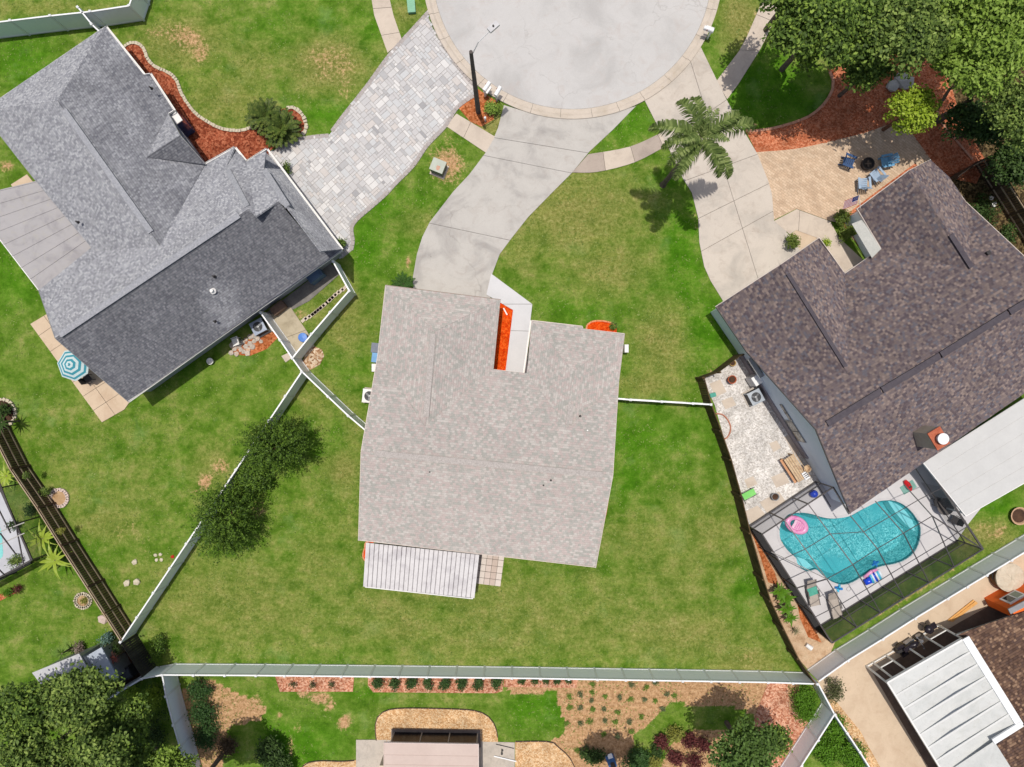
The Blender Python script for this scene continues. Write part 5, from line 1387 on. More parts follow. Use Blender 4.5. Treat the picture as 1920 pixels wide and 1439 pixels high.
def tree(name, label, cat, px, py, z, rx, ry, rz, m, leaves=7000, size=.17, lobes=44, lobr=.27, group=None, limbs=5, bark=None, base=None, inner=.1, gap=0):
    c = W(px, py, z)
    gp = W(px, py, 0); g = base or Vector((c.x + (gp.x - c.x) * .4, c.y + (gp.y - c.y) * .4, 0))
    root = thing(name, label, cat, (g.x, g.y, 0), group=group)
    V, F = crown(rx, ry, rz, lobes, int(leaves * .9), size * 1.2, lobr, inner=inner)
    me = arrmesh('crown', V + np.array([c.x, c.y, c.z]), F, m)
    o = bpy.data.objects.new('crown', me); COL.objects.link(o); attach(o, root)
    tb = MB(); r0 = max(.06, rx * .055)
    fork = Vector((g.x + (c.x - g.x) * .5, g.y + (c.y - g.y) * .5, max(.3, z - rz * .8)))
    tb.tube([(g.x, g.y, -.05), (g.x + .04, g.y, fork.z * .5), fork], [r0 * 1.5, r0 * 1.1, r0 * .85], 8)
    for i in range(limbs):
        a = i * 2.4 + random.random(); q = Vector((c.x + math.cos(a) * rx * random.uniform(.4, .8), c.y + math.sin(a) * ry * random.uniform(.4, .8), c.z + rz * random.uniform(-.1, .6)))
        mdl = fork.lerp(q, .5) + Vector((0, 0, -rz * .1))
        tb.tube([fork, mdl, q], [r0 * .55, r0 * .35, r0 * .12], 5)
    tb.build('trunk', bark or BARK, root)
    return root
def bush(name, label, cat, px, py, r, h, m, leaves=500, size=.09, ry=None, lobes=9, group=None, z0=0.0, dense=.1):
    """px, py: where its middle height stands"""
    c = W(px, py, h * .5 + z0)
    root = thing(name, label, cat, (c.x, c.y, z0), group=group)
    V, F = crown(r, ry or r, h * .55, lobes, leaves, size, .55, inner=.3)
    me = arrmesh('foliage', V + np.array([c.x, c.y, z0 + h * .5]), F, m)
    o = bpy.data.objects.new('foliage', me); COL.objects.link(o); attach(o, root)
    tb = MB()
    for i in range(4):
        a = i * 1.6 + random.random()
        tb.tube([(c.x, c.y, z0 - .02), (c.x + math.cos(a) * r * .5, c.y + math.sin(a) * r * .5, z0 + h * .6)], [.025, .01], 5)
    tb.build('stem', BARK, root)
    return root
def blade(L, w, droop, m, name, fold=.15, n=6, tipw=.05, rise=.5):
    """a leaf arching outward along +x"""
    b = MB(); x = y = 0.0; z = 0.0; pts = []
    for i in range(n + 1):
        t = i / n
        ang_ = rise - droop * t
        pts.append((x, z, w * (math.sin(min(1, t * 1.25 + .15) * math.pi * .93) * .9 + .1) * (1 if t < .98 else tipw)))
        x += math.cos(ang_) * L / n; z += math.sin(ang_) * L / n
    for px_, pz_, ww in pts: b.v += [(px_, -ww / 2, pz_ + fold * ww), (px_, 0, pz_), (px_, ww / 2, pz_ + fold * ww)]
    for i in range(n): k = i * 3; b.f += [(k, k + 3, k + 4, k + 1), (k + 1, k + 4, k + 5, k + 2)]
    return b.mesh(name, m)
def frond(L, droop, rise, nl, ll, lw, m, name='frond', vee=.5, droopl=.5, stub=.12, taper=True):
    """feather leaf along +x with paired leaflets"""
    b = MB(); x = z = 0.0; n = 14; sp = []
    for i in range(n + 1):
        t = i / n; a = rise - droop * (t ** 1.3); sp.append((x, z, a)); x += math.cos(a) * L / n; z += math.sin(a) * L / n
    for i in range(n):
        w = .035 * (1 - .8 * i / n)
        x0, z0, _ = sp[i]; x1, z1, _ = sp[i + 1]
        b.add([(x0, -w, z0), (x0, w, z0), (x1, w, z1), (x1, -w, z1)], [(0, 1, 2, 3)])
    for i in range(nl):
        t = stub + (1 - stub) * (i + .5) / nl; k = t * n; j = min(n - 1, int(k)); f = k - j
        x0 = sp[j][0] + (sp[j + 1][0] - sp[j][0]) * f; z0 = sp[j][1] + (sp[j + 1][1] - sp[j][1]) * f
        l = ll * ((math.sin(math.pi * min(1, .12 + t * .88)) ** .6) if taper else 1) * random.uniform(.85, 1.1)
        for s in (-1, 1):
            fw = .45 + random.uniform(-.15, .15); vz = vee * random.uniform(.4, 1.3)
            dx, dy = math.sin(fw), math.cos(fw) * s
            mx_, my_, mz_ = x0 + dx * l * .55, dy * l * .55, z0 + vz * l * .35
            ex, ey, ez = x0 + dx * l * 1.0, dy * l * .92, z0 + vz * l * .35 - droopl * l * .55
            b.add([(x0 - lw / 2, 0, z0), (x0 + lw / 2, 0, z0), (mx_ + lw * .5, my_, mz_), (mx_ - lw * .5, my_, mz_), (ex, ey, ez)], [(0, 1, 2, 3), (3, 2, 4)])
    return b.mesh(name, m)
# queen palm on the verge
PALMG = leafmat('palm_frond', (.05, .085, .02), (.12, .17, .045), (.32, .38, .14), .15, .5)
pb = W(1243, 347); pc = W(1311, 262, 8.0)
palm = thing('palm_tree', 'tall feathery palm leaning over the worn concrete driveway', 'palm tree', (pb.x, pb.y, 0))
MB().tube([(pb.x, pb.y, -.05), (pb.x, pb.y, .3), Vector((pb.x, pb.y, 0)).lerp(pc, .5), pc - Vector((0, 0, .4)), pc + Vector((0, 0, .25))], [.24, .17, .14, .12, .07], 10).build('trunk', BARK, palm)
fm = [frond(3.4, 2.3, .95, 50, .62, .075, PALMG, droopl=1.5, vee=1.1), frond(3.0, 2.6, 1.05, 46, .58, .075, PALMG, droopl=1.6, vee=1.3), frond(2.0, 1.4, 1.25, 34, .4, .05, PALMG, vee=1.0)]
for i, (az, k) in enumerate([(122, 1), (100, 1), (60, 2), (14, 0), (28, 1), (-52, 0), (-64, 1), (-122, 0), (-140, 1), (172, 0), (-165, 1), (80, 2), (-20, 2), (210, 2)]):
    f = inst(fm[k], 'frond', palm, (pc.x - pb.x, pc.y - pb.y, pc.z + .1), (0, random.uniform(-.1, .12), R(az)), (random.uniform(.9, 1.08),) * 3)
# sago palms
SAGO = leafmat('sago_frond', (.022, .042, .008), (.055, .09, .014), (.16, .19, .04), .05, .5)
sm = frond(1.35, 1.0, .8, 36, .26, .034, SAGO, vee=.5, droopl=.1)
def sago(px, py, sc, label):
    w = W(px, py, .5); t = thing('sago_palm', label, 'sago palm', (w.x, w.y, 0), group=None)
    MB().tube([(w.x, w.y, 0), (w.x, w.y, .45)], [.16, .13], 8).build('trunk', BARKR, t)
    for i in range(58):
        inst(sm, 'frond', t, (0, 0, .42), (0, random.uniform(-.55, .42), i * 2.39996), (sc * random.uniform(.85, 1.05),) * 3)
sago(498, 220, 1.0, 'upper left one of the two dark spiky sago palms in the red mulch bed')
sago(527, 243, 1.08, 'lower right one of the two dark spiky sago palms in the red mulch bed')
# radiating strap-leaf plants
STRAP = leafmat('strap_leaf', (.18, .26, .02), (.32, .42, .05), (.48, .55, .14), .25, .4)
bl = [blade(1.35, .20, 1.1, STRAP, 'leaf'), blade(1.15, .17, 1.4, STRAP, 'leaf')]
def strap(px, py, z, n, sc, label, m=None, cat='garden plant', name='strap_leaf_plant', group=None, meshes=None):
    w = W(px, py, z); t = thing(name, label, cat, (w.x, w.y, 0), group=group)
    MB().tube([(w.x, w.y, 0), (w.x, w.y, z)], [.07, .05], 6).build('stem', BARK, t)
    for i in range(n): inst((meshes or bl)[i % 2], 'leaf', t, (0, 0, z - .03), (0, random.uniform(-.2, .2), i * 2.39996 + random.uniform(-.2, .2)), (sc * random.uniform(.8, 1.1),) * 3)
    return t
strap(80, 1010, .9, 13, 1.05, 'lime green strap-leaf plant by the dark wooden fence, upper of the pair')
strap(103, 1051, 1.0, 14, 1.1, 'lime green strap-leaf plant by the dark wooden fence, lower of the pair')
strap(12, 893, .8, 11, .8, 'lime green strap-leaf plant at the left edge above the pool cage')
bg_ = [blade(.8, .3, 1.3, HED, 'leaf', .05, rise=.9), blade(.65, .26, 1.5, leafmat('broad_leaf', (.05, .10, .02), (.10, .17, .03), (.18, .25, .06), .2, .3), 'leaf', .05, rise=.7)]
for i, (x, y, k) in enumerate([(1462, 1108, 1.0), (1472, 1120, 1.0), (1474, 1141, .9), (1481, 1158, .8)]):
    strap(x, y, .8, 13, k, ['broad-leaved plant nearest the rust mulch between wooden fence and pool cage', 'second broad-leaved plant from the top beside the dark pool cage side', 'third broad-leaved plant from the top beside the dark pool cage side', 'lowest of the broad-leaved plants beside the dark side of the pool cage'][i], name='broad_leaf_plant', meshes=bg_)
strap(1492, 1184, .5, 16, .5, 'small drooping brown-green plant by the white pot in the soil strip', name='drooping_plant', meshes=[blade(.9, .07, 1.5, OLIV, 'leaf')] * 2)
strap(757, 533, .7, 18, .75, 'dark green fern-like plant at the upper left corner of the middle house', name='fern_plant', meshes=[frond(1.1, 1.2, .8, 20, .25, .04, leafmat('fern_leaf', (.02, .06, .012), (.045, .11, .02), (.08, .17, .03)), 'leaf')] * 2)
CORD = leafmat('red_cordyline', (.16, .04, .03), (.28, .09, .07), (.40, .18, .14))
strap(212, 1236, 1.5, 22, .55, 'reddish spiky plant over the shed roof edge', name='cordyline', meshes=[blade(.9, .12, 1.3, CORD, 'leaf')] * 2)
strap(116, 1226, 1.0, 16, .7, 'dark spiky plant left of the shed roof', name='yucca', meshes=[blade(.9, .10, .9, JUN, 'leaf')] * 2)
strap(3, 792, 1.6, 14, .8, 'dark agave-like plant in the stone ringed bed at the left edge', name='agave', meshes=[blade(1.0, .16, .6, DKG, 'leaf', .3)] * 2)

# conifers: elongated leaning masses of spray foliage
def conifer(label, px, py, z, rx, ry, rz, lean, base, leaves=6500):
    c = W(px, py, z)
    g = W(*base); root = thing('conifer', label, 'conifer tree', (g.x, g.y, 0))
    k = leaves // 14
    d = RNG.normal(size=(k, 3)); d /= np.linalg.norm(d, axis=1)[:, None]
    rr = RNG.uniform(.35, 1.0, k) ** .5 * (1 + .1 * RNG.normal(size=k))
    ph = np.array([noise.noise(Vector(tuple(x * 3.0 + 5))) for x in d])
    rr = rr * (1 + .45 * ph)
    tw = d * rr[:, None]
    tw *= np.array([rx, ry, rz])
    P = np.repeat(tw, 14, 0); dd_ = np.repeat(d + RNG.normal(size=d.shape) * .35, 14, 0)
    stepv = np.tile(np.arange(14) / 2, k)[:, None] * .10
    P = P + dd_ * stepv + RNG.normal(size=P.shape) * .035
    P[:, 0] += P[:, 2] * lean[0]; P[:, 1] += P[:, 2] * lean[1]
    V, F = leafquads(P, dd_ * .5 + np.array([0, 0, .5]), .14, .42)
    o = bpy.data.objects.new('crown', arrmesh('crown', V + np.array(c), F, JUN)); COL.objects.link(o); attach(o, root)
    MB().tube([(g.x, g.y, -.05), Vector((g.x, g.y, 0)).lerp(c, .6), c], [.12, .08, .04], 7).build('trunk', BARKR, root)
conifer('dark bushy conifer beside the diagonal white fence, upper right of the pair', 518, 836, 2.4, 1.55, 1.2, 1.9, (.05, -.05), (512, 850), 15000)
conifer('dark bushy conifer beside the diagonal white fence, lower left of the pair', 426, 975, 2.3, 1.3, 1.8, 1.8, (-.05, -.1), (448, 945), 15000)
bush('conifer_bush', 'low dark conifer growth filling the gap between the two bushy conifers', 'bush', 474, 893, 1.25, 2.3, JUN, 5200, .14, ry=1.1)

# big trees, upper right
G3 = None
tree('oak_tree', 'dark oak crown nearest the street kerb in the upper right', 'tree', 1525, 62, 8.0, 2.3, 2.5, 2.1, OAK, 9000, .19)
tree('oak_tree', 'dark oak crown cut by the top edge just right of the sidewalk', 'tree', 1490, -20, 8.0, 2.0, 2.2, 1.8, OAK, 6000, .19)
tree('oak_tree', 'dark oak crown in the upper right, second one from the sidewalk', 'tree', 1622, 40, 7.5, 2.4, 2.6, 2.0, OAK, 9000, .19)
tree('oak_tree', 'mid green oak crown overhanging the shaded salmon bed', 'tree', 1700, 60, 8.5, 2.3, 2.3, 1.9, OAKG, 9000, .19)
tree('oak_tree', 'shaded oak crown directly above the salmon bed edge stones', 'tree', 1625, 135, 6.0, 1.6, 1.0, 1.2, OAK, 4500, .17)
tree('broadleaf_tree', 'light green tree crown at the upper right with its bare limb showing', 'tree', 1832, 92, 8.0, 2.9, 2.6, 2.2, OAKL, 16000, .19, base=Vector((27.5, 17, 0)), bark=BARK)
tree('broadleaf_tree', 'light green tree crown cut by the top right corner', 'tree', 1890, -10, 9.0, 2.6, 2.6, 2.0, OAKL, 9000, .19)
tree('broadleaf_tree', 'light green tree crown cut by the top edge left of the corner one', 'tree', 1790, 0, 8.5, 2.2, 1.9, 1.8, OAKL, 7500, .19)
tree('willowy_tree', 'grey-green feathery crown on the right edge below the light green trees', 'tree', 1905, 210, 7.0, 2.0, 2.0, 1.8, OAKG, 8500, .16)
tree('small_tree', 'small bright lime tree over the edge of the tan paver patio', 'tree', 1708, 208, 5.4, 1.55, 1.3, 1.1, LIME, 4200, .16, lobes=30, bark=BARKR)
tree('understory_tree', 'dark green understory tree below the light green crowns by the right wooden fence', 'tree', 1838, 235, 3.2, 2.3, 1.5, 1.4, DKG, 6000, .18)
tree('understory_tree', 'dark green understory tree at the right edge above the wooden fence', 'tree', 1905, 310, 3.2, 1.5, 1.6, 1.3, DKG, 5000, .18)
MB().tube([W(1757, 205, 2.0), W(1780, 168, 4.5), W(1800, 155, 5.6), W(1812, 130, 6.8)], [.12, .09, .07, .04], 7).build('bare_limb', BARK, None, label='bare grey limb reaching from the light green tree over the bed', category='branch')
bush('ground_shrub', 'dark low shrub in the shade between the brown roof and the right fence', 'shrub', 1850, 395, 1.1, .7, DKG, 1200, .13, ry=1.6)
bush('ground_shrub', 'dark low shrub behind the brown roof in the deepest right shade', 'shrub', 1890, 440, .8, .8, DKG, 800, .13)
# lower left trees
tree('broadleaf_tree', 'olive green tree crown in front of the shed roof at the lower left', 'tree', 152, 1318, 6.0, 2.35, 2.3, 1.8, OAKG, 11000, .18)
tree('broadleaf_tree', 'dark tree crown at the left edge below the lawn corner', 'tree', 45, 1335, 6.5, 2.0, 2.0, 1.8, OAK, 8000, .18)
tree('broadleaf_tree', 'olive tree crown in the lower left corner of the picture', 'tree', 60, 1430, 7.5, 2.2, 2.0, 1.9, OAKG, 8000, .18)
tree('broadleaf_tree', 'olive tree crown cut by the bottom edge right of the corner tree', 'tree', 178, 1432, 7.5, 2.2, 1.9, 1.8, OAKG, 8500, .18)
tree('broadleaf_tree', 'dark tree crown between the thin fence and the dark shade of the lower left', 'tree', 248, 1350, 4.2, 1.8, 1.5, 1.4, OAK, 6000, .16)
tree('broadleaf_tree', 'bright-leaved tree crown on the bottom edge beside the white fence', 'tree', 318, 1437, 4.0, 1.5, 1.2, 1.2, OAKL, 4500, .16)
tree('broadleaf_tree', 'dark tree crown on the bottom edge between olive and bright-leaved crowns', 'tree', 262, 1435, 4.5, 1.4, 1.2, 1.2, OAK, 4000, .16)
bush('round_shrub', 'bright lime shrub in the corner of the two white fences', 'shrub', 288, 1306, .66, 1.2, LIME, 1500, .12, ry=.8)
bush('round_shrub', 'small bright lime shrub beside the thin white fence at the lower left', 'shrub', 249, 1297, .5, 1.3, LIME, 800, .12)
bush('dark_shrub', 'dark shrub on the lawn side of the slatted fence panel', 'shrub', 296, 1212, .62, 1.1, JUN, 1500, .10, ry=1.1)
bush('dark_shrub', 'dark ground shrub under the lower left trees', 'shrub', 285, 1375, 1.4, .8, DKG, 1500, .13, ry=1.8)
# lower right trees and shrubs
tree('broadleaf_tree', 'full green tree on the bottom edge right of the burgundy shrubs', 'tree', 1398, 1412, 6.3, 2.0, 1.7, 1.6, leafmat('mid_leaf', (.045, .085, .02), (.085, .15, .03), (.14, .23, .055)), 9000, .17)
tree('broadleaf_tree', 'tree beyond the bottom edge whose shade falls on the sandy plot', 'tree', 1168, 1508, 8.0, 1.9, 1.0, 1.2, OAK, 4500, .18)
tree('broadleaf_tree', 'tree beyond the bottom edge whose shade falls beside the downward white fence', 'tree', 352, 1498, 8.0, 1.9, 1.5, 1.4, OAK, 5500, .18)
tree('broadleaf_tree', 'mid green tree touching the bottom edge under the bark mulch corner', 'tree', 1452, 1385, 3.4, .9, .9, .9, OAK, 2500, .15)
bush('hedge', 'bright green round clipped hedge in the pinkish bark mulch', 'hedge', 1510, 1320, .98, 1.5, HED, 7000, .085, ry=1.28, lobes=26)
for i, (x, y, rx, ry, lb) in enumerate([(1568, 1368, .8, .9, 'bright green leafy shrub at the top of the wedge between the two right fences'), (1545, 1412, 1.2, 1.1, 'bright green leafy shrub at the bottom edge left in the fence wedge'), (1598, 1420, 1.1, 1.1, 'bright green leafy shrub at the bottom edge right in the fence wedge')]):
    bush('leafy_shrub', lb, 'shrub', x, y, rx, 1.3, HED, 3200, .12, ry=ry, lobes=16)
bush('sparse_shrub', 'sparse grey-green shrub on the tan slab beside the fence corner', 'shrub', 1563, 1291, .72, 1.1, OLIV, 1300, .10, ry=.95)
for x, y, r, m, lb in [(1243, 1392, .55, BURG, 'burgundy shrub at the left of the lower right cluster'), (1266, 1378, .5, YELL, 'yellow-green croton between the burgundy shrubs'), (1293, 1388, .6, BURG, 'burgundy shrub right of the yellow-green croton'), (1322, 1396, .6, BURG, 'burgundy shrub nearest the green tree'),
                        (1265, 1420, .6, BURG, 'burgundy shrub on the bottom edge of the cluster, left'), (1303, 1425, .65, BURG, 'burgundy shrub on the bottom edge of the cluster, right'), (1226, 1428, .4, YELL, 'small yellow-green croton on the bottom edge'), (1232, 1408, .4, DKG, 'small dark shrub left of the burgundy cluster')]:
    bush('croton' if m is not DKG else 'dark_shrub', lb, 'shrub', x, y, r, .9, m, 900, .12)
for x, y, r, ry, lb in [(372, 1298, .8, .9, 'dark green shrub at the top of the three beside the downward white fence'), (380, 1338, .9, .9, 'dark green shrub in the middle of the three beside the downward white fence'), (388, 1376, .8, 1.0, 'dark green shrub lowest of the three beside the downward white fence')]:
    bush('green_shrub', lb, 'shrub', x, y, r, 1.2, leafmat('soft_leaf', (.02, .055, .015), (.045, .10, .025), (.08, .16, .04)), 2200, .11, ry=ry)
bush('dark_shrub', 'very dark shrub at the bottom edge left of the tan gravel', 'shrub', 508, 1404, 1.0, 2.0, DKG, 2600, .15, ry=1.1)
bush('dark_shrub', 'very dark shrub at the bottom edge near the tan gravel corner', 'shrub', 530, 1437, .9, 1.6, DKG, 1800, .15)
bush('dark_shrub', 'dark brownish shrub in the dark mulch beside the lower left fence', 'shrub', 430, 1395, .8, 1.0, leafmat('brown_leaf', (.05, .035, .02), (.09, .06, .035), (.14, .10, .06)), 1200, .12, ry=1.0)
bush('dark_shrub', 'dark shrub at the bottom edge of the sandy plot beside the blue object', 'shrub', 1108, 1418, .9, 1.0, DKG, 1400, .14, ry=.5)
bush('dark_shrub', 'dark green shrub at the bottom edge right of the blue object', 'shrub', 1196, 1424, 1.1, .9, leafmat('soft_leaf', 0, 0), 2200, .13, ry=.8)
# row of eight clipped shrubs and seedlings behind the long fence
ord8 = ['leftmost', 'second from left', 'third from left', 'fourth from left', 'fourth from right', 'third from right', 'second from right', 'rightmost']
for i, x in enumerate((708, 741, 772, 803, 835, 866, 896, 929)):
    bush('clipped_shrub', ord8[i] + ' of eight dark shrubs behind the long white fence', 'shrub', x, 1281, .40, .8, leafmat('row_shrub', (.02, .05, .015), (.05, .10, .025), (.10, .17, .05)), 620, .10, ry=.45, group='dark shrubs in the bark bed behind the long fence')
for i, x in enumerate((549, 586, 621)):
    bush('young_shrub', ['left', 'middle', 'right'][i] + ' one of three sparse young shrubs in the left bark bed', 'shrub', x, 1284, .28, .5, OLIV, 160, .09, group='sparse young shrubs in the left bark bed')
for i, x in enumerate((978, 1003, 1023, 1045, 1066)):
    bush('small_shrub', ['leftmost', 'second', 'middle', 'fourth', 'rightmost'][i] + ' of five small shrubs between the long white fence and sandy plot', 'shrub', x, 1277, .27, .5, leafmat('row_shrub', 0, 0), 260, .09, group='small shrubs against the long fence')
SEED = leafmat('seedling_leaf', (.09, .16, .02), (.16, .27, .04), (.25, .36, .08))
SEEDG = leafmat('seedling_grey', (.09, .12, .05), (.15, .18, .08), (.22, .25, .13))
TUFTS = [(430, 905), (515, 890), (600, 815), (600, 880), (600, 945), (515, 990), (435, 990), (605, 1000), (695, 910), (805, 915), (885, 930), (1000, 840), (995, 930), (1075, 940), (1160, 895), (1075, 805), (900, 815), (790, 1020), (685, 1005), (975, 1060), (885, 1095),
         (695, 1090), (775, 1095), (585, 1100), (510, 1110), (415, 1110), (795, 1205), (895, 1170), (690, 1190), (560, 1285), (490, 1310), (1220, 905), (1130, 1000)]
ORD = ['first', 'second', 'third', 'fourth', 'fifth', 'sixth', 'seventh', 'eighth', 'ninth', 'tenth', 'eleventh', 'twelfth', 'thirteenth', 'fourteenth']
RN = [(0, 860, 'top row by the fence'), (860, 965, 'second row'), (965, 1050, 'third row'), (1050, 1130, 'fourth row'), (1130, 1240, 'fifth row'), (1240, 2000, 'lowest row')]
for y0_, y1_, rn in RN:
    row_ = sorted([t for t in TUFTS if y0_ <= t[1] < y1_])
    for i, (x, y) in enumerate(row_):
        bush('grass_tuft', 'low tuft in the sandy plot, %s from left in the %s' % (ORD[i], rn), 'plant', 960 + x / 4, 1079 + y / 4, random.uniform(.17, .27), .16, (SEED, SEEDG)[i % 2], 260, .06, group='green tufts planted in the sandy plot', lobes=6)
# other shrubs
bush('round_shrub', 'round green shrub at the foot of the street lamp', 'shrub', 921, 206, .52, .8, OAKL, 1500, .10)
bush('small_shrub', 'small dark shrub at the right corner of the grey garage', 'shrub', 641, 457, .32, .9, OAK, 400, .11)
bush('small_shrub', 'small dark shrub beside the grey garage wall on the paver driveway', 'shrub', 538, 317, .3, .8, OAK, 350, .11, ry=.5)
for x, y, r, lb in [(1577, 406, .58, 'round leafy shrub beside the flag at the courtyard entrance, upper of the pair'), (1588, 437, .55, 'round leafy shrub beside the courtyard entrance, lower of the pair'), (1487, 454, .5, 'round leafy shrub standing alone at the left brown roof edge'), (1547, 457, .25, 'tiny shrub at the brown roof corner beside the entry walk')]:
    bush('round_shrub', lb, 'shrub', x, y, r, 1.1, LIME if r < .3 else leafmat('entry_leaf', (.06, .10, .015), (.13, .18, .03), (.22, .28, .06)), int(2300 * r), .11)
bush('orange_bed_shrub', 'small dark shrub at the right end of the small orange bed', 'shrub', 1149, 612, .28, .5, OAK, 300, .09)
# left edge beds
def ringbed(label, cx, cy, rx, ry, m, soil):
    w = W(cx, cy); root = thing('stone_ringed_bed', label, 'garden bed', tuple(w))
    pts = [(cx + rx * math.cos(a), cy + ry * math.sin(a)) for a in [i * math.pi / 12 for i in range(24)]]
    MB().prism([W(*p) for p in pts], 0, .05).build('soil', soil, root)
    for i in range(22):
        a = i / 22 * 2 * math.pi; p = W(cx + rx * math.cos(a), cy + ry * math.sin(a))
        MB().box((p.x, p.y, .06), (.2 * random.uniform(.8, 1.1), .2, .14), a + random.random()).build('edging_stone', m, root)
TANS = pm('bed_soil', [A(176, 140, 100), A(206, 176, 140)], 2, .95, .3, 12, .2)
ringbed('round bed ringed with cream stones beside the dark wooden fence', 157, 1126, 14, 13, STONE, TANS)
ringbed('teardrop bed edged with pale pink stones against the dark wooden fence', 112, 934, 16, 16, pm('pinkish_stone', [A(214, 190, 180), A(230, 210, 200)], 3), TANS)
ringbed('dark planted bed ringed with cream stones at the left edge', 6, 775, 24, 26, STONE, pm('dark_soil', [A(60, 44, 36), A(100, 72, 54)], 2, .95, .3, 12, .3))
bush('flower_plant', 'yellow-green plant in the round stone ringed bed', 'plant', 157, 1126, .26, .3, YELL, 220, .08)
bush('hanging_plant', 'small green plant on the dark wooden fence, upper one', 'plant', 50, 893, .25, .4, OAKG, 250, .08, z0=1.4)
bush('hanging_plant', 'small green plant by the dark wooden fence beside the teardrop bed', 'plant', 86, 922, .3, .6, OAKG, 350, .09, z0=.3)
bush('hanging_plant', 'small orange-green plant on the dark wooden fence above the strap-leaf pair', 'plant', 114, 996, .25, .4, YELL, 250, .08, z0=1.4)
bush('dark_shrub', 'dark round shrub between the left pool cage and the dark wooden fence', 'shrub', 57, 957, .45, .6, leafmat('soft_leaf', 0, 0), 800, .08, ry=.7)
bush('dark_shrub', 'dark shrub inside the left pool cage', 'shrub', 22, 985, .4, .9, DKG, 400, .09)
bush('grey_shrub', 'round grey-green shrub on the deck of the left pool cage', 'shrub', 28, 1055, .55, .5, OAKG, 700, .09, ry=.6)
bush('leafy_shrub', 'bright green shrub in the salmon bed at the left edge', 'shrub', 14, 1112, .4, .5, HED, 500, .09, ry=.3)
bush('leafy_shrub', 'low dark shrub at the end of the salmon bed by the left pool cage', 'shrub', 34, 1105, .3, .5, BURG, 300, .09)
bush('palm_shrub', 'dark spiky shrub throwing spiky shadows at the left edge bed', 'shrub', 8, 768, .45, 1.2, DKG, 500, .14)

# loose grass tufts and weeds over the lawns
def grass_tufts():
    hole = [(W(x, y).x, W(x, y).y) for x, y in [(1400, 985), (1530, 900), (1600, 860), (1760, 790), (1960, 900), (1793, 1020), (1526, 1190)]]
    hx = [h[0] for h in hole]; hy = [h[1] for h in hole]
    k = 70000
    P = np.stack([RNG.uniform(-34, 34, k), RNG.uniform(-26, 26, k), RNG.uniform(.004, .02, k)], 1)
    keep = ~((P[:, 0] > min(hx)) & (P[:, 0] < max(hx)) & (P[:, 1] > min(hy)) & (P[:, 1] < max(hy)))
    for i in np.nonzero(~keep)[0]:
        if not inside(P[i, 0], P[i, 1], hole): keep[i] = True
    dens = np.array([noise.noise(Vector((x * .5, y * .5, 3.3))) + .5 * noise.noise(Vector((x * 1.7, y * 1.7, 9.1))) for x, y in P[:, :2]])
    keep &= dens > -.12
    rc = W(*KC); keep &= np.hypot(P[:, 0] - rc.x, P[:, 1] - rc.y) > 283 / S
    P = P[keep]
    Nn = np.tile(np.array([[0, 0, 1.0]]), (len(P), 1))
    V, F = leafquads(P, Nn, .13, .35, jitter=.3)
    V[:, 2] = np.clip(V[:, 2], .002, .028)
    me = arrmesh('grass_blades', V, F, leafmat('grass_blade', (.05, .09, .012), (.12, .19, .03), (.30, .34, .12), .1, .8))
    o = bpy.data.objects.new('grass', me); COL.objects.link(o)
    props(o, 'short grass blades and weeds scattered through the lawns', 'grass', None, 'stuff')
grass_tufts()
# ------------------------------------------------------------------ street furniture and utilities
POLE = pm('weathered_pole_concrete', [A(84, 78, 76), A(108, 100, 96)], 2, .9, .2, 10, .15)
lb = W(897, 211)
lamp = thing('street_lamp', 'tall tapered concrete street lamp post on the kerb of the turning circle', 'street lamp', tuple(lb))
LH = 8.4; top = Vector((lb.x, lb.y, LH))
MB().tube([(lb.x, lb.y, 0), (lb.x, lb.y, LH)], [.17, .10], 8).build('pole', POLE, lamp)
hd = W(925, 51, 8.9)
ALU = pm('lamp_aluminium', [A(196, 196, 198), A(214, 214, 216)], 2, .35, 0, 6, .05)
MB().tube([top - Vector((0, 0, .5)), top + (hd - top) * .35 + Vector((0, 0, .15)), hd - (hd - top).normalized() * .3], [.035, .03, .03], 6).build('arm', ALU, lamp)
dv = (hd - top); rz = math.atan2(dv.y, dv.x)
MB().box(hd, (.62, .3, .14), rz).build('lamp_head', ALU, lamp)
MB().box(hd - Vector((0, 0, .09)), (.4, .22, .05), rz).build('lens', pm('lamp_lens', [A(220, 222, 220)], 2, .2), lamp)
MB().box(hd + Vector((0, 0, .12)), (.08, .08, .1), rz).build('photocell', DARKM, lamp)
def mailbox(label, px, py, az, col, z=1.05, boxw=.42, extra=False):
    w = W(px, py); t = thing('mailbox', label, 'mailbox', tuple(w), rz=R(az))
    P_ = lambda mb, n, m: mb.build(n, m, t, world=False)
    P_(MB().box((0, 0, .5), (.1, .1, 1.0)), 'post', WHITEP); P_(MB().box((.12, 0, .9), (.5, .08, .06)), 'bracket', WHITEP)
    b = MB(); n = 8; L = .52
    for x in (-.1, -.1 + L + .1):
        for k in range(n + 1): a = math.pi * k / n; b.v.append((x, .12 * math.cos(a), z + .08 + .1 * math.sin(a)))
        b.v += [(x, -.12, z - .06), (x, .12, z - .06)]
    q = n + 3
    b.f += [(k, k + 1, q + k + 1, q + k) for k in range(q - 1)] + [(q - 1, 0, q, 2 * q - 1), tuple(range(q - 1, -1, -1)), tuple(range(q, 2 * q))]
    P_(b, 'box', col); P_(MB().box((.3, .135, z + .08), (.04, .012, .2)), 'flag', pm('red_flag', [A(190, 40, 30)], 2)); P_(MB().box((L - .0 + .005, 0, z + .06), (.012, .2, .2)), 'door', col)
    if extra: P_(MB().box((.15, -.2, z - .12), (.5, .12, .14)), 'newspaper_holder', WHITEP)
mailbox('white mailbox at the kerb nearest the street lamp post', 910, 181, 55, WHITE, extra=True)
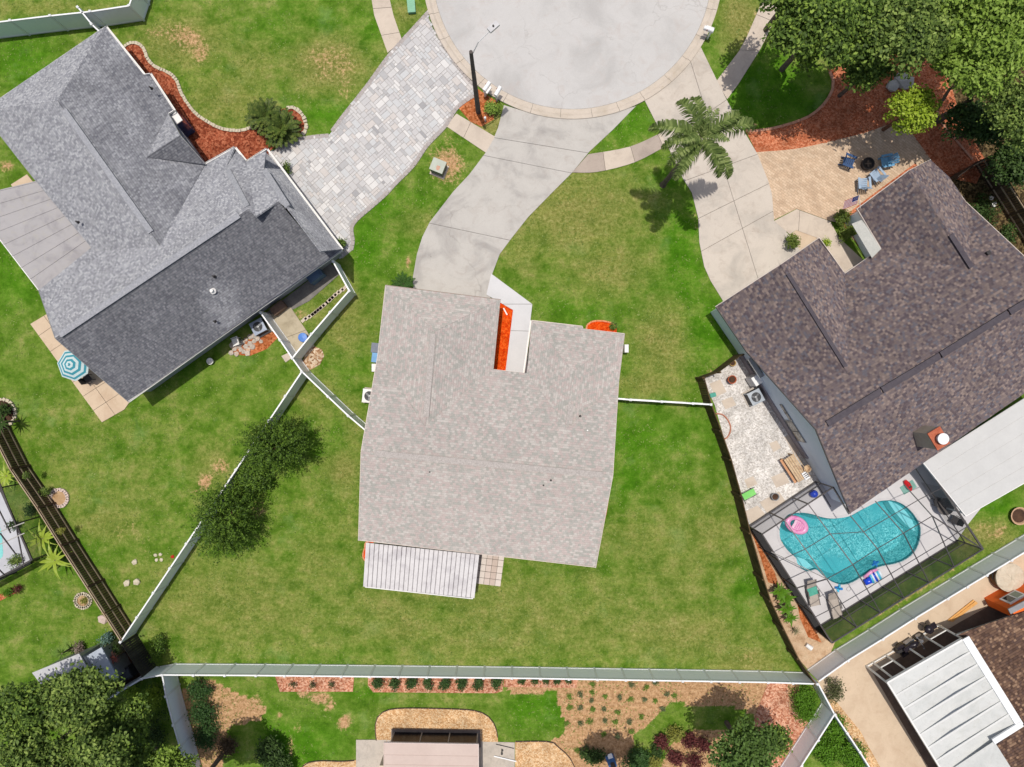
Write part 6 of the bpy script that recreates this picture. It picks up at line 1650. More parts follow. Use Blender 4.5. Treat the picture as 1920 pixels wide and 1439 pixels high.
mailbox('white mailbox at the kerb between the street lamp shrub and the centre driveway', 931, 190, 60, WHITE)
mailbox('white mailbox on the kerb across the turning circle beside the dry grass', 1326, 73, 160, WHITE, extra=True)
w = W(910, 227); t = thing('utility_marker', 'short white capped marker post at the foot of the street lamp', 'marker post', tuple(w))
MB().lathe([(.06, 0), (.06, .5), (.09, .5), (.07, .6), (.01, .63)], (w.x, w.y, 0), 12).build('post', WHITE, t)
# transformer
w = W(824, 320); t = thing('transformer_box', 'pale green-grey metal transformer box on a pad in worn grass', 'transformer box', (w.x, w.y, 0), rz=R(-22))
TG = pm('pale_green_grey_paint', [A(176, 182, 168), A(188, 194, 180)], 1.5, .5, .05, 8, .06)
MB().box((0, 0, .06), (1.0, .92, .12)).build('pad', C_WALK, t, world=False)
cb = MB().box((-.02, .03, .5), (.82, .74, .76)).build('cabinet', pm('dark_green_grey_paint', [A(110, 116, 104), A(124, 130, 118)], 1.5, .5), t, world=False)
MB().box((-.02, .03, .905), (.88, .80, .05)).build('lid', TG, t, world=False)
for i, (a, l) in enumerate(((.10, .22), (.03, .26), (-.04, .22), (-.11, .18))): MB().box((.05, a - .1, .934), (l, .032, .006)).build('orange_marking', pm('orange_print', [A(226, 120, 70)], 2), t, world=False)
w = W(772, 15); t = thing('utility_box', 'small mint green utility box in the top verge grass', 'utility box', (w.x, w.y, 0), rz=R(5))
MG = pm('mint_paint', [A(128, 184, 152), A(142, 196, 164)], 1.5, .5)
MB().box((0, 0, .12), (.46, .8, .24)).build('box', MG, t, world=False); MB().box((0, 0, .25), (.5, .84, .03)).build('lid', MG, t, world=False)

# ------------------------------------------------------------------ air conditioners
ACM = pm('ac_casing', [A(168, 176, 184), A(186, 194, 200)], 1.5, .45, 0, 8, .05); ACD = pm('ac_coil', [A(50, 52, 56), A(80, 80, 82)], 14, .6, .4, 40, .3)
def aircon(label, px, py, rz, casing, z0=.06, s=.86, h=.8):
    w = W(px, py, .9); t = thing('air_conditioner', label, 'air conditioner', (w.x, w.y, 0), rz=R(rz))
    b = lambda mb, n, m: mb.build(n, m, t, world=False)
    b(MB().box((0, 0, z0 / 2 + .01), (s + .15, s + .15, z0 + .02)), 'pad', C_SLAB); b(MB().box((0, 0, z0 + h / 2), (s - .04, s - .04, h - .1)), 'coil', ACD)
    for i in (-1, 1):
        for j in (-1, 1): b(MB().box((i * (s / 2 - .03), j * (s / 2 - .03), z0 + h / 2), (.07, .07, h)), 'corner_post', casing)
    tp = MB(); nn = 24; zt = z0 + h
    sq = []
    for k in range(nn):
        a = 2 * math.pi * k / nn; c, d = math.cos(a), math.sin(a); f = s / 2 / max(abs(c), abs(d)); sq.append((c * f, d * f)); tp.v += [(c * f, d * f, zt), (c * .31, d * .31, zt + .03)]
    tp.f += [(2 * k, 2 * ((k + 1) % nn), 2 * ((k + 1) % nn) + 1, 2 * k + 1) for k in range(nn)]
    b(tp, 'top_panel', casing)
    b(MB().lathe([(.31, -.12), (.001, -.12)], (0, 0, zt), 16), 'fan_well', pm('fan_black', [A(30, 32, 36)], 2, .5))
    for k in range(3):
        a = k * 2.094 + .4; M = Matrix.Rotation(a, 3, 'Z') @ Matrix.Rotation(.35, 3, 'X')
        b(MB().box(Matrix.Rotation(a, 3, 'Z') @ Vector((.16, 0, -.04)) + Vector((0, 0, zt)), (.24, .14, .01), M=M), 'fan_blade', GREYM)
    b(MB().lathe([(.07, -.02), (.07, .03), (.001, .04)], (0, 0, zt), 12), 'motor', GREYM)
    g = MB()
    for r in (.1, .17, .24, .30): g.tube([(r * math.cos(k * .4488), r * math.sin(k * .4488), zt + .045) for k in range(15)], .006, 4, False)
    b(g, 'fan_guard', GREYM)
aircon('air conditioner in the shade of the grey house eave by the white fence', 483, 613, 28, pm('ac_blue_grey', [A(164, 176, 196), A(180, 190, 206)], 1.5, .45))
aircon('air conditioner half under the left roof edge of the middle house', 692, 743, -6, WHITEP)
aircon('blue-grey air conditioner beside the side wall of the brown house', 1418, 745, 27, ACM)

# ------------------------------------------------------------------ small things around the middle house
def bin_(label, px, py, col, rz, lid=None):
    w = W(px, py, 1.0); t = thing('wheelie_bin', label, 'bin', (w.x, w.y, 0), rz=R(rz)); b = lambda mb, n, m: mb.build(n, m, t, world=False)
    q = MB(); q.v = [(i * .24, j * .27, 0.05) for j in (-1, 1) for i in (-1, 1)] + [(i * .29, j * .34, 1.0) for j in (-1, 1) for i in (-1, 1)]
    q.f = [(0, 1, 3, 2)[::-1], (4, 5, 7, 6), (0, 1, 5, 4), (2, 6, 7, 3), (0, 4, 6, 2), (1, 3, 7, 5)]; b(q, 'body', col)
    b(MB().box((0, 0, 1.03), (.62, .72, .05)), 'lid', lid or col); b(MB().bar((-.33, -.2, .98), (-.33, .2, .98), .03, .03), 'handle', DARKM)
    for j in (-1, 1): b(MB().tube([(-.26, j * .24, .1), (-.26, j * .3, .1)], .1, 10), 'wheel', DARKM)
bin_('dark grey wheelie bin at the left wall of the middle house', 707, 653, pm('slate_bin', [A(104, 112, 130), A(118, 126, 142)], 2, .5), 84)
bin_('light blue recycling bin at the left wall of the middle house', 708, 671, pm('blue_bin', [A(86, 150, 204), A(104, 168, 218)], 2, .45), 84)
w = W(703, 690); MB().box((w.x, w.y, .15), (.3, .5, .3)).build('step_box', WHITEP, None, label='small white step at the left wall below the blue bin', category='step')
# white rod lying in the orange bed
MB().bar(W(944, 578, .1), W(951, 591, .1), .08, .03).build('splash_guard', WHITEP, None, label='small white bar lying at the top of the orange mulch strip', category='bar')

# ------------------------------------------------------------------ umbrella, left patio
uc = W(131, 684, 2.5); u = thing('patio_umbrella', 'teal and white striped patio umbrella at the corner of the grey roof', 'umbrella', (uc.x, uc.y, 0))
TEAL = pm('teal_canvas', [A(62, 150, 168), A(76, 164, 182)], 2, .8); WCAN = pm('white_canvas', [A(214, 232, 234)], 2, .8)
ns = 7; Ru = 1.03
rings = [0, .1, .22, .36, .5, .64, .78, .9, 1.0]
for si in range(ns):
    b = MB(); me_idx = []
    a0, a1 = 2 * math.pi * si / ns + .35, 2 * math.pi * (si + 1) / ns + .35
    for r in rings:
        for a in (a0, a1): b.v.append((uc.x + math.cos(a) * Ru * r, uc.y + math.sin(a) * Ru * r, 2.62 - .5 * r ** 1.3))
    for k in range(len(rings) - 1): b.f.append((2 * k, 2 * k + 2, 2 * k + 3, 2 * k + 1))
    o = b.build('canopy_panel', TEAL, u); o.data.materials.append(WCAN)
    for k, p in enumerate(o.data.polygons): p.material_index = k % 2
MB().tube([(uc.x, uc.y, .06), (uc.x, uc.y, 2.7)], .025, 8).build('pole', WHITEP, u)
MB().lathe([(.28, 0), (.28, .08), (.04, .14)], (uc.x, uc.y, .05), 16).build('base', DARKM, u)
def chair(label, px, py, rz, m, group=None, name='patio_chair', s=1.0, seat=None):
    w = W(px, py, .4); t = thing(name, label, 'chair', (w.x, w.y, .03), rz=R(rz)); b = lambda mb, n, mm: mb.build(n, mm, t, world=False)
    b(MB().box((0, 0, .42), (.46, .46, .04)), 'seat', seat or m)
    b(MB().box((-.25, 0, .68), (.04, .46, .48), M=Matrix.Rotation(-.2, 3, 'Y')), 'backrest', seat or m)
    for i in (-1, 1):
        for j in (-1, 1): b(MB().bar((i * .2, j * .21, 0), (i * .2, j * .21, .42), .03, .03), 'leg', m)
        b(MB().bar((-.22, i * .25, .62), (.2, i * .25, .62), .04, .03), 'armrest', m)
    t.scale = (s, s, s)
chair('black patio chair half under the striped umbrella', 165, 711, 40, DARKM)
w = W(140, 690); t = thing('patio_table', 'dark round patio table under the striped umbrella', 'table', (w.x, w.y, .06))
MB().lathe([(.5, .7), (.5, .73)], (0, 0, 0), 20).build('tabletop', DARKM, t, world=False); MB().tube([(0, 0, 0), (0, 0, .7)], .05, 8).build('leg', DARKM, t, world=False)
# rocks and pots beside the grey house
RK = pm('grey_rock', [A(170, 160, 150), A(200, 190, 178), A(210, 170, 140)], 4, .9, .4, 12, .25, island=.2)
def rock(px, py, r, m=RK, name='rock', label=None, cat='rock', z=0, group=None, parent=None):
    w = W(px, py); me = bmesh.new(); bmesh.ops.create_icosphere(me, subdivisions=1, radius=r)
    for v in me.verts: v.co = Vector((v.co.x * random.uniform(.8, 1.2), v.co.y * random.uniform(.8, 1.2), v.co.z * random.uniform(.5, .8)))
    d = bpy.data.meshes.new(name); me.to_mesh(d); me.free(); d.materials.append(m)
    o = bpy.data.objects.new(name, d); COL.objects.link(o); o.location = (w.x, w.y, r * .25 + z); o.rotation_euler.z = random.random() * 6
    if parent: o.parent = parent; o.location = o.location - parent.location
    return props(o, label, cat if label else None, group)
rp = thing('rock_pile', 'heap of grey and tan rocks beside the grey house air conditioner', 'rock pile', tuple(W(462, 648)))
for x, y in [(440, 655), (447, 648), (455, 642), (462, 637), (470, 632), (452, 656), (461, 650), (469, 645), (477, 640), (484, 636), (458, 660), (466, 656), (474, 651), (434, 662), (444, 664), (437, 648), (465, 662), (478, 630), (490, 641)]:
    rock(x, y, random.uniform(.14, .24), parent=rp)
chair('white garden chair by the rock heap in the shade of the grey house', 443, 641, 200, WHITEP)
w = W(397, 678); t = thing('plant_pot', 'round white pot at the edge of the shade below the grey house', 'pot', (w.x, w.y, 0))
MB().lathe([(.14, 0), (.22, .3), (.19, .3), (.14, .2), (.001, .2)], (0, 0, 0), 16).build('pot', WHITEP, t, world=False)
w = W(572, 634); t = thing('round_tub', 'round blue lid on the concrete pad inside the white fence corner', 'tub', (w.x, w.y, .06))
MB().lathe([(.2, 0), (.26, .45), (.3, .46), (.28, .5), (.001, .52)], (0, 0, 0), 20).build('tub', pm('blue_plastic', [A(60, 120, 206), A(76, 136, 220)], 2, .4), t, world=False)
sheet('eave_shade_paving', [(498, 588), (620, 495), (640, 512), (580, 565), (512, 600)], 0, .05, pm('shaded_pavers', [A(120, 116, 112), A(146, 142, 136)], 2, .9, .2, 12, .2))  # shade under the eave is put into the paver colour
w = W(593, 519, .5); t = thing('covered_grill', 'covered blue-grey grill in the shade of the grey house eave', 'grill', (w.x, w.y, 0), rz=R(38))
MB().box((0, 0, .45), (1.0, .5, .9)).build('cover', pm('blue_grey_cover', [A(88, 112, 140), A(104, 128, 156)], 2, .7), t, world=False); MB().box((0, 0, .93), (.7, .4, .12)).build('cover_top', MATS['blue_grey_cover'], t, world=False)
w = W(522, 578, .5); t = thing('storage_box', 'dark brown storage box under the grey house eave by the concrete pad', 'storage box', (w.x, w.y, 0), rz=R(38))
MB().box((0, 0, .3), (.9, .5, .6)).build('box', BROWNF, t, world=False); MB().box((0, 0, .62), (.94, .54, .05)).build('lid', BROWNF, t, world=False)
# stones on the left lawn
for x, y, lb_ in ((292, 1041, 'upper left'), (301, 1040, 'upper right'), (294, 1050, 'lower left'), (303, 1050, 'lower right')):
    rock(x, y, .13, STONE, 'white_stone', lb_ + ' one of four white stones set in a square on the left lawn', group='four white stones on the left lawn')
rock(253, 1054, .2, STONE, 'white_stone', 'single white stone on the left lawn near the square of four')
rock(239, 1093, .24, STONE, 'white_stone', 'left one of two flat white stones low on the left lawn'); rock(257, 1091, .26, STONE, 'white_stone', 'right one of two flat white stones low on the left lawn')
rock(194, 1160, .34, pm('pinkish_stone', 0), 'pink_boulder', 'pinkish flat boulder against the lower end of the dark wooden fence')
rock(324, 1044, .12, pm('red_flag', 0), 'red_toy', 'small red object on the lawn beside the diagonal fence', 'toy')
for x, y, k in ((1687, 150, .5), (1696, 157, .55), (1672, 163, .45)): rock(x, y, k, pm('grey_boulder', [A(190, 186, 178), A(214, 210, 202)], 3), 'boulder', ('upper', 'right', 'left')[[1687, 1696, 1672].index(x)] + ' grey boulder of the heap in the shaded salmon bed')
rock(1858, 372, .16, WHITEP, 'pale_rock', 'upper pale rock in the dark shade behind the brown roof'); rock(1862, 384, .2, WHITEP, 'pale_rock', 'lower pale rock in the dark shade behind the brown roof')

# ------------------------------------------------------------------ adirondack chairs on the paver patio
def adirondack(label, px, py, rz, m):
    w = W(px, py, .5); t = thing('adirondack_chair', label, 'chair', (w.x, w.y, .045), rz=R(rz), group='blue garden chairs on the tan patio'); b = lambda mb, n, mm=None: mb.build(n, mm or m, t, world=False)
    for k in range(5): b(MB().box((.26 - k * .115, 0, .36 - k * .025), (.1, .56, .025)), 'seat_slat')
    for k in range(5): b(MB().bar((-.22, -.22 + k * .11, .28), (-.52, -.27 + k * .135, .98 - abs(k - 2) * .05), .1, .022, up=(1, 0, .4)), 'back_slat')
    for j in (-1, 1):
        b(MB().box((-.02, j * .34, .56), (.72, .14, .025)), 'armrest'); b(MB().bar((.28, j * .29, 0), (.28, j * .29, .55), .1, .03), 'leg'); b(MB().bar((.3, j * .26, .36), (-.5, j * .26, .04), .03, .1), 'leg')
DB = pm('dark_blue_paint', [A(44, 76, 122), A(58, 92, 140)], 2, .5); LBp = pm('light_blue_paint', [A(104, 164, 206), A(122, 180, 218)], 2, .5); PB_ = pm('pale_blue_paint', [A(160, 182, 208), A(176, 198, 220)], 2, .5)
adirondack('dark blue garden chair at the left of the fire pit', 1593, 303, -22, DB)
adirondack('bright blue garden chair at the right of the fire pit, farthest from the brown roof', 1663, 302, 190, LBp)
adirondack('pale blue garden chair at the right of the fire pit, nearer the brown roof', 1644, 327, 130, PB_)
adirondack('pale grey-blue garden chair nearest the brown roof and lowest of the four', 1620, 343, 95, PB_)
w = W(1623, 310); t = thing('fire_pit', 'dark round fire pit between the blue garden chairs', 'fire pit', (w.x, w.y, .045))
MB().lathe([(.36, 0), (.4, .35), (.34, .35), (.3, .2), (.001, .18)], (0, 0, 0), 18).build('bowl', DARKM, t, world=False)
for k in range(4): MB().bar((math.cos(k * 1.6) * .2, math.sin(k * 1.6) * .2, .25), (-math.cos(k * 1.6) * .15, -math.sin(k * 1.6) * .2, .27), .07, .07).build('log', BARK, t, world=False)
# flag
fo = W(1613, 384, 2.3); t = thing('flag', 'stars and stripes flag on a short pole at the wing of the brown house', 'flag', (fo.x, fo.y, 0))
e2 = W(1611, 366, 3.0); MB().tube([fo + Vector((0, -.2, 0)), e2], .018, 6).build('pole', WHITEP, t)
fdir = (W(1590, 373, 2.4) - W(1612, 368, 2.4)).normalized()
RED = pm('flag_red', [A(176, 40, 48)], 2, .8); BLU = pm('flag_blue', [A(34, 46, 110)], 2, .8); WHI = pm('flag_white', [A(226, 224, 226)], 2, .8)
dn_ = Vector((.12, -.75, -.65)).normalized(); P0 = e2 - Vector((0, 0, .03))
for k in range(13):
    b = MB(); st0, st1 = k * .045, (k + 1) * .045
    for i in range(9):
        p = P0 + fdir * (i * .105) + Vector((0, 0, .05 * math.sin(i * 1.3))) + dn_ * (.06 * i * .35)
        b.v += [tuple(p + dn_ * st0), tuple(p + dn_ * st1)]
    b.f = [(2 * i, 2 * i + 2, 2 * i + 3, 2 * i + 1) for i in range(8)]
    b.build('stripe', RED if k % 2 == 0 else WHI, t)
b = MB()
for i in range(4):
    p = P0 + fdir * (i * .115) + Vector((0, 0, .05 * math.sin(i * 1.42) + .012)) + dn_ * (.06 * i * .38); b.v += [tuple(p), tuple(p + dn_ * .315)]
b.f = [(2 * i, 2 * i + 2, 2 * i + 3, 2 * i + 1) for i in range(3)]; cn_ = b.build('canton', BLU, t)
for i in range(4):
    for j in range(3):
        p = P0 + fdir * (.05 + i * .08) + dn_ * (.06 + j * .09) + Vector((0, 0, .07)); MB().lathe([(.014, 0), (.001, .004)], p, 5).build('star', WHI, cn_)

# ------------------------------------------------------------------ side yard of the brown house
def pot(label, px, py, r, h, m, z=.03, cat='pot', plant=None):
    w = W(px, py, h); t = thing('plant_pot', label, cat, (w.x, w.y, z)); MB().lathe([(r * .7, 0), (r, h), (r * 1.06, h), (r * .9, h - .02), (r * .8, h - .12), (.001, h - .12)], (0, 0, 0), 20).build('pot', m, t, world=False)
    MB().lathe([(r * .8, h - .1), (.001, h - .08)], (0, 0, 0), 14).build('soil', MATS['dark_soil'], t, world=False)
    return t
TERRA = pm('terracotta', [A(186, 92, 60), A(206, 116, 80)], 3, .8)
pot('terracotta pot on the white rock side yard', 1373, 712, .26, .55, TERRA)
pot('yellowish pot by the short wooden fence on the side yard', 1374, 681, .2, .3, pm('yellow_pot', [A(222, 186, 110)], 3))
pot('grey pot with a plant near the green chair on the side yard', 1454, 932, .24, .45, GREYM)
pot('large tan pot on the grass right of the white patio roof', 1912, 968, .55, .3, pm('tan_ring', [A(196, 156, 120), A(216, 180, 150)], 3), cat='planter')
w = W(1335, 741); t = thing('plastic_tub', 'small teal plastic tub beside the wooden fence', 'tub', (w.x, w.y, .03), rz=R(15)); MB().box((0, 0, .12), (.38, .26, .24)).build('tub', pm('teal_plastic', [A(70, 168, 150)], 2, .5), t, world=False)
hs = thing('garden_hose', 'reddish curved edging loop on the side yard beside the wooden fence', 'edging', tuple(W(1350, 795)))
MB().tube([W(x, y, .06) for x, y in smooth([(1342, 776), (1355, 778), (1366, 790), (1370, 805), (1364, 820), (1352, 826)], 4, False)], .05, 5).build('edging', pm('red_edging', [A(190, 124, 100), A(206, 150, 124)], 3), hs)
# green reclining chair
w = W(1404, 927, .3); t = thing('folding_lounger', 'lime green folding chair lying by the wooden fence on the side yard', 'chair', (w.x, w.y, .03), rz=R(28)); b = lambda mb, n, m: mb.build(n, m, t, world=False)
LG = pm('lime_fabric', [A(128, 214, 110), A(144, 226, 124)], 2, .7)
b(MB().box((0, 0, .3), (.85, .42, .03)), 'seat', LG)
for j in (-1, 1): b(MB().bar((-.5, j * .24, .32), (.55, j * .24, .32), .03, .03), 'side_rail', DARKM); b(MB().bar((-.3, j * .24, 0), (-.3, j * .24, .3), .03, .03), 'leg', DARKM); b(MB().bar((.3, j * .24, 0), (.3, j * .24, .3), .03, .03), 'leg', DARKM)
b(MB().bar((-.5, -.4, .5), (-.5, .4, .5), .04, .04), 'backrest_bar', DARKM)
# potting bench with clutter
w = W(1492, 878, .8); t = thing('potting_bench', 'weathered wooden workbench with clutter at the corner of the pool cage', 'bench', (w.x, w.y, .03), rz=R(-57)); b = lambda mb, n, m: mb.build(n, m, t, world=False)
OLDW = pm('old_tan_wood', [A(196, 166, 130), A(216, 190, 156), A(180, 146, 116)], 3, .9, .3, 10, .2, island=.2)
for k in range(5): b(MB().box((0, -.3 + k * .15, .8), (1.7, .13, .03)), 'plank', OLDW)
for i in (-1, 1):
    for j in (-1, 1): b(MB().box((i * .8, j * .3, .4), (.07, .07, .8)), 'leg', OLDW)
b(MB().box((0, .38, 1.1), (1.7, .03, .05)), 'back_rail', OLDW); b(MB().box((0, -.42, .5), (1.75, .2, .03)), 'shelf', pm('salmon_board', [A(212, 160, 120)], 3, .8))
w = W(1514, 879, 1.05); t = thing('basket', 'round tan basket on the workbench', 'basket', (w.x, w.y, .84)); MB().lathe([(.16, 0), (.24, .24), (.21, .24), (.14, .04), (.001, .04)], (0, 0, 0), 18).build('basket', OLDW, t, world=False)
w = W(1512, 892, 1.0); t = thing('crate', 'white slotted crate on the workbench beside the basket', 'crate', (w.x, w.y, .84), rz=R(-57)); b = lambda mb, n, m: mb.build(n, m, t, world=False)
b(MB().box((0, 0, .06), (.5, .36, .12)), 'crate', WHITE); [b(MB().box((-.12 + k * .12, 0, .123), (.05, .26, .008)), 'slot', DARKM) for k in range(3)]

# ------------------------------------------------------------------ pool side
def lounger(label, px, py, rz, towel=None):
    w = W(px, py, .35); t = thing('sun_lounger', label, 'sun lounger', (w.x, w.y, .08), rz=R(rz), group='taupe sun loungers by the pool'); b = lambda mb, n, m: mb.build(n, m, t, world=False)
    b(MB().box((.2, 0, .33), (1.25, .6, .03)), 'seat', TAUPE); b(MB().box((-.68, 0, .52), (.66, .6, .03), M=Matrix.Rotation(.6, 3, 'Y')), 'backrest', TAUPE)
    for j in (-1, 1):
        b(MB().bar((-.42, j * .32, .32), (.85, j * .32, .32), .05, .06), 'side_rail', DTP); b(MB().bar((-.2, j * .34, .52), (.25, j * .34, .52), .07, .03), 'armrest', DTP)
        b(MB().bar((.7, j * .3, 0), (.7, j * .3, .32), .05, .05), 'leg', DTP); b(MB().bar((-.4, j * .3, 0), (-.4, j * .3, .32), .05, .05), 'leg', DTP)
TAUPE = pm('taupe_sling', [A(178, 168, 158), A(190, 180, 170)], 3, .8); DTP = pm('dark_taupe', [A(96, 90, 88), A(112, 106, 102)], 3, .6)
lounger('taupe sun lounger with a teal towel at the lower left of the pool deck', 1523, 1112, -78)
w = W(1524, 1109, .45); MB().box((w.x, w.y, .46), (.5, .62, .035), R(-70)).build('towel', pm('teal_towel', [A(84, 168, 150), A(98, 182, 162)], 5, .95, .3), None, label='teal towel lying on the left sun lounger', category='towel')
lounger('bare taupe sun lounger nearest the bottom corner of the pool cage', 1564, 1135, -74)
def torus(mb, c, R0, r0, sx=1, sy=1, n=28, k=8, rz=0):
    b = len(mb.v); M = Matrix.Rotation(rz, 3, 'Z')
    for i in range(n):
        a = 2 * math.pi * i / n
        for j in range(k): e = 2 * math.pi * j / k; rr = R0 + r0 * math.cos(e); v = M @ Vector((rr * math.cos(a) * sx, rr * math.sin(a) * sy, r0 * math.sin(e))); mb.v.append((c[0] + v.x, c[1] + v.y, c[2] + v.z))
    mb.f += [(b + i * k + j, b + ((i + 1) % n) * k + j, b + ((i + 1) % n) * k + (j + 1) % k, b + i * k + (j + 1) % k) for i in range(n) for j in range(k)]
    return mb
PKI = pm('pink_vinyl', [A(226, 140, 190), A(238, 170, 210), A(226, 110, 180)], 4, .25, 0, 10, .1); PKL = pm('pale_pink_vinyl', [A(238, 196, 220)], 3, .25)
fp = W(1494, 985, .1); t = thing('pool_float', 'oval pink inflatable float with a seat on the pool water', 'pool float', (fp.x, fp.y, 0))
torus(MB(), (fp.x, fp.y, .06), .5, .16, 1.25, .85, rz=R(-28)).build('ring', PKI, t, smooth=True)
M_ = R(-28)
MB().box((fp.x + .1, fp.y - .06, .05), (.7, .6, .08), M_).build('seat', PKL, t)
for k in range(4): MB().box((fp.x + .08 + math.cos(M_) * (k * .13 - .1), fp.y - .05 + math.sin(M_) * (k * .13 - .1), .11), (.09, .5, .06), M_).build('rib', PKI, t)
MB().lathe([(.13, .0), (.13, .05), (.1, .06), (.001, .05)], (fp.x - .3, fp.y + .2, .08), 14).build('cup_holder', pm('dark_teal_vinyl', [A(40, 110, 120)], 2, .3), t)
w = W(1640, 1086, .4); t = thing('pool_float', 'blue, pink and white striped inflatable lounger on the deck beside the pool', 'pool float', (w.x, w.y, .08), rz=R(27)); b = lambda mb, n, m: mb.build(n, m, t, world=False, smooth=True)
CB = pm('cobalt_vinyl', [A(30, 70, 220), A(44, 90, 230)], 2, .25); AQ = pm('aqua_vinyl', [A(80, 190, 226)], 2, .25); WV = pm('white_vinyl_float', [A(226, 236, 244)], 2, .25)
b(MB().tube([(-.62, 0, .14), (-.3, -.02, .16), (-.25, .2, .14)], [.2, .22, .12], 10), 'pillow', CB)
for k in range(6): b(MB().tube([(-.1 + k * .13, -.3, .1), (-.1 + k * .13, .3, .1)], .075, 8), 'tube', (AQ, WV, CB, WV, AQ, WV)[k])
b(MB().tube([(-.5, .3, .1), (.1, .42, .1), (.5, .36, .1)], [.09, .11, .09], 8), 'side_tube', PKI)
def ballthing(label, px, py, r, m, name='beach_ball', cat='ball', z=.08):
    w = W(px, py, r); t = thing(name, label, cat, (w.x, w.y, z)); MB().lathe([(.001, 0)] + [(r * math.sin(math.pi * k / 10), r - r * math.cos(math.pi * k / 10)) for k in range(1, 10)] + [(.001, 2 * r)], (0, 0, 0), 18).build('ball', m, t, world=False, smooth=True)
ballthing('blue ball in the shaded upper left corner of the pool deck', 1525, 926, .26, CB)
w = W(1572, 1103, .1); t = thing('pool_toy', 'small blue winged toy on the deck above the bare lounger', 'toy', (w.x, w.y, .08), rz=R(-20))
for k in range(4): MB().box((math.cos(k * 1.57) * .13, math.sin(k * 1.57) * .13, .05), (.26, .14, .08), k * 1.57 + .4).build('wing', AQ if k % 2 else pm('mid_blue', [A(40, 130, 206)], 2), t, world=False)
w = W(1641, 1057, 0); t = thing('pool_toy', 'blue toy floating at the lower edge of the pool water', 'toy', (w.x, w.y, -.03), rz=R(30))
MB().tube([(-.25, 0, .05), (0, .05, .08), (.25, 0, .05)], [.06, .12, .05], 8).build('toy', MATS['mid_blue'], t, world=False); MB().tube([(0, -.2, .05), (0, .2, .06)], [.05, .08], 8).build('fin', MATS['mid_blue'], t, world=False)
w = W(1704, 911, .3); t = thing('ride_on_toy', 'red kayak-shaped toy under the roof edge at the top of the pool deck', 'toy', (w.x, w.y, .08), rz=R(-58)); b = lambda mb, n, m: mb.build(n, m, t, world=False)
b(MB().tube([(-.38, 0, .12), (-.1, 0, .16), (.2, 0, .14), (.4, 0, .1)], [.1, .19, .17, .06], 10), 'hull', pm('red_plastic', [A(206, 24, 34), A(222, 40, 46)], 2, .3)); b(MB().box((0, 0, .3), (.3, .18, .05)), 'seat', DARKM)
w = W(1703, 914, .1); MB().box((w.x, w.y, .1), (.95, .55, .03), R(31)).build('towel', pm('pale_teal_towel', [A(130, 176, 166)], 5, .95), None, label='pale teal mat under the red toy on the pool deck', category='mat')
# floating ring outline on deck
w = W(1590, 1104, 0); torus(MB(), (w.x, w.y, .1), .13, .012).build('hoop', GREYM, None, label='thin grey hoop lying on the deck beside the small blue toy', category='hoop')
# table in the shade of the white roof
w = W(1772, 950, .7); t = thing('patio_table', 'glass patio table in the shade at the right end of the pool cage', 'table', (w.x, w.y, .08)); MB().lathe([(.55, .68), (.55, .7)], (0, 0, 0), 20).build('tabletop', DTP, t, world=False); [MB().bar((0, 0, 0), (math.cos(k * 2.09) * .4, math.sin(k * 2.09) * .4, .68), .04, .04).build('leg', DARKM, t, world=False) for k in range(3)]
chair('black patio chair beside the glass table in the pool cage', 1757, 941, 10, DARKM)
chair('black patio chair in the corner of the pool cage under the white roof', 1790, 975, 150, DARKM)

# ------------------------------------------------------------------ tan back patio
w = W(1520, 1216, .5); t = thing('planter_urn', 'white and dark cylindrical pot lying in the soil strip by the fence corner', 'pot', (w.x, w.y, .02), rz=R(-35))
MB().tube([(-.2, 0, .16), (.22, 0, .2)], [.13, .16], 14).build('pot', WHITEP, t, world=False); MB().tube([(.215, 0, .2), (.225, 0, .2)], [.11, .11], 12).build('opening', DARKM, t, world=False)
for k in range(3):
    a = W(1778 + k * 3.5, 1164 + k * -0.5 + k * 1.0, .1); b_ = W(1826 + k * 3.0, 1126 + k * 2.2, .1)
    MB().bar(a + Vector((0, 0, k % 2 * .05)), b_ + Vector((0, 0, k % 2 * .05)), .11, .05).build('timber', pm('orange_timber', [A(226, 164, 90), A(240, 186, 116)], 5, .8, .2, 12, .12), None, label=['uppermost', 'middle', 'lowermost'][k] + ' of the three orange timber planks lying on the tan patio', category='plank', group='timber planks on the tan patio')
# round spa
w = W(1893, 1083, .8); t = thing('hot_tub', 'round hot tub with a pale wrinkled cover beside the orange wall', 'hot tub', (w.x, w.y, .04)); b = lambda mb, n, m, s=False: mb.build(n, m, t, world=False, smooth=s)
b(MB().lathe([(.86, 0), (.9, .78), (.001, .78)], (0, 0, 0), 28), 'shell', pm('brown_spa_wood', [A(110, 74, 50), A(140, 98, 68)], 3, .8))
cv = MB(); cv.lathe([(.92, .74), (.92, .84), (.8, .9), (.5, .95), (.2, .96), (.001, .96)], (0, 0, 0), 28)
cv.v = [(x + random.uniform(-.015, .015), y + random.uniform(-.015, .015), z + random.uniform(-.02, .02)) for x, y, z in cv.v]; b(cv, 'cover', pm('cream_cover', [A(206, 192, 170), A(222, 210, 190)], 3, .8, .3, 8, .1))
b(MB().tube([(-.9 * math.cos(a * .2 - .2), .95 * math.sin(a * .2 - .2), .5) for a in range(8)], .05, 6), 'handrail', DARKM)
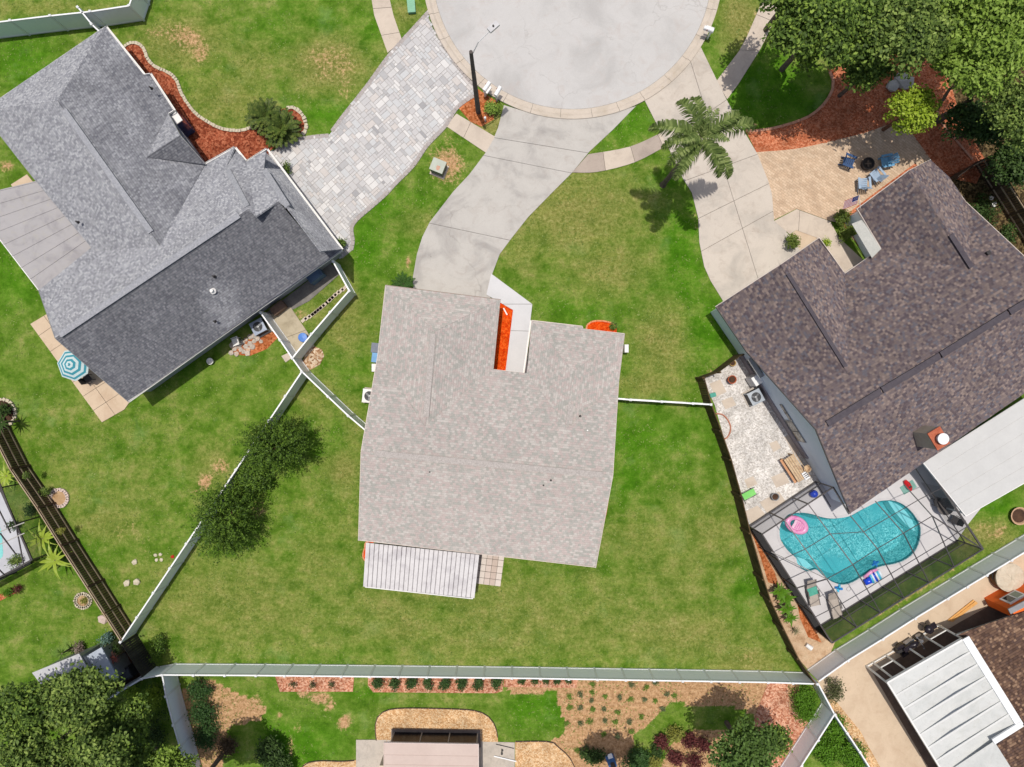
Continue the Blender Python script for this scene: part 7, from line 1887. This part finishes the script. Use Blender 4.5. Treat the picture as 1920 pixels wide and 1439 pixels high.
# dark motor scooter-like cart and grills
w = W(1708, 1208, .6); t = thing('motorcycle', 'dark motorcycle parked along the screened porch of the lower right house', 'motorcycle', (w.x, w.y, .04), rz=R(33)); b = lambda mb, n, m, s=False: mb.build(n, m, t, world=False, smooth=s)
CHR = pm('chrome', [A(150, 154, 168), A(190, 194, 204)], 5, .25, 0, 10, .1, metal=.7); BLK = pm('black_paint', [A(34, 30, 38), A(52, 46, 54)], 5, .25)
for x in (-.75, .75): b(MB().tube([(x, -.08, .32), (x, .08, .32)], .32, 18), 'wheel', DARKM); b(MB().tube([(x, -.09, .32), (x, .09, .32)], .18, 12), 'rim', CHR)
b(MB().tube([(-.7, 0, .55), (-.2, 0, .62), (.1, 0, .8), (.4, 0, .78)], [.1, .16, .2, .1], 10), 'tank', BLK, True); b(MB().box((-.35, 0, .75), (.6, .3, .1)), 'seat', BLK); b(MB().box((0, 0, .4), (.6, .36, .36)), 'engine', CHR)
b(MB().bar((.45, -.42, 1.0), (.45, .42, 1.0), .04, .04), 'handlebar', CHR); b(MB().bar((.5, 0, .95), (.75, 0, .32), .08, .06), 'fork', CHR); b(MB().lathe([(.1, 0), (.1, .1)], (.58, 0, .85), 12), 'headlight', CHR)
for j in (-1, 1): b(MB().box((-.7, j * .28, .6), (.45, .18, .28)), 'saddlebag', BLK); b(MB().lathe([(.06, 0), (.05, .02)], (.42, j * .42, 1.02), 8), 'mirror', CHR)
w = W(1741, 1180, .8); t = thing('kettle_grill', 'dark grill standing right of the motorcycle', 'grill', (w.x, w.y, .04), rz=R(30)); b = lambda mb, n, m, s=False: mb.build(n, m, t, world=False, smooth=s)
b(MB().lathe([(.1, .45), (.26, .6), (.3, .75), (.26, .92), (.1, 1.0), (.001, 1.01)], (0, 0, 0), 18), 'bowl', BLK, True); b(MB().box((.42, 0, .72), (.3, .4, .03)), 'side_table', BLK); [b(MB().bar((0, 0, .5), (math.cos(k * 2.1) * .3, math.sin(k * 2.1) * .3, 0), .03, .03), 'leg', DARKM) for k in range(3)]
w = W(1694, 1214, .3); t = thing('wooden_shield', 'half-round brown wooden shield leaning left of the motorcycle', 'garden ornament', (w.x, w.y, .04), rz=R(33)); MB().tube([(-.1, .1, .25), (-.1, .2, .28)], .3, 16).build('disc', pm('olive_wood', [A(110, 96, 70)], 4), t, world=False)
# things on the bottom slabs
w = W(941, 1412, .5); t = thing('post_light', 'short black post on the slab right of the pinkish roof', 'post', (w.x, w.y, .05)); MB().tube([(0, 0, 0), (0, 0, .5)], .04, 8).build('post', DARKM, t, world=False); MB().lathe([(.07, .48), (.07, .6), (.001, .62)], (0, 0, 0), 10).build('cap', DARKM, t, world=False)
MB().bar(W(926, 1418, .12), W(968, 1428, .12), .07, .05).build('white_pole', WHITE, None, label='white pole lying on the slab at the bottom edge', category='pole')
MB().bar(W(930, 1396, .12), W(964, 1404, .12), .03, .03).build('dark_rod', DARKM, None, label='thin dark rod lying on the slab above the white pole', category='rod')
w = W(1146, 1428, .5); t = thing('barrow', 'blue tub with a pale cloth on top at the bottom edge of the dark plot', 'tub', (w.x, w.y, 0), rz=R(-70)); b = lambda mb, n, m, s=False: mb.build(n, m, t, world=False, smooth=s)
q = MB(); q.v = [(i * .3, j * .2, .1) for j in (-1, 1) for i in (-1, 1)] + [(i * .42, j * .27, .5) for j in (-1, 1) for i in (-1, 1)]; q.f = [(0, 2, 3, 1), (4, 5, 7, 6), (0, 1, 5, 4), (2, 6, 7, 3), (0, 4, 6, 2), (1, 3, 7, 5)]
b(q, 'tub', pm('denim_blue', [A(62, 100, 150), A(80, 120, 170)], 4, .7)); b(MB().box((-.36, .05, .54), (.3, .3, .06)), 'cloth', WHITEP); b(MB().bar((-.4, .36, .45), (.3, .36, .45), .04, .04), 'handle', OLDW)
# dark table and tarp by the shed
w = W(232, 1266, .8); t = thing('covered_table', 'black covered table beside the shed and the slatted fence', 'table', (w.x, w.y, 0), rz=R(25)); MB().box((0, 0, .4), (.95, .75, .8)).build('cover', pm('black_tarp', [A(44, 46, 52), A(58, 60, 66)], 3, .5), t, world=False)
MB().box((.02, 0, .82), (.8, .5, .04)).build('top', pm('slate_top', [A(78, 84, 92)], 3, .4), t, world=False)
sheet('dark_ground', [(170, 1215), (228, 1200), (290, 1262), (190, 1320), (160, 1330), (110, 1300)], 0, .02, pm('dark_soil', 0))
bush('dark_shrub', 'black-green tangle between the shed roof and the slatted fence', 'shrub', 214, 1215, .6, 1.2, DKG, 700, .12)
bush('dark_shrub', 'teal-grey foliage at the top corner of the shed', 'shrub', 200, 1196, .45, .9, leafmat('blue_green_leaf', (.04, .09, .07), (.10, .18, .15), (.22, .32, .28)), 500, .12)
bush('dry_shrub', 'dry pinkish brown shrub at the top corner of the left shed roof', 'shrub', 148, 1215, .4, .7, leafmat('dry_leaf', (.14, .10, .08), (.24, .18, .15), (.36, .3, .26)), 450, .1)
